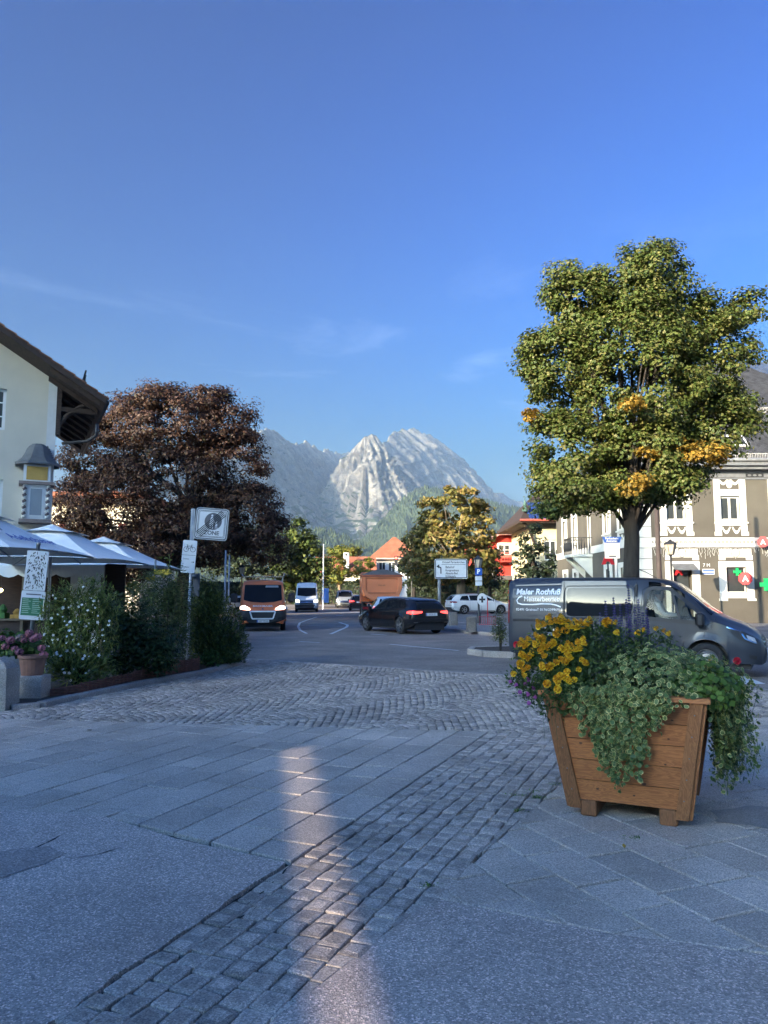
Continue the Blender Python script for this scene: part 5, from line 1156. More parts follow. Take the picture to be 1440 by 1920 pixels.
# ---------------------------------------------------------------- grey panel van in front of the villa
def trafic(root, pm, lit=False, person=True, text_side=True, detail=True):
    # x, zl, ws, wm, zm, wb, zb, wr, zr, zc
    st = [(0, .42, .70, .80, .75, .80, 1.15, .70, 1.80, 1.84), (.05, .36, .86, .93, .75, .91, 1.15, .78, 1.86, 1.93), (.16, .33, .90, .965, .75, .94, 1.15, .80, 1.88, 1.965), (1.0, .30, .91, .975, .75, .95, 1.15, .81, 1.89, 1.975), (2.6, .30, .91, .975, .75, .95, 1.14, .81, 1.88, 1.965), (3.2, .30, .91, .975, .75, .95, 1.13, .80, 1.84, 1.93),
          (3.45, .30, .91, .975, .75, .95, 1.125, .79, 1.76, 1.86), (3.8, .30, .91, .972, .74, .945, 1.11, .77, 1.52, 1.60), (4.2, .30, .905, .965, .73, .93, 1.07, .74, 1.20, 1.26), (4.45, .30, .90, .955, .72, .91, .99, .70, 1.07, 1.13), (4.7, .29, .86, .92, .68, .87, .90, .66, .97, 1.03), (4.88, .28, .80, .86, .62, .80, .80, .60, .86, .92), (5.0, .27, .66, .74, .56, .70, .70, .50, .75, .80), (5.06, .30, .5, .6, .5, .56, .62, .4, .66, .70)]
    c = Car(root, st, (.93, 4.05), .335, pm, arch=.40)
    for x in (.93, 4.05):
        for sg in (-1, 1): c.wheel(x, sg * .955, sg, .22, 'steel' if not lit else 'steel', rim=M_STEEL)
    for sd in ('L', 'R'):
        c.decal('lower_cladding', [(1.36, .31), (3.62, .31), (3.62, .40), (1.36, .40)], sd, M_BLKPL, .008)
        fw = rnd([(2.92, 1.12), (2.95, 1.62), (3.05, 1.76), (3.42, 1.74), (3.98, 1.24), (4.05, 1.03), (3.9, 1.02)], .07)
        if not detail: c.decal('front_window', fw, sd, M_CGLASS)
        c.decal('side_window', rnd([(1.34, 1.15), (1.34, 1.74), (2.70, 1.74), (2.70, 1.28), (2.58, 1.15)], .09), sd, M_CGLASS)
        if sd == 'L' and detail: c.line('window_seal', rnd([(1.30, 1.11), (1.30, 1.78), (2.74, 1.78), (2.74, 1.26), (2.60, 1.11)], .1), sd, .02, M_SEAM, .004, closed=True)
        c.line('panel_gap', [(1.28, .36), (1.28, 1.9)], sd, .014, M_SEAM)
        c.line('panel_gap', [(2.78, .36), (2.78, 1.86)], sd, .014, M_SEAM); c.line('panel_gap', [(2.86, .34), (2.86, 1.3), (2.9, 1.7), (3.1, 1.82), (3.45, 1.78)], sd, .012, M_SEAM)
        c.line('panel_gap', [(4.02, .78), (4.06, 1.0), (4.2, 1.07)], sd, .012, M_SEAM); c.line('panel_gap', [(3.62, .36), (3.62, .55), (3.66, .7)], sd, .012, M_SEAM)
        c.decal('slide_rail', [(.16, 1.02), (1.26, 1.03), (1.26, 1.075), (.16, 1.065)], sd, M_SEAM, .005)
        c.decal('tail_lamp', [(.0, .98), (.07, .98), (.07, 1.48), (.0, 1.48)], sd, M_TAIL, .006)
        c.line('body_crease', [(2.9, .98), (3.5, .94), (4.0, .90)], sd, .02, pm, .012); c.line('body_crease', [(.2, .80), (1.2, .82), (2.7, .80)], sd, .016, pm, .01)
        c.line('door_handle', [(2.98, 1.0), (3.16, 1.0)], sd, .035, pm, .03)
        hl = [(4.42, .99), (4.62, .93), (4.86, .83), (4.97, .74), (4.93, .66), (4.8, .68), (4.62, .76), (4.52, .86)]
        c.decal('headlamp', hl, sd, M_LIT if lit else M_BLKPL, .008); c.line('daytime_light', [(4.43, .98), (4.66, .915), (4.74, .77), (4.93, .68)], sd, .028, M_CHROME if not lit else M_LIT, .014)
        c.decal('lamp_lens', [(4.76, .84), (4.90, .78), (4.93, .70), (4.80, .73)], sd, M_HEAD, .013)
        c.decal('fog_lamp', [(4.80, .47), (4.93, .44), (4.92, .38), (4.80, .40)], sd, M_BLKPL, .01)
        c.line('arch_crease', [(3.66, .83), (3.85, .89), (4.05, .90), (4.25, .86), (4.42, .78)], sd, .03, pm, .016)
    c.decal('windscreen', [(3.52, -.68), (3.52, .68), (4.16, .80), (4.26, .5), (4.30, 0), (4.26, -.5), (4.16, -.80)], 'T', M_CGLASS, .008)
    gy = lambda y: y
    c.decal('grille', [(-.5, .60), (.5, .60), (.52, .76), (.3, .80), (-.3, .80), (-.52, .76)], 'F', M_BLKPL, .008)
    for z in (.64, .70, .76): c.line('grille_bar', [(-.46, z), (.46, z)], 'F', .022, M_CHROME, .014)
    c.line('grille_trim', [(-.54, .77), (-.5, .6), (-.40, .55), (.40, .55), (.5, .6), (.54, .77)], 'F', .04, M_CHROME, .014)
    c.decal('badge', rnd([(-.07, .70), (0, .60), (.07, .70), (0, .80)], .02), 'F', M_CHROME, .022)
    c.decal('bumper_intake', [(-.6, .32), (.6, .32), (.55, .46), (-.55, .46)], 'F', M_BLKPL, .008)
    c.decal('rear_window', rnd([(-.62, 1.2), (.62, 1.2), (.58, 1.72), (-.58, 1.72)], .06), 'B', M_CGLASS, .008)
    for sg in (-1, 1): mirror(root, 3.98, sg * .93, 1.12, sg, M_BLKPL, 1.05)
    if detail: MB().tube([(3.1, -.15, 1.93), (2.85, -.15, 2.08), (2.70, -.15, 2.14)], .008, 5).build('aerial', M_BLKPL, root)
    return c
van = thing('panel_van', 'dark grey painter\'s van with white lettering parked behind the flower box', 'van', (3.14, 17.45, 0), R(-28.5))
M_VAN = mat('slate_grey_paint', (0.030, 0.036, 0.048), 0.42, 0.04, 2.0, coat=0.25, spec=0.35)
cv = trafic(van, M_VAN)
# open the front side windows and windscreen, so that one looks through the cab
def open_glass(c, regions):
    bm = bmesh.new(); bm.from_mesh(c.body.data); dead = []
    for f in bm.faces:
        p = f.calc_center_median()
        for kind, poly in regions:
            if kind == 'S' and abs(p.y) > .6 and in_poly(p.x, p.z, poly): dead.append(f)
            if kind == 'T' and in_poly(p.x, p.y, poly) and p.z > 1.2: dead.append(f)
    bmesh.ops.delete(bm, geom=list(set(dead)), context='FACES'); bm.to_mesh(c.body.data); bm.free()
glz = bpy.data.materials.new('clear_car_glass'); glz.use_nodes = True; n = glz.node_tree.nodes; l = glz.node_tree.links
gl = n.new('ShaderNodeBsdfGlossy'); gl.inputs['Roughness'].default_value = .02; tb = n.new('ShaderNodeBsdfTransparent'); tb.inputs[0].default_value = (.55, .6, .6, 1); fr = n.new('ShaderNodeFresnel'); fr.inputs[0].default_value = 1.22
mxs = n.new('ShaderNodeMixShader'); l.new(fr.outputs[0], mxs.inputs[0]); l.new(tb.outputs[0], mxs.inputs[1]); l.new(gl.outputs[0], mxs.inputs[2]); l.new(mxs.outputs[0], n['Material Output'].inputs[0])
M_CLEAR = glz
fwo = rnd([(2.93, 1.13), (2.95, 1.62), (3.05, 1.74), (3.42, 1.72), (3.96, 1.24), (4.02, 1.06), (3.9, 1.05)], .07)
for sd in ('L', 'R'):
    cv.decal('front_window', fwo, sd, M_CLEAR, .004, 2); cv.line('window_seal', fwo, sd, .075, M_BLKPL, .008, closed=True); cv.line('quarter_bar', [(3.60, 1.10), (3.44, 1.70)], sd, .045, M_BLKPL, .010)
open_glass(cv, [('S', fwo)])
cab = MB(); cab.box(2.75, 2.80, -.88, .88, .4, 1.80); cab.box(2.80, 4.2, -.88, .88, .95, 1.0); cab.box(3.95, 4.25, -.86, .86, 1.0, 1.12); cab.build('cab_interior', M_BLKPL, van)
for y in (-.42, .42):
    s1 = MB(); s1.cbox((2.98, y, 1.18), (.16, .48, .62), bev=.04); s1.cbox((2.96, y, 1.60), (.10, .26, .2), bev=.03); s1.build('seat', mat('seat_cloth', (.05, .05, .055), .9, .2), van)
# the driver
M_SKIN = mat('skin', (0.45, 0.27, 0.19), 0.55, 0.05, 8); M_SHIRT = mat('pale_shirt', (0.52, 0.50, 0.47), 0.85, 0.1, 10); M_HAIR = mat('grey_hair', (0.14, 0.12, 0.10), 0.8, 0.3, 30)
def skin_body(name, verts, edges, radii, m, parent, sub=1):
    me = bpy.data.meshes.new(name); me.from_pydata(verts, edges, []); o = bpy.data.objects.new(name, me); C.objects.link(o); o.parent = parent
    sm = o.modifiers.new('skin', 'SKIN'); me.skin_vertices or None
    bm = bmesh.new(); bm.from_mesh(me); ly = bm.verts.layers.skin.verify()
    for v, r in zip(bm.verts, radii): v[ly].radius = (r, r)
    bm.verts.ensure_lookup_table(); bm.verts[0][ly].use_root = True; bm.to_mesh(me); bm.free()
    ss = o.modifiers.new('sub', 'SUBSURF'); ss.levels = sub; ss.render_levels = sub; me.materials.append(m)
    for p in me.polygons: p.use_smooth = True
    return o
drv = thing('person', 'driver in a pale shirt sitting inside the grey van', 'person', (0, 0, 0)); drv.location = van.matrix_world @ Vector((0, 0, 0)); drv.location = (3.14, 17.45, 0); drv.rotation_euler = (0, 0, R(-28.5))
yv = -.42
skin_body('body', [(3.08, yv, 1.0), (3.10, yv, 1.18), (3.09, yv, 1.36), (3.10, yv, 1.47), (3.13, yv, 1.55), (3.15, yv, 1.64), (3.12, yv - .18, 1.40), (3.24, yv - .22, 1.20), (3.50, yv - .12, 1.18), (3.12, yv + .18, 1.40), (3.24, yv + .22, 1.20), (3.50, yv + .12, 1.18), (3.5, yv - .1, 1.0), (3.5, yv + .1, 1.0)],
    [(0, 1), (1, 2), (2, 3), (3, 4), (4, 5), (2, 6), (6, 7), (7, 8), (2, 9), (9, 10), (10, 11), (0, 12), (0, 13)], [.15, .15, .14, .06, .07, .085, .07, .05, .035, .07, .05, .035, .08, .08], M_SHIRT, drv)
hd = MB(); hd.lathe([(0, -.14), (.05, -.13), (.075, -.08), (.088, -.02), (.092, .04), (.08, .09), (.05, .12), (0, .13)], 12, M=Matrix.Translation((3.155, yv, 1.60))); hd.add([(3.24, yv - .015, 1.57), (3.24, yv + .015, 1.57), (3.27, yv, 1.575), (3.235, yv, 1.62)], [(0, 1, 2), (1, 3, 2), (0, 2, 3)]); hd.build('head', M_SKIN, drv, smooth=True)
hr = MB(); hr.lathe([(.096, .0), (.099, .05), (.088, .10), (.055, .13), (0, .14)], 12, M=Matrix.Translation((3.14, yv, 1.605))); hr.build('hair', M_HAIR, drv, smooth=True)
sw = MB(); sw.rings([[(3.56 + .06 * math.sin(a), yv + (.18 + .02 * math.cos(b)) * math.cos(a), 1.17 + (.18 + .02 * math.cos(b)) * math.sin(a)) for b in (0, 2.1, 4.2)] for a in np.linspace(0, 2 * math.pi, 18)]); sw.build('steering_wheel', M_BLKPL, van)
# lettering on the van side (panel behind the sliding door)
def side_text(body, size, x, z, bold=0, shear=0, align='LEFT', sx=1.0):
    h = cv.hit((x + .3, -6, z), (0, 1, 0)); h2 = cv.hit((x + .3, -6, z + .1), (0, 1, 0)); tilt = math.atan2(h2.y - h.y, .1)
    return text(body, size, M_WLET, van, (x, h.y - .007, z), (R(90) - tilt, 0, 0), align, shear, .001, bold=bold, sx=sx)
side_text('Maler Rothfuß', .172, .22, 1.655, .006, .15, sx=.98); side_text('Meisterbetrieb', .145, .40, 1.50, 0, 0, sx=.92)
side_text('82491 Grainau', .078, .23, 1.275); side_text('✆ 0176/23996916' if False else 'T 0176/23996916', .078, .70, 1.275)
cv.line('swoosh', [(.36, 1.57), (.28, 1.53), (.24, 1.47), (.27, 1.41), (.36, 1.385), (.6, 1.385), (.8, 1.40), (1.0, 1.40), (1.12, 1.375), (1.22, 1.335)], 'L', .026, M_WLET, .006)
cv.line('panel_crease', rnd([(.16, 1.75), (.16, 1.35), (.34, 1.16), (1.22, 1.11)], .1), 'L', .022, M_VAN, .012)
cv.line('panel_crease', [(.2, 1.80), (1.24, 1.82)], 'L', .03, M_VAN, .014)
plate(van, (5.1, 0, .50), (0, 0, R(90)), 'GAP·MR 82')

# ---------------------------------------------------------------- orange pick-up van coming towards us
ov = thing('orange_truck', 'orange and black flatbed van with lit headlamps coming towards the square', 'truck', (W(476, 1150, 32.6).x, 35.0, 0), R(-81))
st = [(0, .45, .85, .95, .8, .93, 1.2, .84, 2.02, 2.08), (.3, .40, .92, 1.01, .8, .99, 1.2, .88, 2.10, 2.20), (1.0, .38, .93, 1.02, .8, .99, 1.2, .88, 2.12, 2.23), (1.35, .38, .93, 1.02, .8, .99, 1.2, .88, 2.08, 2.19), (1.75, .38, .93, 1.02, .8, .98, 1.2, .88, 1.72, 1.78), (2.15, .36, .93, 1.02, .8, .97, 1.15, .88, 1.32, 1.37), (2.4, .34, .92, 1.01, .78, .96, 1.05, .86, 1.14, 1.20), (2.62, .32, .86, .97, .72, .92, .92, .84, 1.0, 1.04), (2.72, .32, .78, .90, .66, .86, .82, .78, .88, .92), (2.76, .36, .70, .82, .6, .78, .75, .7, .8, .83)]
M_ORANGE = paint('orange_paint', (0.68, 0.17, 0.05), 0.4, .5)
co = Car(ov, st, (1.75,), .34, M_ORANGE, arch=.41)
for sg in (-1, 1): co.wheel(1.75, sg * 1.0, sg, .22, 'steel', rim=M_STEEL)
co.decal('bumper', rnd([(-.99, .36), (.99, .36), (1.0, .90), (.62, .92), (.45, .86), (-.45, .86), (-.62, .92), (-1.0, .90)], .05), 'F', M_BLKPL, .012, 4)
for sd in ('L', 'R'): co.decal('bumper_side', [(2.17, .36), (2.74, .36), (2.74, .84), (2.5, .92), (2.17, .92)], sd, M_BLKPL, .01); co.decal('side_window', rnd([(.55, 1.2), (.55, 1.95), (1.3, 1.95), (1.95, 1.3), (1.95, 1.2)], .07), sd, M_CGLASS)
co.decal('windscreen', rnd([(-.83, 1.33), (-.80, 2.0), (.80, 2.0), (.83, 1.33), (.5, 1.25), (0, 1.22), (-.5, 1.25)], .05), 'F', M_CGLASS, .014, 4)
co.decal('grille', rnd([(-.52, .83), (.52, .83), (.42, .56), (-.42, .56)], .03), 'F', M_BLKPL, .024); co.line('grille_trim', rnd([(-.54, .85), (.54, .85), (.44, .54), (-.44, .54)], .04), 'F', .06, M_WHITE, .032, closed=True)
for sg in (-1, 1):
    co.decal('headlamp', rnd([(sg * .95, 1.06), (sg * .78, 1.10), (sg * .55, .98), (sg * .53, .92), (sg * .7, .92), (sg * .96, .96)][::sg], .03), 'F', M_LIT, .026)
    mirror(ov, 2.0, sg * 1.05, 1.42, sg, M_BLKPL, 1.5)
    co.decal('fog_intake', rnd([(sg * .62, .5), (sg * .9, .5), (sg * .88, .62), (sg * .65, .6)][::sg], .03), 'F', M_SEAM, .02)
h = co.hit((12, 0, 1.08), (-1, 0, 0)); h2 = co.hit((12, 0, 1.14), (-1, 0, 0)); tl = math.atan2(h.x - h2.x, .06)
text('BACHMAIER', .155, M_WLET, ov, (h.x + .02, 0, 1.075), (R(90) - tl, 0, R(90)), bold=.003)
co.decal('badge', [(-.05, .93), (.05, .93), (0, 1.01)], 'F', M_CHROME, .02); plate(ov, (2.80, .02, .44), (0, 0, R(90)), 'GAP·MS 84')
for q in ((-.30, .75, 1.24, 1.36),): co.decal('sun_visor', [(.1, 1.88), (.68, 1.88), (.66, 1.97), (.12, 1.97)], 'F', mat('visor', (.25, .27, .28), .6, .1), .018, 1)
rk = MB(); rk.box(.2, .28, -.93, .93, 2.36, 2.42); ro = rk.build('roof_rack', M_CHROME, ov)
for sg in (-1, 1): MB().tube([(.24, sg * .86, 2.10), (.24, sg * .90, 2.36)], .025, 6).build('rack_post', M_CHROME, ro); MB().tube([(.24, sg * .93, 2.40), (.24, sg * .97, 2.50), (.24, sg * .93, 2.56)], .03, 6).build('rack_end', M_CHROME, ro)
bdm = MB(); bdm.box(-3.3, -.12, -1.02, 1.02, .78, .86); bdm.box(-3.3, -.12, -1.02, -.98, .86, 1.26); bdm.box(-3.3, -.12, .98, 1.02, .86, 1.26); bdm.box(-.14, -.10, -.98, .98, .86, 1.9); bdm.box(-3.3, -3.26, -.98, .98, .86, 1.26); bdm.build('load_bed', M_ORANGE, ov)
MB().box(-3.2, .1, -.42, .42, .45, .78).build('chassis', M_BLKPL, ov)
co.RW = .34
for sg in (-1, 1): co.wheel(-2.0, sg * 1.0, sg, .22, 'steel', rim=M_STEEL)

# ---------------------------------------------------------------- saloons and estates
def estate(root, pm, tail, rail=True, LEN=4.9, plate_txt='M·KL 27', rimk='spoke', brake=False, RW=.34, glass=None, nsp=5):
    k = LEN / 4.9
    st = [(0, .50, .55, .72, .62, .66, .86, .50, .98, 1.0), (.06, .38, .74, .86, .64, .80, .90, .60, 1.06, 1.10), (.22, .30, .83, .905, .66, .86, .95, .60, 1.20, 1.26), (.55, .24, .86, .935, .66, .885, .965, .59, 1.34, 1.40), (1.1, .20, .87, .945, .66, .895, .965, .60, 1.40, 1.46), (2.0, .19, .87, .945, .66, .895, .95, .615, 1.42, 1.475), (2.7, .19, .87, .945, .66, .895, .935, .60, 1.38, 1.44), (3.1, .19, .87, .945, .66, .892, .925, .62, 1.24, 1.29),
          (3.55, .19, .87, .943, .66, .888, .905, .70, .98, 1.02), (3.9, .19, .87, .938, .65, .87, .86, .72, .90, .95), (4.4, .20, .84, .90, .60, .80, .78, .66, .80, .85), (4.72, .22, .74, .82, .54, .72, .69, .58, .70, .73), (4.86, .24, .58, .68, .50, .6, .6, .5, .61, .63), (4.9, .30, .45, .55, .46, .5, .54, .4, .55, .56)]
    st = [(q[0] * k,) + q[1:] for q in st]
    c = Car(root, st, (.95 * k, 3.87 * k), RW, pm, arch=RW + .035)
    for x in (.95 * k, 3.87 * k):
        for sg in (-1, 1): c.wheel(x, sg * .93, sg, .23, rimk, nsp)
    s = lambda P: [(p[0] * k, p[1]) for p in P]
    for sd in ('L', 'R'):
        c.line('window_trim', s([(.62, .99), (3.42, .985)]), sd, .03, M_CHROME, .01)
        c.decal('rear_window_side', s(rnd([(.62, 1.03), (.85, 1.30), (1.32, 1.345), (1.36, 1.01)], .04)), sd, M_CGLASS)
        c.decal('rear_door_window', s(rnd([(1.44, 1.01), (1.42, 1.35), (2.22, 1.36), (2.24, 1.0)], .04)), sd, M_CGLASS)
        c.decal('front_door_window', s(rnd([(2.34, 1.0), (2.32, 1.36), (2.72, 1.30), (3.34, 1.0)], .04)), sd, M_CGLASS)
        for x in (1.40, 2.30, 3.45): c.line('panel_gap', s([(x, .30), (x + (.02 if x < 3 else -.03), .97)]), sd, .010, M_SEAM)
        c.line('body_crease', s([(.5, .86), (2.0, .83), (3.9, .80)]), sd, .014, pm, .01); c.line('sill', s([(1.4, .235), (3.4, .235)]), sd, .05, M_BLKPL, .01)
        for x in (1.62, 2.55): c.line('door_handle', s([(x, .86), (x + .2, .86)]), sd, .028, pm, .025)
        c.decal('headlamp', s([(4.35, .72), (4.66, .66), (4.74, .58), (4.5, .62)]), sd, M_HEAD, .01)
        if rail: c.line('roof_rail', s([(.7, 1.36), (1.2, 1.405), (2.4, 1.40)]), sd, .02, M_CHROME, .03)
        c.decal('tail_lamp', s([(.03, .80), (.40, .83), (.40, .90), (.10, .945), (.03, .93)]), sd, tail, .010)
    c.decal('windscreen', s([(2.82, -.55), (2.82, .55), (3.5, .70), (3.58, 0), (3.5, -.70)]), 'T', M_CGLASS, .008)
    c.decal('rear_screen', rnd([(-.66, 1.0), (-.54, 1.34), (.54, 1.34), (.66, 1.0)], .06), 'B', glass or M_CGLASS, .008, 4)
    for sg in (-1, 1): c.decal('tail_lamp', rnd([(sg * .88, .93), (sg * .42, .92), (sg * .42, .86), (sg * .6, .82), (sg * .88, .80)][::sg], .02), 'B', tail, .012)
    c.decal('rear_bumper', rnd([(-.86, .34), (.86, .34), (.84, .46), (-.84, .46)], .03), 'B', M_BLKPL, .01); c.line('bumper_trim', [(-.8, .48), (.8, .48)], 'B', .02, M_CHROME, .014); c.line('tailgate_gap', [(-.78, .62), (.78, .62)], 'B', .012, M_SEAM, .008)
    c.line('spoiler', [(-.54, 1.365), (.54, 1.365)], 'B', .05, pm, .07)
    h = c.hit((-6, 0, .80), (1, 0, 0)); plate(root, (h.x - .025, 0, .79), (R(-8), 0, R(-90)), plate_txt)
    for sg in (-1, 1): mirror(root, 3.32 * k, sg * .90, .98, sg, pm, .72)
    if brake: c.line('brake_light', [(-.16, 1.352), (.16, 1.352)], 'B', .022, tail, .08)
    return c
M_BLACKP = mat('black_paint', (0.005, 0.006, 0.008), 0.25, 0.04, 2.0, coat=0.5, spec=0.4)
b = W(757, 1150, 30.6)
aud = thing('estate_car', 'glossy black estate car with lit red tail lamps turning left', 'car', (1.88, 29.9, 0), R(90 + 29))
estate(aud, M_BLACKP, M_TLIT, plate_txt='F·CD 17', RW=.35)
M_WHT = paint('white_car_paint', (0.62, 0.64, 0.66), 0.3)
sk_ = thing('estate_car', 'white estate car parked on the far pavement under the chestnut', 'car', (W(838, 1140, 56).x, 55.0, .115), R(14))
estate(sk_, M_WHT, M_TAIL, LEN=4.75, plate_txt='GAP·S 6', RW=.33)
wc = thing('hatchback', 'small white car waiting just behind the orange dump truck', 'car', (W(733, 1140, 39).x, 38.2, 0), R(90 + 4))
estate(wc, M_WHT, M_TLIT, LEN=4.1, plate_txt='GAP·A 12', brake=True, RW=.31, rail=False)
dk = thing('hatchback', 'dark car with red tail lamps beside the oncoming silver van', 'car', (W(673, 1130, 70).x, 70, 0), R(90 + 2))
estate(dk, paint('dark_red_paint', (0.035, 0.012, 0.014)), M_TLIT, LEN=4.3, plate_txt='GAP·P 3', rail=False)
fc = thing('hatchback', 'pale car far down the street behind the dark red-lit car', 'car', (W(668, 1122, 92).x, 92, 0), R(-90))
estate(fc, M_WHT, M_TAIL, LEN=4.2, plate_txt='GAP·R 8', rail=False)
pc = thing('hatchback', 'pale parked car half hidden behind the orange flatbed van', 'car', (W(425, 1125, 52).x, 52, 0), R(10))
estate(pc, paint('pale_blue_paint', (0.45, 0.48, 0.52)), M_TAIL, LEN=4.2, plate_txt='GAP·K 5', rail=False)
sv = thing('silver_van', 'silver-grey van with lit headlamps far down the street', 'van', (W(640, 1130, 84).x, 88, 0), R(-84))
trafic(sv, paint('silver_paint', (0.42, 0.44, 0.46), .3, .8, .4), lit=True, detail=False)
# tall white delivery van
wv = thing('delivery_van', 'tall white delivery van with lit headlamps in the sunlight', 'van', (W(570, 1130, 65).x - .35, 70.5, 0), R(-84))
st = [(0, .45, .80, .9, .8, .9, 1.3, .80, 2.35, 2.42), (.1, .38, .92, 1.0, .8, .98, 1.3, .88, 2.45, 2.56), (3.6, .36, .93, 1.02, .8, 1.0, 1.3, .88, 2.45, 2.58), (4.2, .36, .93, 1.02, .8, 1.0, 1.3, .86, 2.36, 2.50), (4.6, .36, .93, 1.02, .8, .99, 1.3, .86, 2.0, 2.10), (5.1, .36, .93, 1.02, .8, .98, 1.25, .88, 1.45, 1.52), (5.4, .34, .92, 1.01, .78, .96, 1.12, .86, 1.20, 1.26), (5.75, .32, .86, .97, .72, .92, .98, .84, 1.03, 1.08), (5.9, .32, .78, .9, .66, .86, .86, .76, .9, .94), (5.95, .36, .7, .82, .6, .78, .76, .7, .8, .84)]
cw = Car(wv, st, (1.1, 4.75), .35, M_WHT, arch=.42)
for x in (1.1, 4.75):
    for sg in (-1, 1): cw.wheel(x, sg * 1.0, sg, .22, 'steel', rim=M_STEEL)
cw.decal('bumper', rnd([(-.98, .36), (.98, .36), (.99, .70), (-.99, .70)], .04), 'F', mat('grey_bumper', (.14, .14, .14), .6, .1), .012, 4)
cw.decal('windscreen', rnd([(-.82, 1.42), (-.78, 2.1), (.78, 2.1), (.82, 1.42), (0, 1.34)], .05), 'F', M_CGLASS, .014, 4); cw.decal('grille', rnd([(-.55, .72), (.55, .72), (.6, 1.0), (-.6, 1.0)], .04), 'F', M_BLKPL, .02)
cw.line('grille_bar', [(-.55, .86), (.55, .86)], 'F', .05, M_CHROME, .03); cw.line('badge', rnd([(-.07, .86), (0, .93), (.07, .86), (0, .79)], .03), 'F', .03, M_CHROME, .04, closed=True)
for sg in (-1, 1): cw.decal('headlamp', rnd([(sg * .62, .86), (sg * .95, .88), (sg * .94, 1.1), (sg * .66, 1.04)][::sg], .03), 'F', M_LIT, .024); mirror(wv, 5.0, sg * 1.03, 1.5, sg, M_BLKPL, 1.4)
for sd in ('L', 'R'): cw.decal('side_window', rnd([(3.9, 1.35), (3.95, 2.05), (4.4, 2.05), (4.95, 1.5), (4.95, 1.35)], .06), sd, M_CGLASS); cw.decal('side_window', rnd([(2.2, 1.35), (2.2, 2.0), (3.6, 2.0), (3.6, 1.35)], .06), sd, M_CGLASS)
plate(wv, (6.0, 0, .52), (0, 0, R(90)), 'GAP·T 45')

# ---------------------------------------------------------------- orange tipper truck seen from behind
tp = thing('dump_truck', 'orange dump truck with dark tarpaulin roof seen from behind', 'truck', (W(716, 1130, 46).x, 46, 0), R(90 + 3))
M_TIP = paint('tipper_orange', (0.85, 0.26, 0.10), 0.5, .2); M_TIPD = paint('tipper_orange_dark', (0.40, 0.10, 0.04), 0.5, .2); M_TARP = mat('grey_tarpaulin', (.12, .12, .125), .7, .15, 4, .2)
sec = [(-1.25, 2.72), (-1.25, 1.9), (-1.05, 1.45), (-.6, 1.18), (.6, 1.18), (1.05, 1.45), (1.25, 1.9), (1.25, 2.72)]
tb_ = MB(); tb_.rings([[(x, y, z) for y, z in sec] for x in (0, 4.6)], False); tb_.rings([[(x, y * .97, z if z > 2.7 else z + .04) for y, z in sec] for x in (.06, 4.5)], False); tb_.add([(0.06, y * .97, z) for y, z in sec], [tuple(range(8))]); tb_.add([(4.6, y, z) for y, z in sec], [tuple(range(8))[::-1]]); tb_.build('tipper_body', M_TIP, tp)
tgm = MB(); tgm.prism([(0, 0)] * 3, 0, 0) if False else None
ins = [(-1.0, 2.55), (-1.0, 1.9), (-.85, 1.6), (-.5, 1.38), (.5, 1.38), (.85, 1.6), (1.0, 1.9), (1.0, 2.55)]
tgm.rings([[(-.02, y, z) for y, z in sec], [(-.10, y * .98, z - .01 if z > 2 else z + .02) for y, z in sec], [(-.10, y, z) for y, z in ins], [(-.03, y * .97, z) for y, z in ins]], True); tgm.add([(-.03, y * .97, z) for y, z in ins], [tuple(range(8))]); tgm.build('tailgate', M_TIP, tp)
MB().box(-.06, -.035, -.86, .86, 1.62, 1.66).build('tailgate_rib', M_TIPD, tp)
text('Kieswerk' if False else 'MEILLER', .12, M_TIPD, tp, (-.036, 0, 2.1), (R(90), 0, R(-90)), ext=.004)
MB().box(-.14, 0, -1.28, 1.28, 2.62, 2.74).build('top_rail', M_TIPD, tp)
tpn = MB(); tpn.rings([[(x, -1.27, 2.745), (x, -.55, 3.0), (x, 0, 3.10), (x, .55, 3.0), (x, 1.27, 2.745)] for x in (-.1, 1.4, 3, 4.6)], False); tpn.add([(-.1, -1.27, 2.745), (-.1, -.55, 3.0), (-.1, 0, 3.10), (-.1, .55, 3.0), (-.1, 1.27, 2.745)], [(0, 1, 2, 3, 4)]); tpn.build('tarpaulin', M_TARP, tp)
MB().box(.1, 6.9, -.42, .42, .72, 1.1).build('chassis', M_BLKPL, tp)
ck = MB(); ck.cbox((6.1, 0, 1.95), (1.9, 2.45, 2.2), bev=.12); ck.build('cab', M_TIP, tp)
MB().box(-.02, .06, -1.2, 1.2, .62, .82).build('rear_bumper', M_BLKPL, tp)
for sg in (-1, 1): MB().box(-.05, -.021, sg * .95 - .2, sg * .95 + .2, .64, .80).build('tail_lamp', M_TAIL, tp)
dmy = Car.__new__(Car); dmy.root = tp; dmy.RW = .5
for x in (.9, 2.2, 6.0):
    for sg in (-1, 1): dmy.wheel(x, sg * 1.22, sg, .3, 'steel', rim=M_STEEL)
for sg in (-1, 1): MB().box(.2, 3.0, sg * .9 - .3, sg * .9 + .3, 1.03, 1.07).build('mudguard', M_BLKPL, tp)
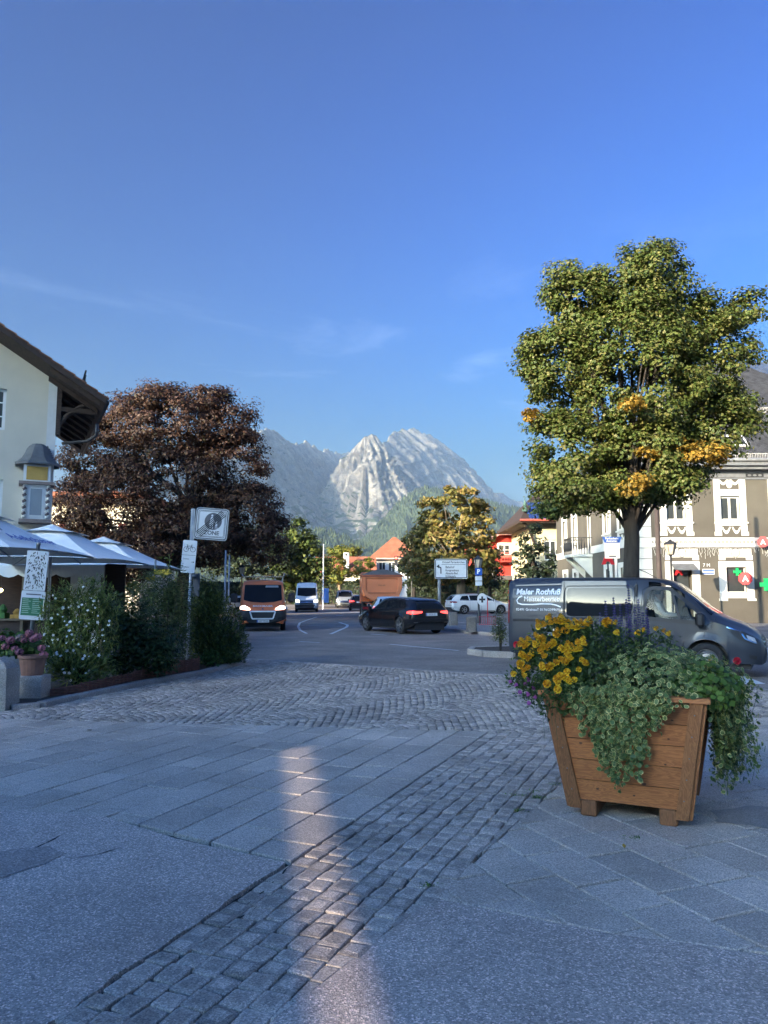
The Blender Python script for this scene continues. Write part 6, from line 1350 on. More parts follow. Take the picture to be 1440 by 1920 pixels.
# ================================================================== flower box on the right
def wood_mat(name, c1, c2, axis_scale):
    m = bpy.data.materials.new(name); m.use_nodes = True; n, l = m.node_tree.nodes, m.node_tree.links; MATS[name] = m
    b = n['Principled BSDF']; b.inputs['Roughness'].default_value = 0.55
    t = n.new('ShaderNodeTexCoord'); oi = n.new('ShaderNodeObjectInfo'); mp_ = n.new('ShaderNodeMapping'); mp_.inputs['Scale'].default_value = axis_scale
    cb = n.new('ShaderNodeCombineXYZ'); ml = n.new('ShaderNodeMath'); ml.operation = 'MULTIPLY'; ml.inputs[1].default_value = 37.0; l.new(oi.outputs['Random'], ml.inputs[0])
    for k in range(3): l.new(ml.outputs[0], cb.inputs[k])
    l.new(cb.outputs[0], mp_.inputs['Location']); l.new(t.outputs['Object'], mp_.inputs[0])
    w = n.new('ShaderNodeTexNoise'); w.inputs['Scale'].default_value = 3.0; w.inputs['Detail'].default_value = 6; w.inputs['Distortion'].default_value = 1.6; l.new(mp_.outputs[0], w.inputs['Vector'])
    sn = n.new('ShaderNodeMath'); sn.operation = 'SINE'; m2 = n.new('ShaderNodeMath'); m2.operation = 'MULTIPLY'; m2.inputs[1].default_value = 42; l.new(w.outputs[0], m2.inputs[0]); l.new(m2.outputs[0], sn.inputs[0])
    r = n.new('ShaderNodeValToRGB'); r.color_ramp.elements[0].position = 0.0; r.color_ramp.elements[0].color = (*c1, 1); r.color_ramp.elements[1].color = (*c2, 1)
    ad = n.new('ShaderNodeMapRange'); ad.inputs['From Min'].default_value = -1; l.new(sn.outputs[0], ad.inputs['Value']); l.new(ad.outputs[0], r.inputs[0])
    hv = n.new('ShaderNodeHueSaturation'); mr = n.new('ShaderNodeMapRange'); mr.inputs['To Min'].default_value = .72; mr.inputs['To Max'].default_value = 1.2; l.new(oi.outputs['Random'], mr.inputs['Value']); l.new(mr.outputs[0], hv.inputs['Value'])
    l.new(r.outputs[0], hv.inputs['Color']); l.new(hv.outputs[0], b.inputs['Base Color']); return m
M_PLANK = wood_mat('larch_planks', (0.31, 0.10, 0.03), (0.47, 0.17, 0.05), (1, 1, 9)); M_POSTW = wood_mat('larch_posts', (0.24, 0.09, 0.03), (0.37, 0.145, 0.05), (9, 9, 1))
M_GALV0 = mat('screw_steel', (.25, .25, .26), .4, .1, 9, metal=.7)
PL = thing('flower_box', 'tapered larch flower box on wooden blocks at the right', 'planter', (1.90, 5.84, 0.034), R(-26))
ZB, ZT = .10, .86
pw = lambda z: .41 + (.535 - .41) * (z - ZB) / (ZT - ZB)
nb = 5
for sd in range(4):
    RM = Matrix.Rotation(R(90 * sd), 4, 'Z')
    for k in range(nb):
        z0, z1 = ZB + .01 + (ZT - ZB - .02) * k / nb + .0025, ZB + .01 + (ZT - ZB - .02) * (k + 1) / nb - .0025
        a, b = pw(z0), pw(z1); mb = MB()
        mb.add([(-a, -a, z0), (a, -a, z0), (b, -b, z1), (-b, -b, z1), (-a + .03, -a + .025, z0), (a - .03, -a + .025, z0), (b - .03, -b + .025, z1), (-b + .03, -b + .025, z1)], [(0, 1, 2, 3), (5, 4, 7, 6), (0, 4, 5, 1), (3, 2, 6, 7)])
        mb.build('plank', M_PLANK, PL).matrix_local = RM
    for sx in (-1, 1):
        mb = MB(); a, b = pw(ZB - .05), pw(ZT); t = .024; x0, x1 = (lambda w: sx * (w + .0)), (lambda w: sx * (w - .085))
        mb.add([(x0(a), -a - t, ZB - .05), (x1(a), -a - t, ZB - .05), (x1(b), -b - t, ZT), (x0(b), -b - t, ZT), (x0(a), -a - .001, ZB - .05), (x1(a), -a - .001, ZB - .05), (x1(b), -b - .001, ZT), (x0(b), -b - .001, ZT)], [(0, 1, 2, 3), (4, 7, 6, 5), (0, 4, 5, 1), (3, 2, 6, 7), (0, 3, 7, 4), (1, 5, 6, 2)])
        mb.build('corner_board', M_POSTW, PL).matrix_local = RM
    mb = MB(); w = pw(ZT) + .045; mb.add([(-w, -w, ZT), (w, -w, ZT), (w - .09, -w + .09, ZT), (-w + .09, -w + .09, ZT), (-w, -w, ZT + .032), (w, -w, ZT + .032), (w - .09, -w + .09, ZT + .032), (-w + .09, -w + .09, ZT + .032)], [(0, 3, 2, 1), (4, 5, 6, 7), (0, 1, 5, 4), (2, 3, 7, 6)])
    mb.build('top_rail', M_PLANK, PL).matrix_local = RM
MB().box(-.5, .5, -.5, .5, .74, .80).build('soil', M_SOIL, PL)
M_KNOT = mat('knot', (0.10, 0.035, 0.014), .6, .2, 30)
for x, z, r in ((.22, .68, .007), (.30, .60, .006), (.12, .27, .012), (.27, .42, .006), (-.30, .52, .008), (-.2, .20, .007), (.33, .73, .006), (.05, .18, .006)):
    y = -pw(z) - .0012; k_ = MB(); k_.prism_y([(x + r * 1.5 * math.cos(a * .7), z + r * math.sin(a * .7)) for a in range(9)], y - .0003, y + .004); k_.build('knot', M_KNOT, PL)
for sx in (-1, 1):
    for k in range(nb):
        z = ZB + .085 + (ZT - ZB - .02) * k / nb; MB().lathe([(.005, 0), (.004, .0025), (0, .003)], 8, M=Matrix.Translation((sx * (pw(z) - .045), -pw(z) - .024, z)) @ Matrix.Rotation(R(90), 4, 'X')).build('screw', M_GALV0, PL)
for x in (-.27, .27): MB().cbox((x, 0, .055), (.115, .84, .11), bev=.008).build('support_block', M_POSTW, PL)
st_ = MB().prism([(.40 * math.cos(k * .4) * (1 + .2 * math.sin(k * 2.3)), .26 * math.sin(k * .4) * (1 + .15 * math.cos(k * 1.7))) for k in range(16)], .0, .0012); 
tag(st_.build('damp_stain', stone_mat('damp_granite', (0.24, 0.215, 0.195), (0.33, 0.295, 0.27), (1.3, 1.3, 1.3), 1.4, 0), pav, loc=(2.75, 5.55, .0355)), kind=None)

G_MAR = leaf_mat_b('marigold_foliage', [(0, (0.016, 0.032, 0.012)), (.6, (0.03, 0.06, 0.02)), (1, (0.055, 0.09, 0.03))], .25)
G_VAR = leaf_mat_b('trailing_leaf_green', [(0, (0.03, 0.06, 0.025)), (.6, (0.055, 0.10, 0.045)), (1, (0.09, 0.14, 0.07))], .25)
G_RIM = leaf_mat_b('trailing_leaf_margin', [(0, (0.05, 0.08, 0.03)), (.5, (0.15, 0.18, 0.09)), (1, (0.38, 0.38, 0.24))], .25)
G_PLN = leaf_mat_b('geranium_leaf', [(0, (0.03, 0.065, 0.016)), (.6, (0.055, 0.11, 0.025)), (1, (0.09, 0.16, 0.04))], .3)
M_STEM = mat('green_stem', (0.06, 0.10, 0.035), .7, .2, 20)
plm = Matrix.Translation(PL.location) @ Matrix.Rotation(R(-26), 4, 'Z'); pli = plm.inverted()
rs = np.random.default_rng(5)
# marigolds
mg = thing('marigold_plant', 'bushy yellow marigolds in full bloom on the left of the flower box', 'plant', PL.location, R(-26))
def mound(n, c, r, rs, zmin=.78):
    d = unit(rs.normal(size=(n, 3))); P = np.array(c) + d * np.array(r) * rs.uniform(.7, 1.03, (n, 1)); ok = P[:, 2] > zmin
    return P[ok], d[ok]
P, d = mound(3600, (-.30, -.06, .88), (.40, .50, .40), rs); P2, d2 = mound(1500, (-.10, .15, .98), (.45, .32, .34), rs); P3, d3 = mound(700, (-.48, -.42, .84), (.22, .2, .2), rs, .66)
P = np.concatenate([P, P2, P3]); d = np.concatenate([d, d2, d3])
V_, F_ = leaf_cloud(P, d + rs.normal(size=d.shape) * .6, rs.uniform(.03, .065, len(P)), .35, .1, rs); np_mesh('foliage', V_, F_, G_MAR, mg)
def pompon(seed, r=.03, n0=9):
    rr = random.Random(seed); mb = MB()
    for layer, (rad, z, tilt, n) in enumerate(((1.0, -.002, .05, 11), (.82, .009, .45, 10), (.58, .019, .8, 8), (.32, .026, 1.15, 5))):
        for k in range(n):
            a = 2 * math.pi * k / n + layer * .7 + rr.uniform(-.15, .15); c, s = math.cos(a), math.sin(a); tx, ty = -s, c; w = r * .25
            r0, r1 = r * rad * .35, r * rad * 1.05; z1 = z + r * math.sin(tilt) * .55 + rr.uniform(-.002, .002)
            mb.add([(c * r0 - tx * w * .5, s * r0 - ty * w * .5, z), (c * r0 + tx * w * .5, s * r0 + ty * w * .5, z), (c * r1 + tx * w, s * r1 + ty * w, z1), (c * (r1 + .003), s * (r1 + .003), z1 - .002), (c * r1 - tx * w, s * r1 - ty * w, z1)], [(0, 1, 2, 3, 4)])
    mb.lathe([(r * .5, -.008), (r * .62, .002), (r * .4, .010), (0, .016)], 9); return mb
M_YEL = [leaf_mat('marigold_yellow', [(0, (.50, .20, .006)), (.35, (.84, .46, .012)), (1, (.97, .66, .04))], .25), leaf_mat('marigold_gold', [(0, (.42, .15, .005)), (.4, (.72, .33, .01)), (1, (.88, .50, .02))], .25)]
heads0 = []
hp = [(440,130),(540,165),(620,190),(700,180),(770,175),(850,180),(905,190),(960,185),(1130,190),(1200,190),(1165,170),(330,235),(400,210),(480,190),(740,235),(670,290),(630,285),(560,340),(530,320),(870,390),(810,425),(690,455),(330,370),(380,370),(210,400),(300,345),(160,480),(190,440),(300,470),(500,440),(450,490),(390,490),(470,465),(600,500),(700,525),(780,520),(830,500),(250,530),(150,600),(200,620),(240,590),(120,690),(95,690),(150,770),(160,830),(20,810),(375,735),(455,730),(680,650),(720,620),(650,665),(610,630),(905,680),(820,755),(675,780),(595,835),(430,930),(565,920),(705,905),(560,1000),(1280,310),(930,215),(820,200),(650,175),(580,180),(350,530),(400,590),(800,250),(880,240)]
hp = [(960 + a / 6.545, 1140 + b / 6.545) for a, b in hp] + [(1228, 1180), (1243, 1184), (1205, 1184), (1252, 1190), (1330, 1237), (1342, 1246), (1195, 1188)]
hp += [(a + random.uniform(-13, 13), b + random.uniform(-9, 9)) for a, b in hp[:68] if random.random() < .55]
for k, (px, py) in enumerate(hp):
    q = min(1, max(0, (py - 1158) / 140)); Yq = 5.95 - .62 * q ** .8 + (.12 if px < 1000 else 0) + (.15 if px > 1190 else 0)
    p = pli @ W(px, py, Yq)
    if len(heads0) < 6: o = pompon(k, random.uniform(.026, .034)).build('flower_head', M_YEL[k % 2], mg); heads0.append(o)
    else: o = bpy.data.objects.new('flower_head', random.choice(heads0).data); C.objects.link(o); o.parent = mg
    o.location = p; s = random.uniform(.68, .98); o.scale = (s, s, s)
    dr = Vector((p.x + .3, p.y + .1, (p.z - .85) * 1.0 + .12)).normalized() + Vector((random.gauss(0, .25), random.gauss(0, .25) - .25, .3)); o.rotation_euler = dr.to_track_quat('Z', 'Y').to_euler()
PH = np.array([tuple(pli @ W(px, py, 5.95 - .62 * min(1, max(0, (py - 1158) / 140)) ** .8 + (.12 if px < 1000 else 0) + (.15 if px > 1190 else 0))) for px, py in hp]); PH = np.repeat(PH, 34, 0)
PH = PH + rs.normal(size=PH.shape) * np.array([.035, .035, .03]) + np.array([0, .035, -.05]); V_, F_ = leaf_cloud(PH, rs.normal(size=PH.shape) + np.array([0, -.4, .7]), rs.uniform(.025, .055, len(PH)), .35, .1, rs); np_mesh('bloom_foliage', V_, F_, G_MAR, mg)
# variegated trailing plant
def var_leaves(P, Nn, size, rs):
    n = len(P); Nn = unit(Nn); d = unit(np.cross(Nn, rs.normal(size=(n, 3)))); sd = np.cross(Nn, d); s = size[:, None, None]
    ang = np.arange(6) * np.pi / 3; ca, sa = np.cos(ang)[None, :, None], np.sin(ang)[None, :, None]; asp = rs.uniform(.62, .85, (n, 1, 1))
    cup = Nn[:, None] * (np.abs(sa) * .16) * s * rs.uniform(-.5, 1.4, (n, 1, 1))
    o = P[:, None] + (d[:, None] * ca + sd[:, None] * sa * asp) * s * .5 + cup; i = P[:, None] + (d[:, None] * ca * .82 + sd[:, None] * sa * asp * .76) * s * .5 + Nn[:, None] * .0007 + cup * .7
    V = np.concatenate([o, i], 1).reshape(-1, 3); b = (np.arange(n) * 12)[:, None]
    ring = np.concatenate([np.stack([b + k, b + (k + 1) % 6, b + 6 + (k + 1) % 6, b + 6 + k], -1) for k in range(6)], 1); inn = np.concatenate([np.stack([b + 6, b + 7, b + 8, b + 9], -1), np.stack([b + 6, b + 9, b + 10, b + 11], -1)], 1)
    F = np.concatenate([ring, inn], 1).reshape(-1, 4); mi = np.tile(np.array([1] * 6 + [0] * 2), n); return V, F, mi
tv = thing('trailing_plant', 'variegated trailing plant spilling over the front and right of the flower box', 'plant', PL.location, R(-26))
Pm, dm_ = mound(3600, (.22, -.12, .90), (.50, .52, .31), rs, .80); Pm2, dm2 = mound(1300, (.45, .15, .92), (.38, .42, .22), rs, .78)
Ps, Ns = [Pm, Pm2], [dm_ + rs.normal(size=dm_.shape) * .45 + np.array([0, -.2, .4]), dm2 + rs.normal(size=dm2.shape) * .45 + np.array([0, -.2, .4])]
stems = MB()
def strand(x, y, z, ln, out, per, spread=.018):
    """one hanging shoot with leaves on both sides; out = direction away from the box"""
    n = max(3, int(ln / .05)); pts_ = []; ph = random.uniform(0, 6)
    for k in range(n + 1):
        t = k / n; zz = z + .03 * math.sin(t * 3) - ln * t
        lim = pw(max(zz, ZB)) + .05
        q = Vector((x, y, zz)) + Vector(out) * (.05 + .02 * math.sin(ph + t * 5)); 
        if out[1] < 0: q.y = -lim - .02 - .03 * math.sin(ph + t * 4) ** 2; q.x = x + .03 * math.sin(ph + t * 3.3)
        if out[0] > 0: q.x = max(q.x, lim + .02) + .02 * math.sin(ph + 4 * t)
        pts_.append(q)
    stems.tube(pts_, .0018, 3, caps=False)
    m = int(ln * per); tt = rs.random(m) ** 1.0 * n; i = np.minimum(tt.astype(int), n - 1); f = (tt - i)[:, None]; A = np.array([tuple(q) for q in pts_])
    Ps.append(A[i] * (1 - f) + A[i + 1] * f + rs.normal(size=(m, 3)) * spread); Ns.append(np.array(out) * .9 + rs.normal(size=(m, 3)) * .5 + np.array([0, 0, .45]))
for k in range(34):
    x = random.gauss(-.02, .17); x = min(max(x, -.36), .36); ln = .62 * math.exp(-((x + .02) / .26) ** 2) * random.uniform(.55, 1.12) + .06; strand(x, -.56, .93, ln, (0, -1, 0), 150)
for k in range(10): strand(random.uniform(.05, .45), -.56, .92, random.uniform(.08, .25), (0, -1, 0), 120)
for k in range(92):
    x = .53 + abs(random.gauss(0, .095)); y = random.uniform(-.42, .42); strand(x, y, .95 - (x - .56) * .25, random.uniform(.35, .72) * (1 - .5 * max(0, x - .75)), (1, 0, 0), 105, .022)
P = np.concatenate(Ps); Nn = np.concatenate(Ns); V_, F_, mi = var_leaves(P, Nn, rs.uniform(.018, .050, len(P)), rs); np_mesh('leaves', V_, F_, [G_VAR, G_RIM], tv, mi=mi)
tag(stems.build('stems', M_STEM, tv), kind='stuff')
# green geraniums with single red blooms, purple salvia, small pink flowers
ge = thing('geranium_plant', 'green geranium with red blooms at the back right of the flower box', 'plant', PL.location, R(-26))
P, d = mound(900, (.52, -.2, .90), (.26, .32, .22), rs, .82); V_, F_ = leaf_cloud(P, d + np.array([0, -.2, .5]) + rs.normal(size=d.shape) * .4, rs.uniform(.04, .07, len(P)), .95, .12, rs); np_mesh('foliage', V_, F_, G_PLN, ge)
M_RED = mat('geranium_red', (0.55, 0.015, 0.03), .5, .15, 30)
def stalk_bloom(parent, px, py, Y, mm, base, r=.026):
    p = pli @ W(px, py, Y); b = Vector(base); MB().tube([b, b.lerp(p, .5) + Vector((0, 0, .03)), p], .003, 4).build('flower_stalk', M_STEM, parent)
    o = pompon(3, r).build('flower_head', mm, parent); o.location = p; o.rotation_euler = (R(60), 0, 0); return o
stalk_bloom(ge, 1382, 1239, 5.75, M_RED, (.62, -.1, .95))
ge2 = thing('geranium_plant', 'single red geranium bloom at the left end of the flower box', 'plant', PL.location, R(-26)); stalk_bloom(ge2, 969, 1209, 6.0, M_RED, (-.5, .1, .95))
P, d = mound(200, (-.48, .1, .92), (.16, .16, .14), rs, .80); V_, F_ = leaf_cloud(P, d + rs.normal(size=d.shape) * .4, rs.uniform(.04, .06, len(P)), .95, .12, rs); np_mesh('foliage', V_, F_, G_PLN, ge2)
pk = thing('pink_trailing_plant', 'small pink-purple flowers trailing from the left end of the flower box', 'plant', PL.location, R(-26)); M_PINK = mat('pink_petals', (0.42, 0.10, 0.34), .6, .2, 30)
b0 = None
for k, (px, py) in enumerate(((985, 1282), (962, 1265), (975, 1298), (990, 1302), (968, 1285), (1000, 1290), (1003, 1307), (992, 1318), (958, 1278), (990, 1275))):
    p = pli @ W(px, py, 5.62); 
    if b0 is None: o = b0 = pompon(9, .014).build('flower_head', M_PINK, pk); o.location = p
    else: o = bpy.data.objects.new('flower_head', b0.data); C.objects.link(o); o.parent = pk; o.location = p
    o.rotation_euler = (R(70) + random.gauss(0, .3), random.gauss(0, .4), 0)
P = np.array([tuple(pli @ W(px + rs.normal(0, 12), py + rs.normal(0, 12), 5.66 + rs.normal(0, .05))) for px, py in [(985, 1285)] * 200 + [(1000, 1300)] * 160 + [(965, 1275)] * 60]); V_, F_ = leaf_cloud(P, rs.normal(size=P.shape) + np.array([0, -.6, .4]), rs.uniform(.015, .03, len(P)), .5, .1, rs); np_mesh('foliage', V_, F_, G_MAR, pk)
hs_ = MB()
for k in range(6): x = -.52 + k * .03; hs_.tube([(x, -.58, .85), (x - .02, -.60, .7), (x - .01, -.6, .55 + .05 * (k % 3))], .0016, 3)
tag(hs_.build('stems', M_STEM, pk), kind='stuff')
sa = thing('salvia_plant', 'purple salvia spikes at the back of the flower box against the van', 'plant', PL.location, R(-26)); M_PUR = mat('salvia_purple', (0.045, 0.03, 0.13), .7, .25, 40)
for k, (px, py) in enumerate(((1125, 1150), (1135, 1128), (1150, 1122), (1163, 1135), (1178, 1098), (1174, 1125), (1190, 1140), (1205, 1150), (1215, 1162), (1128, 1165), (1145, 1158), (1160, 1160), (1180, 1158), (1152, 1140), (1197, 1125), (1212, 1140))):
    tip = pli @ W(px, py, 6.1); base = Vector((tip.x * .9, tip.y + .02, 1.0)); mb = MB(); n = int((tip.z - base.z) / .02)
    for j in range(int(n * .35), n + 1):
        c = base.lerp(tip, j / n); r = .016 * (1 - .7 * (j - n * .35) / (n * .65 + .1))
        for a in range(4): an = a * 1.57 + j * .8; mb.lathe([(0, -.006), (.0065, 0), (0, .008)], 4, M=Matrix.Translation(c + Vector((math.cos(an) * r, math.sin(an) * r, 0))))
    sp = mb.build('flower_spike', M_PUR, sa); MB().tube([base, tip], .0022, 4).build('spike_stem', M_STEM, sp)
P, d = mound(700, (.0, .25, .95), (.3, .2, .25), rs, .82); V_, F_ = leaf_cloud(P, d + rs.normal(size=d.shape) * .4, rs.uniform(.03, .05, len(P)), .5, .12, rs); np_mesh('foliage', V_, F_, G_MAR, sa)

# weeds in the joints and fallen leaves
def tuft(px, py, n, label, r=.035):
    p = G(px, py, .03); t = thing('joint_weed', label, 'weed', p); rs_ = np.random.default_rng(int(px)); P = rs_.normal(size=(n, 3)) * np.array([r, r * .5, .006]) + np.array([0, 0, .01])
    V_, F_ = leaf_cloud(P, rs_.normal(size=(n, 3)) * .6 + np.array([0, 0, 1]), rs_.uniform(.012, .03, n), .4, .1, rs_); np_mesh('leaves', V_, F_, G_PLN, t); return t
for q in ((1008, 1497, 60, 'larger weed tuft at the edge of the setts left of the flower box'), (975, 1521, 40, 'nearest weed tuft on the setts left of the flower box'), (1040, 1472, 40, 'weed tuft just beside the flower box corner'), (968, 1492, 26, 'thin weed tuft leftmost among the setts near the flower box'), (1003, 1485, 22, 'small weed tuft behind the larger one'), (1187, 1572, 26, 'small weed in a slab joint in front of the flower box'), (802, 1662, 22, 'small weed where slabs, setts and asphalt meet')): tuft(*q)
def fallen(px, py, label, mm, s=.05):
    p = G(px, py, .042); t = MB().add([(-s, 0, 0), (-s * .3, -s * .6, .012), (s * .5, -s * .4, .006), (s, .0, .014), (s * .4, s * .5, .004), (-s * .4, s * .45, .013)], [(0, 1, 5), (1, 2, 4, 5), (2, 3, 4)]).build('fallen_leaf', mm, loc=p); t.rotation_euler = (0, 0, px); tag(t, label, 'leaf')
fallen(1170, 1588, 'yellow fallen leaf on the slabs in front of the flower box', GR_YEL, .026); fallen(168, 1370, 'brown fallen leaf on the far left paving', M_BARKP, .05); fallen(945, 1452, 'tan fallen leaf on the setts beside the box', M_BARKP, .03)
# ================================================================== planting bed and café on the left
flat('terrace', [(-22, 11.9), (-6.6, 11.2), (-4.4, 15.5), (-4.4, 19.5), (-6, 30), (-22, 34)], 0.012, M_FPAV)
bed_poly = [(p[0] - .06, p[1] + .06) for p in KERB_L] + [(-3.4, 18.3), (-4.6, 18.6), (-6.2, 16.2), (-6.9, 12.6)]
flat('planting_bed', bed_poly, 0.09, M_SOIL, thick=0.085)
def shrub(name, label, px, py0, Y, lobes, m, n, leaf, aspect, seed, up=.5, stems_=6, cat='shrub', fold=.12, hang=0.0, zb=.09):
    rs = np.random.default_rng(seed); b = W(px, py0, Y); base = Vector((b.x, Y, zb)); t = thing(name, label, cat, base); Ps, Ns = [], []
    tot = sum(l[2] * l[3] for l in lobes)
    for (lx, lz, rx, rz_, *dy) in lobes:
        p = W(lx, lz, Y); k = Y / FPX; m_ = int(n * rx * rz_ / tot); d = unit(rs.normal(size=(m_, 3))); P = np.array([p.x, Y + (dy[0] if dy else 0), p.z]) + d * np.array([rx * k, rx * k * .8, rz_ * k]) * (rs.random((m_, 1)) ** .45) * (1 + .10 * np.sin(d[:, :1] * 9 + d[:, 2:] * 7))
        P = P[P[:, 2] > zb + .03]; d = d[:len(P)]; Ps.append(P); Ns.append(unit(P - np.array([p.x, Y, p.z - rz_ * k * .4])) + rs.normal(size=P.shape) * .55 + np.array([0, 0, up]))
    P = np.concatenate(Ps) - np.array(base); Nn = np.concatenate(Ns)
    al = None
    if hang: al = unit(P - np.array([0, 0, .2])) + np.array([0, 0, hang]) + rs.normal(size=P.shape) * .35
    V_, F_ = leaf_cloud(P, Nn, rs.uniform(.65, 1.3, len(P)) * leaf, aspect, fold, rs, along=al); np_mesh('foliage', V_, F_, m, t)
    sm = MB(); ii = rs.integers(0, len(P), stems_)
    for i in ii: q = Vector(P[i]); sm.tube([(q.x * .12, q.y * .12, 0), (q.x * .4, q.y * .4, q.z * .5), tuple(q)], [.02, .014, .005], 5)
    if stems_ > 2: tag(sm.build('stems', M_BARK, t), kind='stuff')
    return t, P
G_OLE = leaf_mat_b('oleander_leaves', [(0, (0.035, 0.06, 0.022)), (.6, (0.075, 0.11, 0.038)), (1, (0.13, 0.16, 0.065))], .25)
G_LAU = leaf_mat_b('laurel_leaves', [(0, (0.012, 0.024, 0.012)), (.6, (0.022, 0.042, 0.018)), (1, (0.04, 0.065, 0.028))], .2)
G_FEA = leaf_mat_b('feathery_leaves', [(0, (0.025, 0.042, 0.022)), (.6, (0.045, 0.068, 0.034)), (1, (0.075, 0.10, 0.05))], .25)
G_YEW = leaf_mat_b('yew_needles', [(0, (0.016, 0.030, 0.010)), (.6, (0.032, 0.052, 0.016)), (1, (0.075, 0.10, 0.03))], .2)
G_HYD = leaf_mat_b('hydrangea_leaves', [(0, (0.022, 0.05, 0.016)), (1, (0.05, 0.10, 0.03))], .25)
M_WFL = mat('white_petals', (0.72, 0.72, 0.66), .6, .05, 20)
ol, P = shrub('flowering_shrub', 'tall white-flowering oleander at the front of the planting bed', 145, 1290, 12.7, [(150, 1185, 72, 100), (180, 1135, 48, 54), (110, 1155, 40, 66), (165, 1250, 55, 42), (112, 1235, 40, 46)], G_OLE, 8000, .13, .17, 61, .3, 14, hang=.4)
fl0 = None; rs = np.random.default_rng(9)
d_ = (P[:, 1] + rs.normal(0, .1, len(P))); cand_ = np.argsort(d_)[:900]
for i in rs.choice(cand_, 85, replace=False):
    p = Vector(P[i]) + Vector((0, -.06, .01))
    if fl0 is None:
        f_ = MB()
        for k in range(5): a = k * 1.257; f_.add([(0, 0, 0), (.018 * math.cos(a - .5), .018 * math.sin(a - .5), .004), (.026 * math.cos(a), .026 * math.sin(a), .002), (.018 * math.cos(a + .5), .018 * math.sin(a + .5), .004)], [(0, 1, 2, 3)])
        o = fl0 = f_.build('blossom', M_WFL, ol)
    else: o = bpy.data.objects.new('blossom', fl0.data); C.objects.link(o); o.parent = ol
    o.location = p; s = random.uniform(.6, 1.25); o.scale = (s, s, s); o.rotation_euler = (R(60) + random.gauss(0, .5), random.gauss(0, .5), 0)
shrub('laurel_shrub', 'low dark laurel between oleander and sign post', 265, 1270, 13.9, [(258, 1195, 64, 72), (235, 1160, 42, 58), (300, 1225, 48, 44), (225, 1240, 40, 34)], G_LAU, 6000, .09, .45, 62)
shrub('feathery_shrub', 'grey-green feathery shrub left of the sign post', 310, 1250, 15.2, [(305, 1150, 58, 86), (285, 1110, 44, 46), (335, 1130, 34, 70), (318, 1205, 50, 48)], G_FEA, 8500, .075, .28, 63)
shrub('yew_bush', 'dense dark yew with light tips right of the sign post', 410, 1255, 16.6, [(408, 1185, 54, 74), (388, 1125, 38, 50), (432, 1212, 38, 46), (375, 1190, 36, 62)], G_YEW, 15000, .11, .2, 64, .2, 10, hang=.25)
shrub('low_shrub', 'small green plant at the foot of the yew', 400, 1255, 15.9, [(395, 1235, 22, 20)], G_HYD, 400, .07, .6, 65, stems_=3)
# sunflower gone to seed and dry reed stalks
sf = thing('tall_stalk', 'tall thin stalk with drooping pale leaves rising over the shrubs', 'plant', (W(315, 1230, 15.6).x, 15.6, .09)); top = W(318, 1040, 15.6) - sf.location
MB().tube([(0, 0, 0), (.02, 0, 1.2), (top.x, 0, top.z)], [.012, .01, .005], 6).build('stem', mat('pale_stalk', (.20, .22, .10), .8, .2), sf); rs = np.random.default_rng(3); P = np.stack([rs.normal(top.x, .07, 26), rs.normal(0, .05, 26), rs.uniform(top.z - .55, top.z + .02, 26)], -1)
V_, F_ = leaf_cloud(P, rs.normal(size=P.shape) + np.array([0, -.5, .3]), rs.uniform(.06, .13, 26), .5, .15, rs); np_mesh('leaves', V_, F_, GR_LGT, sf)
rd = thing('reed_clump', 'clump of dry pale reed stalks left of the sign post foot', 'plant', (W(312, 1250, 14.6).x, 14.6, .09)); mb = MB()
for k in range(16): a = random.uniform(-.28, .32); mb.tube([(random.uniform(-.06, .06), random.uniform(-.05, .05), 0), (a * .5, -.05, .45), (a, -.08, random.uniform(.6, .95))], [.007, .006, .002], 4)
mb.build('stalks', mat('dry_reed', (.30, .23, .11), .85, .25, 12), rd)
# hydrangea in its pot on a granite block, gate post, small grass
bk = MB(); bk.cbox((0, 0, .2), (.40, .34, .40), bev=.012); p = G(48, 1318, .03); o = bk.build('granite_block', M_KERB, loc=(p.x, p.y + .2, .012)); tag(o, 'low square granite block carrying the hydrangea pot', 'block'); bp_ = o.location.copy()
pot = MB(); pot.lathe([(.0, 0), (.15, 0), (.19, .24), (.21, .25), (.21, .29), (.18, .29), (.17, .22), (0, .22)], 20); o = pot.build('flower_pot', mat('terracotta', (.26, .13, .09), .85, .2, 6), smooth=False, loc=(bp_.x - .02, bp_.y, .414)); tag(o, 'terracotta pot on the granite block at the left edge', 'pot')
hy, P = shrub('hydrangea', 'pink hydrangea in the terracotta pot at the left edge', 45, 1250, 11.75, [(35, 1220, 52, 34), (5, 1215, 40, 34), (60, 1225, 32, 26)], G_HYD, 1100, .12, .75, 66, stems_=6, cat='plant', zb=.65)
hb0 = None; M_HYD = [mat('hydrangea_pink', (.34, .12, .15), .75, .3, 30), mat('hydrangea_faded', (.30, .20, .17), .75, .3, 30)]
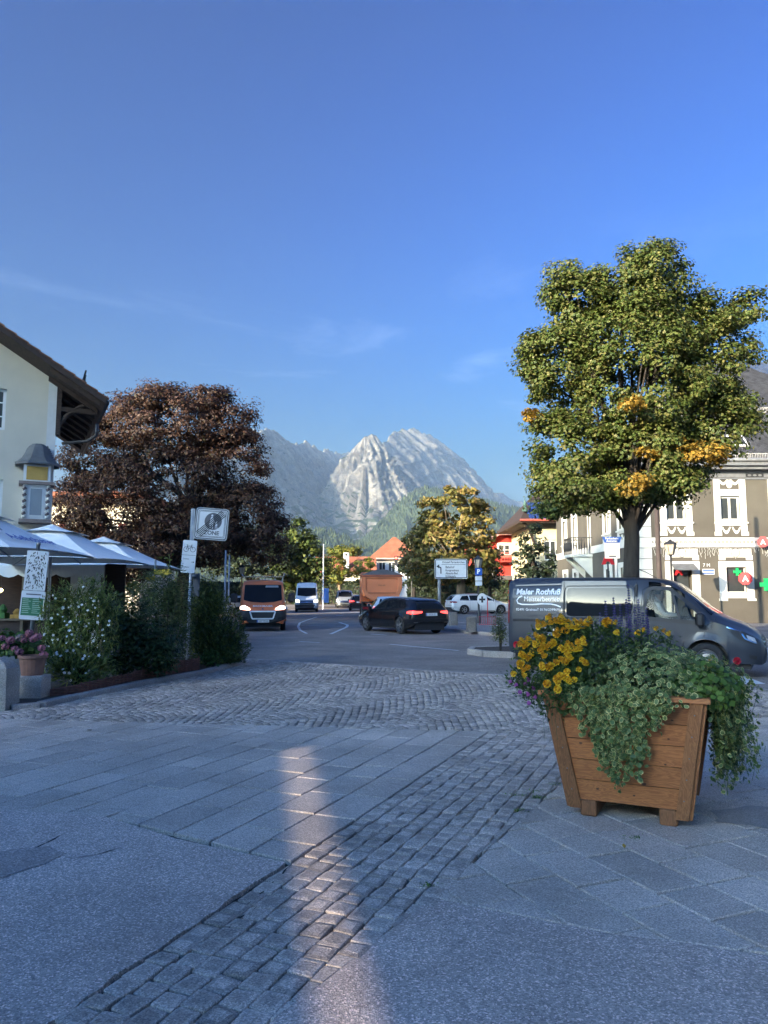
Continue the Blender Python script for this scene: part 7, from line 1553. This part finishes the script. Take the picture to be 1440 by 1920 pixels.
for k, (px, py) in enumerate(((52, 1190), (38, 1196), (62, 1198), (20, 1200), (45, 1200), (10, 1212), (28, 1216), (36, 1222), (4, 1196), (82, 1228), (78, 1215), (55, 1186), (70, 1194))):
    q = W(px, py, 11.4) - Vector(hy.location); mb = MB(); rr = random.Random(k)
    if hb0 is None or k < 3:
        for j in range(46):
            dv = Vector((rr.gauss(0, 1), rr.gauss(0, 1), rr.gauss(0, 1))).normalized(); M_ = Matrix.Translation(dv * Vector((.055, .055, .042)).length * .62) @ dv.to_track_quat('Z', 'Y').to_matrix().to_4x4(); s = .014
            mb.add([(-s, -s, 0), (s, -s, 0), (s, s, 0), (-s, s, 0), (0, 0, .004)], [(0, 1, 4), (1, 2, 4), (2, 3, 4), (3, 0, 4)], 0, M_)
        o = hb0 = mb.build('flower_head', M_HYD[k % 2], hy)
    else: o = bpy.data.objects.new('flower_head', hb0.data); C.objects.link(o); o.parent = hy
    o.location = q; s = random.uniform(.9, 1.25); o.scale = (s, s, s * .85)
gp_ = MB(); p = G(6, 1332, .03); gp_.rings([[(x * w, y * w, z) for x, y in ((-.5, -.4), (.5, -.4), (.5, .4), (-.5, .4))] for z, w in ((0, .50), (.48, .48), (.58, .46), (.66, .34), (.72, .12))], True, caps=True); o = gp_.build('stone_pillar', stone_mat('weathered_stone', (.30, .275, .24), (.46, .42, .37), (1.2, 1.2, 1.2), .9, 0), loc=(p.x - .20, p.y + .15, .01)); tag(o, 'weathered granite pillar stump cut by the left picture edge', 'pillar')
shrub('grass_tuft', 'small green tuft beside the granite block', 82, 1300, 12.05, [(80, 1296, 14, 18)], G_YEW, 420, .07, .15, 67, stems_=2, cat='plant', zb=.04)
# woven willow edging: separate panels along the kerb
M_WICK = mat('willow_weave', (.16, .065, .045), .85, .3, 14)
wl = [Vector(p) for p in ((KERB_L[2][0] - .10 - .22, KERB_L[2][1] + .12 - .25), (KERB_L[2][0] - .02, KERB_L[2][1] + .2), (KERB_L[3][0] - .1, KERB_L[3][1] + .25), ((KERB_L[3][0] + KERB_L[4][0]) / 2 - .14, (KERB_L[3][1] + KERB_L[4][1]) / 2 + .26), (KERB_L[4][0] - .12, KERB_L[4][1] + .2))]
for k, (a, b) in enumerate(zip(wl[:-1], wl[1:])):
    ln = (b - a).length; an = math.atan2(b.y - a.y, b.x - a.x); h = (.13, .17, .20, .27)[k]
    t = thing('willow_edging', ('lowest woven willow edging panel nearest the granite block', 'second woven willow edging panel in front of the oleander', 'third woven willow edging panel in front of the laurel', 'tallest woven willow edging panel at the sign post')[k], 'edging', (a.x, a.y, .07), an, 'willow edging panels along the kerb')
    mb = MB(); r = .011; rows = int(h / .021)
    for j in range(rows): mb.tube([(x, .016 * math.sin(x * 26 + j * math.pi), .012 + j * .021 + (.03 * (x / ln) if k == 0 else 0)) for x in np.linspace(0, ln, max(6, int(ln / .06)))], r, 5)
    tag(mb.build('weave', M_WICK, t), kind='stuff'); x = .05
    while x < ln: MB().tube([(x, 0, -.05), (x, 0, h + .02)], .010, 5).build('stake', M_WICK, t); x += .24

# ---- signs on posts
M_GALV = mat('galvanised_steel', (.33, .34, .35), .5, .15, 9, metal=.5); M_SIGNW = mat('sign_white', (.66, .67, .68), .45, .05, 6); M_SGREY = mat('sign_grey', (.09, .095, .11), .5, .06, 6)
def rrect(w, h, r=.04): return rnd([(-w/2, -h/2), (w/2, -h/2), (w/2, h/2), (-w/2, h/2)], r, 3)
def panel(name, w, h, parent, loc, m, y0=-.004, y1=.004, r=.04, rot=(0, 0, 0)):
    o = MB().prism_y(rrect(w, h, r), y0, y1).build(name, m, parent, loc=loc); o.rotation_euler = rot; return o
def bar(mb, a, b, w, y, t=.0012):
    a, b = Vector(a), Vector(b); d = (b - a).normalized(); n_ = Vector((-d.y, d.x)) * w / 2; mb.prism_y([tuple(a - n_), tuple(b - n_), tuple(b + n_), tuple(a + n_)], y - t, y)
def frame(mb, w, h, th, y, r=.03):
    o_, i_ = rrect(w, h, r), rrect(w - 2 * th, h - 2 * th, max(.005, r - th)); mb.rings([[(p[0], y, p[1]) for p in o_], [(p[0], y, p[1]) for p in i_]])
pb = G(350, 1249, .09); zp = thing('sign_post', 'galvanised post with pedestrian zone end sign and bicycle sign', 'sign', (pb.x, pb.y, .09), R(6)); zp.rotation_euler = (0, R(.9), R(4)); PY = pb.y
MB().lathe([(.034, 0), (.034, 3.36), (0, 3.37)], 12).build('post', M_GALV, zp, smooth=True); MB().box(-.05, .04, -.03, .03, 2.62, 3.36).build('sign_holder', M_GALV, zp)
zs = panel('zone_sign', .71, .69, zp, (.41, -.05, 3.03), M_GALV, -.02, .02, .07, (0, R(3.4), 0))
panel('sign_face', .67, .65, zs, (0, -.021, 0), M_SGREY, -.001, .0, .06); panel('sign_face', .635, .615, zs, (0, -.0225, 0), M_SIGNW, -.001, 0, .05)
fm = MB(); frame(fm, .60, .58, .012, -.0245); frame(fm, .555, .535, .008, -.0245); fm.build('border_line', M_BLK, zs)
dd = MB(); disc(dd, .03, .06, .185, .185, -.026, -.0242, 28); dd.build('round_field', M_SGREY, zs)
pg_ = MB(); Y_ = -.0262
disc(pg_, .0, .185, .022, .024, Y_ - .001, Y_, 10); pg_.prism_y([(-.02, .155), (.02, .155), (.035, .10), (.06, .05), (.05, .04), (.025, .075), (.045, -.01), (-.06, -.01), (-.03, .07), (-.045, .06)], Y_ - .001, Y_); pg_.prism_y([(-.035, -.01), (-.012, -.01), (-.016, -.10), (-.03, -.10)], Y_ - .001, Y_); pg_.prism_y([(.005, -.01), (.028, -.01), (.035, -.10), (.02, -.10)], Y_ - .001, Y_)
disc(pg_, .10, .055, .016, .018, Y_ - .001, Y_, 10); pg_.prism_y([(.085, .035), (.115, .035), (.128, -.03), (.078, -.03)], Y_ - .001, Y_); pg_.prism_y([(.085, -.03), (.097, -.03), (.09, -.10), (.08, -.10)], Y_ - .001, Y_); pg_.prism_y([(.105, -.03), (.118, -.03), (.135, -.10), (.122, -.10)], Y_ - .001, Y_); pg_.prism_y([(.05, .05), (.088, .03), (.085, .018), (.046, .042)], Y_ - .001, Y_); pg_.build('pictogram', M_SIGNW, zs)
dl = MB()
for k in range(5): o_ = (k - 2) * .034; bar(dl, (-.26 - o_ * .7, -.24 + o_ * .7), (.24 - o_ * .7, .25 + o_ * .7), .017, -.0278)
dl.build('diagonal_bars', M_BLK, zs); text('ZONE', .12, M_SGREY, zs, (.015, -.0255, -.195), bold=.004)
bs = panel('bicycle_sign', .30, .70, zp, (-.045, -.055, 2.32), M_SIGNW, -.004, .004, .03, (0, R(3.0), 0))
bi = MB()
def ringy(mb, cx, cz, r, th, y, n=20): mb.rings([[(cx + q * math.cos(2*math.pi*k/n), y, cz + q * math.sin(2*math.pi*k/n)) for k in range(n)] for q in (r - th/2, r + th/2)])
Yb_ = -.0055; ringy(bi, -.072, .155, .052, .009, Yb_); ringy(bi, .072, .155, .052, .009, Yb_)
for a, b in (((-.072, .155), (-.02, .16)), ((-.02, .16), (.045, .225)), ((-.045, .225), (.045, .225)), ((-.045, .225), (-.02, .16)), ((-.072, .155), (-.045, .225)), ((.045, .225), (.072, .155)), ((.045, .225), (.035, .25)), ((.03, .252), (.06, .25)), ((-.045, .225), (-.052, .247)), ((-.07, .248), (-.035, .248))): bar(bi, a, b, .009, Yb_)
bi.build('pictogram', M_BLK, bs); dv_ = MB(); bar(dv_, (-.145, .03), (.145, .03), .006, Yb_); bar(dv_, (.06, -.115), (.12, -.115), .008, Yb_); bar(dv_, (.12, -.115), (.095, -.098), .008, Yb_); bar(dv_, (.12, -.115), (.095, -.132), .008, Yb_); dv_.build('arrow', M_BLK, bs)
text('Grainau', .042, M_BLK, bs, (-.125, -.0055, -.05), align='LEFT'); text('Farchant', .042, M_BLK, bs, (-.125, -.0055, -.225), align='LEFT')
panel('reverse_side_sign', .15, .50, zp, (.09, .20, 1.72), M_SGREY, -.01, .01, .02); MB().box(-.03, .09, .0, .2, 1.9, 1.94).build('bracket', M_GALV, zp)
MB().box(-.03, .03, -.04, -.034, 1.38, 1.44).build('sticker', M_SIGNW, zp)
pb = W(54, 1235, 12.9); ip = thing('information_sign', 'patterned panel over green information board on a post by the hydrangea', 'sign', (pb.x, 12.9, .04), R(3)); ip.rotation_euler = (0, R(1.5), R(3))
zt = W(54, 1026, 12.9).z
MB().lathe([(.032, 0), (.032, zt), (.036, zt), (.036, zt + .04), (0, zt + .05)], 12).build('post', M_GALV, ip, smooth=True)
z1, z2 = W(0, 1033, 12.9).z, W(0, 1107, 12.9).z; up_ = panel('patterned_panel', .36, z1 - z2, ip, (.02, -.05, (z1 + z2) / 2 - .04), M_SIGNW, -.012, .012, .02, (0, R(2), 0)); rs = np.random.default_rng(8); pr = [MB(), MB()]; hh = (z1 - z2) / 2
for k in range(150):
    x, z = rs.uniform(-.15, .15), rs.uniform(-hh + .03, hh - .03); a = (1.05 if x < .02 else 1.9) + rs.normal(0, .25); l_, w_ = rs.uniform(.014, .034), rs.uniform(.005, .010); c, s = math.cos(a), math.sin(a)
    pr[0 if rs.random() < .8 else 1].prism_y([(x + c * l_, z + s * l_), (x - s * w_, z + c * w_), (x - c * l_, z - s * l_), (x + s * w_, z - c * w_)], -.0135, -.0125)
tag(pr[0].build('printed_pattern', M_BLK, up_), kind='stuff'); tag(pr[1].build('printed_pattern', mat('print_green', (.10, .16, .07), .6, .1), up_), kind='stuff')
z1, z2 = W(0, 1110, 12.9).z, W(0, 1164, 12.9).z; lo_ = panel('information_board', .40, z1 - z2, ip, (.0, -.05, (z1 + z2) / 2 - .02), M_SIGNW, -.012, .012, .03, (0, R(2), 0)); hh = z1 - z2
MB().prism_y([(-.18, -hh / 2 + .07), (.18, -hh / 2 + .07), (.18, hh / 2 - .12), (-.18, hh / 2 - .12)], -.0135, -.0125).build('green_field', mat('board_green', (.03, .16, .07), .5, .1), lo_)
tl_ = MB(); bar(tl_, (-.12, hh / 2 - .06), (.13, hh / 2 - .06), .02, -.0125); tl_.build('heading_line', M_SGREY, lo_); tl_ = MB()
for k in range(8): z = hh / 2 - .145 - k * (hh - .23) / 8; bar(tl_, (-.165, z), (-.165 + random.uniform(.09, .15), z), .010, -.0137); bar(tl_, (.0, z), (.0 + random.uniform(.09, .15), z), .010, -.0137)
tl_.build('text_lines', mat('pale_green_print', (.35, .5, .38), .6, .05), lo_)

# ---- white market umbrellas
M_CANV = mat('white_canvas', (.92, .88, .80), .9, .05, 3); M_ALU = mat('aluminium_pole', (.42, .43, .44), .4, .1, 6, metal=.6)
def umbrella(label, cx, cy, s=4.0, ze=2.44, za=3.42, txt=False):
    t = thing('market_umbrella', label, 'umbrella', (cx, cy, 0), 0, 'white market umbrellas on the café terrace'); h = s / 2; n = 10; mb = MB()
    def face(k, lo, hi, z_lo, z_hi, sag):
        Vs = []
        for i in range(n + 1):
            f = i / n; r = lo + (hi - lo) * f; zz = z_lo + (z_hi - z_lo) * f - sag * math.sin(f * math.pi)
            for j in range(n + 1): u = -1 + 2 * j / n; Vs.append((u * r, -r + .05 * (1 - u * u) * (1 - f), zz + .05 * (1 - u * u) * (1 - f)))
        Fs = [(i * (n + 1) + j, i * (n + 1) + j + 1, (i + 1) * (n + 1) + j + 1, (i + 1) * (n + 1) + j) for i in range(n) for j in range(n)]
        mb.add(Vs, Fs, 0, Matrix.Rotation(R(90) * k, 4, 'Z'))
    for k in range(4): face(k, h, .42, ze, za - .18, .06)
    o = mb.build('canopy', M_CANV, t, smooth=True); mb = MB()
    for k in range(4): face(k, .72, .02, za - .26, za, .03)
    mb.build('vent_cap', M_CANV, t, smooth=True)
    MB().lathe([(.04, 0), (.04, za - .1)], 10).build('mast', M_ALU, t, smooth=True); MB().cbox((0, 0, .08), (.8, .8, .16), bev=.03).build('base_weight', M_KERB, t)
    for k in range(8):
        a = math.pi / 4 * k; r = h * (1.40 if k % 2 else 1.0) * .98; MB().tube([(0, 0, za - .42), (math.cos(a) * r, math.sin(a) * r, ze - .02 + (.05 if k % 2 == 0 else 0))], .018, 5).build('rib', M_ALU, t)
    return t
u1 = umbrella('nearest white market umbrella with blue lettering', -8.6, 15.2, txt=True); umbrella('middle white market umbrella of the café row', -8.7, 19.5); umbrella('farthest white market umbrella of the café row', -8.95, 23.8)
tilt = math.atan2(3.24 - 2.44, 2 - .42); yv_ = Vector((-math.cos(tilt), 0, math.sin(tilt))); xv_ = Vector((0, 1, 0)); zv_ = xv_.cross(yv_); MT = Matrix((xv_, yv_, zv_)).transposed().to_4x4()
M_BTXT = mat('blue_print', (.02, .05, .28), .7, .05); 
for body, sz, a, off in (('Adelholzener', .36, .55, -.25),):
    o = text(body, sz, M_BTXT, u1, (0, 0, 0), (0, 0, 0), shear=.25, ext=.002); p = Vector((2 - .42, off - .1, 2.44 + .42 * math.tan(tilt) + .012)); o.matrix_local = Matrix.Translation(p) @ MT; o.location.z += .03
lg = MB().lathe([(.26, 0), (.0, .001)], 20).build('printed_logo', mat('grey_print', (.30, .32, .33), .8, .1), u1); p = Vector((2 - .92, -1.05, 2.44 + .92 * math.tan(tilt) + .03)); lg.matrix_local = Matrix.Translation(p) @ MT
# ---- market stall with scalloped awning, back wall in shade
stl = thing('market_stall', 'market stall with scalloped white awning under the umbrellas', 'stall', (-10.0, 21.4, 0))
mb = MB(); n = 34; x0, x1 = -2.6, 2.0
top_ = [(x0 + (x1 - x0) * k / n, -.02, 2.42) for k in range(n + 1)]; bot = [(x0 + (x1 - x0) * k / n, -.03 + .01 * math.sin(k), 2.16 - .09 * abs(math.sin(k * math.pi / 4))) for k in range(n + 1)]; mb.rings([top_, bot], False); mb.build('valance', M_CANV, stl)
MB().add([(x0, 0, 2.42), (x1, 0, 2.42), (x1, 1.7, 2.85), (x0, 1.7, 2.85)], [(0, 1, 2, 3)]).build('awning', M_CANV, stl)
for x in (x0 + .05, -.3, x1 - .05): MB().box(x - .04, x + .04, .02, .10, 0, 2.42).build('post', M_BARKP, stl)
MB().box(.55, 1.55, 1.2, 1.25, 0, 2.4).build('white_screen', M_CANV, stl); MB().box(x0, x1, 1.75, 1.85, 0, 2.85).build('back_wall', M_DARKWOOD, stl)
MB().box(x0 + .1, .3, .15, .9, 0, .85).build('counter', M_DARKWOOD, stl); MB().box(x0 + .05, .35, .05, .95, .85, .9).build('counter_top', M_BARKP, stl)
goods = [((.35, .06, .04), 'red'), ((.5, .4, .2), 'straw-coloured'), ((.08, .2, .05), 'green'), ((.45, .25, .05), 'orange')]
for k, (c, nm) in enumerate(goods):
    w = random.uniform(.2, .3); h = random.uniform(.16, .32); o = MB(); x = -11.9 + k * .42
    o.box(-w/2, w/2, -.15, .15, 0, h * .5); o.lathe([(.1, h * .5), (.13, h * .8), (.06, h * 1.2), (0, h * 1.3)], 8); o = o.build('goods_basket', mat('goods_' + nm.split('-')[0], c, .8, .3, 8), loc=(x, 21.85, .903)); tag(o, nm + ' basket of goods on the market stall counter', 'basket', 'baskets on the market stall')
lamp = thing('stall_lamp', 'small lit warm lamp hanging in the market stall', 'lamp', W(2, 1107, 22.3)); MB().lathe([(0, -.05), (.045, -.02), (.05, .02), (.02, .06), (0, .06)], 10).build('bulb', mat('lit_bulb', (.9, .7, .4), .4, .05, emit=(1, .72, .35), estr=9), lamp); MB().tube([(0, 0, .06), (0, 0, .5)], .005, 4).build('cable', M_IRON, lamp)
# café tables and chairs behind the shrubs, mostly hidden
for k, (x, y) in enumerate(((-7.4, 17.4), (-7.6, 21.6))):
    t = thing('cafe_table', ('café table under the nearest umbrella behind the oleander', 'café table under the middle umbrella')[k], 'table', (x, y, .012)); MB().lathe([(0, .72), (.4, .72), (.4, .75), (0, .75)], 20).build('table_top', M_BARKP, t); MB().lathe([(.25, 0), (.25, .03), (.04, .05), (.04, .72)], 12).build('pedestal', M_IRON, t)
# topiary, finger posts, slim lamps
tpy = thing('topiary', 'clipped yellow-green ball tree on a thin stem behind the shrubs', 'plant', (W(246, 1130, 20).x, 20, 0)); c = W(250, 1102, 20); rs = np.random.default_rng(4); d = unit(rs.normal(size=(700, 3))); V_, F_ = leaf_cloud(d * .2 * rs.uniform(.8, 1.05, (700, 1)) * np.array([1, 1, .9]) + np.array([c.x - tpy.location.x, 0, c.z]), d + rs.normal(size=d.shape) * .5, rs.uniform(.04, .07, 700), .6, .1, rs); np_mesh('crown', V_, F_, GR_LGT, tpy); MB().tube([(0, 0, 0), (c.x - tpy.location.x, 0, c.z)], .018, 6).build('stem', M_GALV, tpy)
fp_ = thing('finger_post', 'yellow footpath finger signs on a post above the shrubs', 'sign', (W(289, 1130, 21).x, 21, 0)); MB().lathe([(.03, 0), (.03, 2.55), (0, 2.56)], 8).build('post', M_GALV, fp_); M_YS = mat('yellow_sign', (.55, .36, .02), .6, .08)
z = W(0, 1073, 21).z; MB().prism_y([(-.02, z - .08), (.40, z - .08), (.50, z), (.40, z + .08), (-.02, z + .08)], -.06, -.04).build('finger_board', M_YS, fp_); z -= .17; MB().prism_y([(.02, z - .07), (-.18, z - .07), (-.26, z), (-.18, z + .07), (.02, z + .07)], -.06, -.04).build('finger_board', M_YS, fp_)
def lantern(name, label, px, pyt, Y, sc=1.0, zb=0.0, lit=None):
    b = W(px, 1100, Y); zt = W(px, pyt, Y).z - zb; t = thing(name, label, 'street lamp', (b.x, Y, zb)); hl = .62 * sc
    MB().lathe([(.10, 0), (.10, .5), (.055, .58), (.045, zt - hl - .1), (.06, zt - hl - .06), (.10, zt - hl)], 10).build('post', M_IRON, t, smooth=True); q = Matrix.Rotation(R(45), 4, 'Z')
    MB().lathe([(.13 * sc, zt - hl), (.235 * sc, zt - .20 * sc)], 6, M=q).build('lantern_glass', mat('lantern_glass', (.55, .45, .33), .2, .1, 4), t)
    fr_ = MB(); 
    for k in range(6): a = R(45 + 60 * k); fr_.tube([(.135 * sc * math.cos(a), .135 * sc * math.sin(a), zt - hl), (.24 * sc * math.cos(a), .24 * sc * math.sin(a), zt - .20 * sc)], .012, 4)
    fr_.lathe([(.12 * sc, zt - hl - .01), (.15 * sc, zt - hl + .01)], 6, M=q); fr_.build('lantern_frame', M_IRON, t); MB().lathe([(.27 * sc, zt - .20 * sc), (.22 * sc, zt - .12 * sc), (.10 * sc, zt - .06 * sc), (.04 * sc, zt), (0, zt + .04)], 6, M=q).build('lantern_roof', M_IRON, t); return t
lantern('street_lamp', 'black street lamp with amber lantern in front of the villa door', 1260, 1012, 34.0, 1.1, .122)
lantern('street_lamp', 'street lamp with lantern above the blue parking sign', 897, 1042, 38.0, 1.0, .115)
lantern('street_lamp', 'street lamp rising behind the roof rack of the orange van', 453, 1058, 46.0, 1.0)
lantern('street_lamp', 'slim street lamp in front of the cream house under the beech', 233, 1060, 44.0, .8)
def pole(name, label, px, Y, h, r, m, zb=0.0, cat='pole'):
    b = W(px, 1100, Y); t = thing(name, label, cat, (b.x, Y, zb)); MB().lathe([(r * 1.5, 0), (r * 1.5, .3), (r, .35), (r * .8, h), (0, h + .02)], 12).build('shaft', m, t, smooth=True); return t
pole('lamp_mast', 'tall dark brown mast rising into the maple crown', 1237, 30.0, 8.6, .105, mat('brown_mast', (.075, .055, .045), .6, .15), .12)
pole('steel_pole', 'taller of the two grey poles left of the orange van', 422, 40, 3.9, .06, M_GALV); pole('steel_pole', 'shorter of the two grey poles left of the orange van', 429, 41, 3.7, .05, M_GALV); pole('steel_pole', 'slim white pole right of the white delivery van', 606, 76, 6.6, .06, M_SIGNW)
# parking ticket sign beside the maple trunk
pk_ = thing('parking_sign', 'white parking ticket sign with blue head left of the maple trunk', 'sign', (W(1150, 1100, 25.5).x, 25.5, .12)); z0, z1, z2, z3 = [W(0, y, 25.5).z - .12 for y in (1047, 1018, 1017.6, 1007)]; xw = .5 * 27 / FPX * 25.7
MB().lathe([(.05, 0), (.05, z0)], 10, M=Matrix.Translation((.12, 0, 0))).build('post', M_SIGNW, pk_); MB().box(-xw, xw, -.03, .03, z0, z1).build('white_panel', M_WHITE, pk_); hd = MB().prism_y([(-xw * 1.0, z2), (xw * 1.0, z2), (xw * 1.3, z3), (-xw * 1.3, z3)], -.06, .03).build('blue_head', M_BLUE, pk_)
text('Parkschein', .105, M_WLET, pk_, (-.02, -.063, z2 + .14), bold=.002); text('Automat', .105, M_WLET, pk_, (-.02, -.063, z2 + .055), bold=.002); dm2_ = MB(); bar(dm2_, (-.12, z0 + .07), (.12, z0 + .07), .05, -.031); bar(dm2_, (-.17, z0 + .33), (.17, z0 + .33), .018, -.031); bar(dm2_, (-.10, z0 + .40), (.10, z0 + .40), .018, -.031); bar(dm2_, (-.08, z0 + .25), (.08, z0 + .25), .018, -.031); dm2_.build('printed_lines', M_SGREY, pk_)
t = thing('pharmacy_sign', 'dark red pharmacy sign below the parking ticket sign', 'sign', W(1140, 1048, 36.5)); text('A', .75, M_SIGNRED, t, (0, 0, 0), bold=.05, ext=.04); MB().box(-.03, .03, .02, .08, -2.6, .1).build('post', M_IRON, t)
# direction board
ds = thing('direction_board', 'white direction board with left arrow in front of the chestnut', 'sign', (W(846, 1100, 46).x, 46, 0)); z0, z1 = W(0, 1085, 46).z, W(0, 1048, 46).z; w = 61 / FPX * 46.1; zc = (z0 + z1) / 2; h = z1 - z0
MB().lathe([(.10, 0), (.10, z1 - .1)], 12, M=Matrix.Translation((-w / 2 + .28, .12, 0))).build('post', M_GALV, ds, smooth=True); MB().lathe([(.10, 0), (.10, z1 - .1)], 12, M=Matrix.Translation((w / 2 - .5, .12, 0))).build('post', M_GALV, ds, smooth=True) if False else None
bd_ = panel('board', w, h, ds, (0, 0, zc), M_SIGNW, -.02, .02, .08); fm = MB(); frame(fm, w - .06, h - .06, .05, -.022, .07); fm.build('border_line', M_BLK, bd_); ar = MB()
bar(ar, (-w/2 + .38, -.30), (-w/2 + .38, .06), .07, -.022); bar(ar, (-w/2 + .40, .05), (-w/2 + .22, .14), .07, -.022); ar.prism_y([(-w/2 + .10, .14), (-w/2 + .28, .28), (-w/2 + .28, .02)], -.0235, -.022); bar(ar, (-w/2 + .42, .26), (w/2 - .12, .26), .022, -.022); ar.build('arrow', M_BLK, bd_)
for k, (b_, sz) in enumerate((('Ortsteil Partenkirchen', .185), ('Bahnhof', .20), ('Kongresshaus', .18), ('Alpspitz-Bad', .18), ('Eckbauerb.', .18))): text(b_, sz, M_BLK, bd_, ((-w/2 + .46) if k == 0 else (-w/2 + .66), -.0225, (.40, .10, -.10, -.28, -.46)[k]), align='LEFT', sx=.82, bold=.003)
# parking plates under the far lantern, round cross sign, red barrier, bollards
p = W(897, 1075, 37.9); t = thing('parking_plate', 'blue parking plate with white plates below the far lantern', 'sign', (p.x, 37.9, p.z)); z = 0
pl_ = panel('blue_plate', .36, .38, t, (0, -.06, .08), M_BLUE, r=.03); text('P', .3, M_WLET, pl_, (0, -.006, 0), bold=.01); panel('white_plate', .34, .22, t, (0, -.06, -.26), M_SIGNW, r=.02); panel('white_plate', .34, .22, t, (0, -.06, -.51), M_SIGNW, r=.02)
p = W(904, 1124, 36.5); t = thing('round_cross_sign', 'round white sign with black cross on a red pole', 'sign', (p.x, 36.5, .115)); zc = p.z - .115; dd = MB(); disc(dd, 0, zc, .24, .30, -.02, .0, 24); dd.build('disc', M_SIGNW, t); b, a = .045, .15; MB().prism_y([(-b, zc - a), (b, zc - a), (b, zc - b), (a, zc - b), (a, zc + b), (b, zc + b), (b, zc + a), (-b, zc + a), (-b, zc + b), (-a, zc + b), (-a, zc - b), (-b, zc - b)], -.024, -.0205).build('cross', M_BLK, t); MB().box(-.02 + .26, .02 + .26, .0, .03, 0, zc).build('pole', M_SIGNRED, t); MB().box(0, .28, .001, .02, zc - .02, zc + .02).build('bracket', M_SIGNRED, t)
p = W(913, 1162, 35.5); t = thing('red_barrier', 'low red lattice barrier at the foot of the far lamp', 'barrier', (p.x, 35.5, .115)); M_RB = mat('barrier_red', (.36, .05, .06), .6, .15)
for z in (.03, .40): MB().box(-.38, .42, -.015, .015, z, z + .03).build('rail', M_RB, t)
for k in range(9): MB().box(-.37 + k * .097, -.35 + k * .097, -.012, .012, .06, .40).build('bar', M_RB, t)
for k, (px, py, hh) in enumerate(((850, 1172, .62), (884, 1184, .58))):
    p = G(px, py, .115); mb = MB(); mb.rings([[(x * w, y * w, z) for x, y in ((-.19, -.15), (-.15, -.19), (.15, -.19), (.19, -.15), (.19, .15), (.15, .19), (-.15, .19), (-.19, .15))] for z, w in ((0, 1.05), (hh - .05, 1.0), (hh - .01, .93), (hh, .8))], True, caps=True); o = mb.build('stone_bollard', stone_mat('bollard_stone', (.14, .125, .11), (.24, .215, .19), (1.2, 1.2, 1.2), .8, 0), loc=p); tag(o, ('stone bollard beside the tail of the black car', 'stone bollard standing free left of the island bush')[k], 'bollard')
# clipped bush on the traffic island
shrub('island_bush', 'dark upright bush on the small traffic island', 938, 1200, 19.7, [(938, 1165, 17, 26), (932, 1185, 16, 20), (944, 1190, 15, 18)], G_YEW, 1500, .085, .16, 71, zb=.13, stems_=4)
# far street clutter
t = thing('blue_bin', 'small blue sign board beside the silver van', 'sign', (W(610, 1125, 90).x, 90, 0)); MB().box(-.4, .4, -.05, .05, .5, 2.2).build('board', M_BLUE, t); MB().box(-.35, -.3, -.04, .04, 0, .5).build('leg', M_GALV, t)
t = thing('traffic_light', 'red traffic light on a mast arm right of the dump truck', 'traffic light', (W(772, 1100, 70).x, 70, 0)); MB().tube([(0, 0, 0), (0, 0, 4.6), (-.3, 0, 4.9), (-1.4, 0, 5.0)], .07, 6).build('mast', M_IRON, t); MB().box(-1.6, -1.3, -.15, .1, 4.2, 5.1).build('signal_head', M_BLKPL, t); d_ = MB(); disc(d_, -1.45, 4.9, .11, .11, -.17, -.152, 12); d_.build('red_lens', mat('lit_red_lens', (.6, .03, .02), .3, .05, emit=(1, .08, .05), estr=3), t)
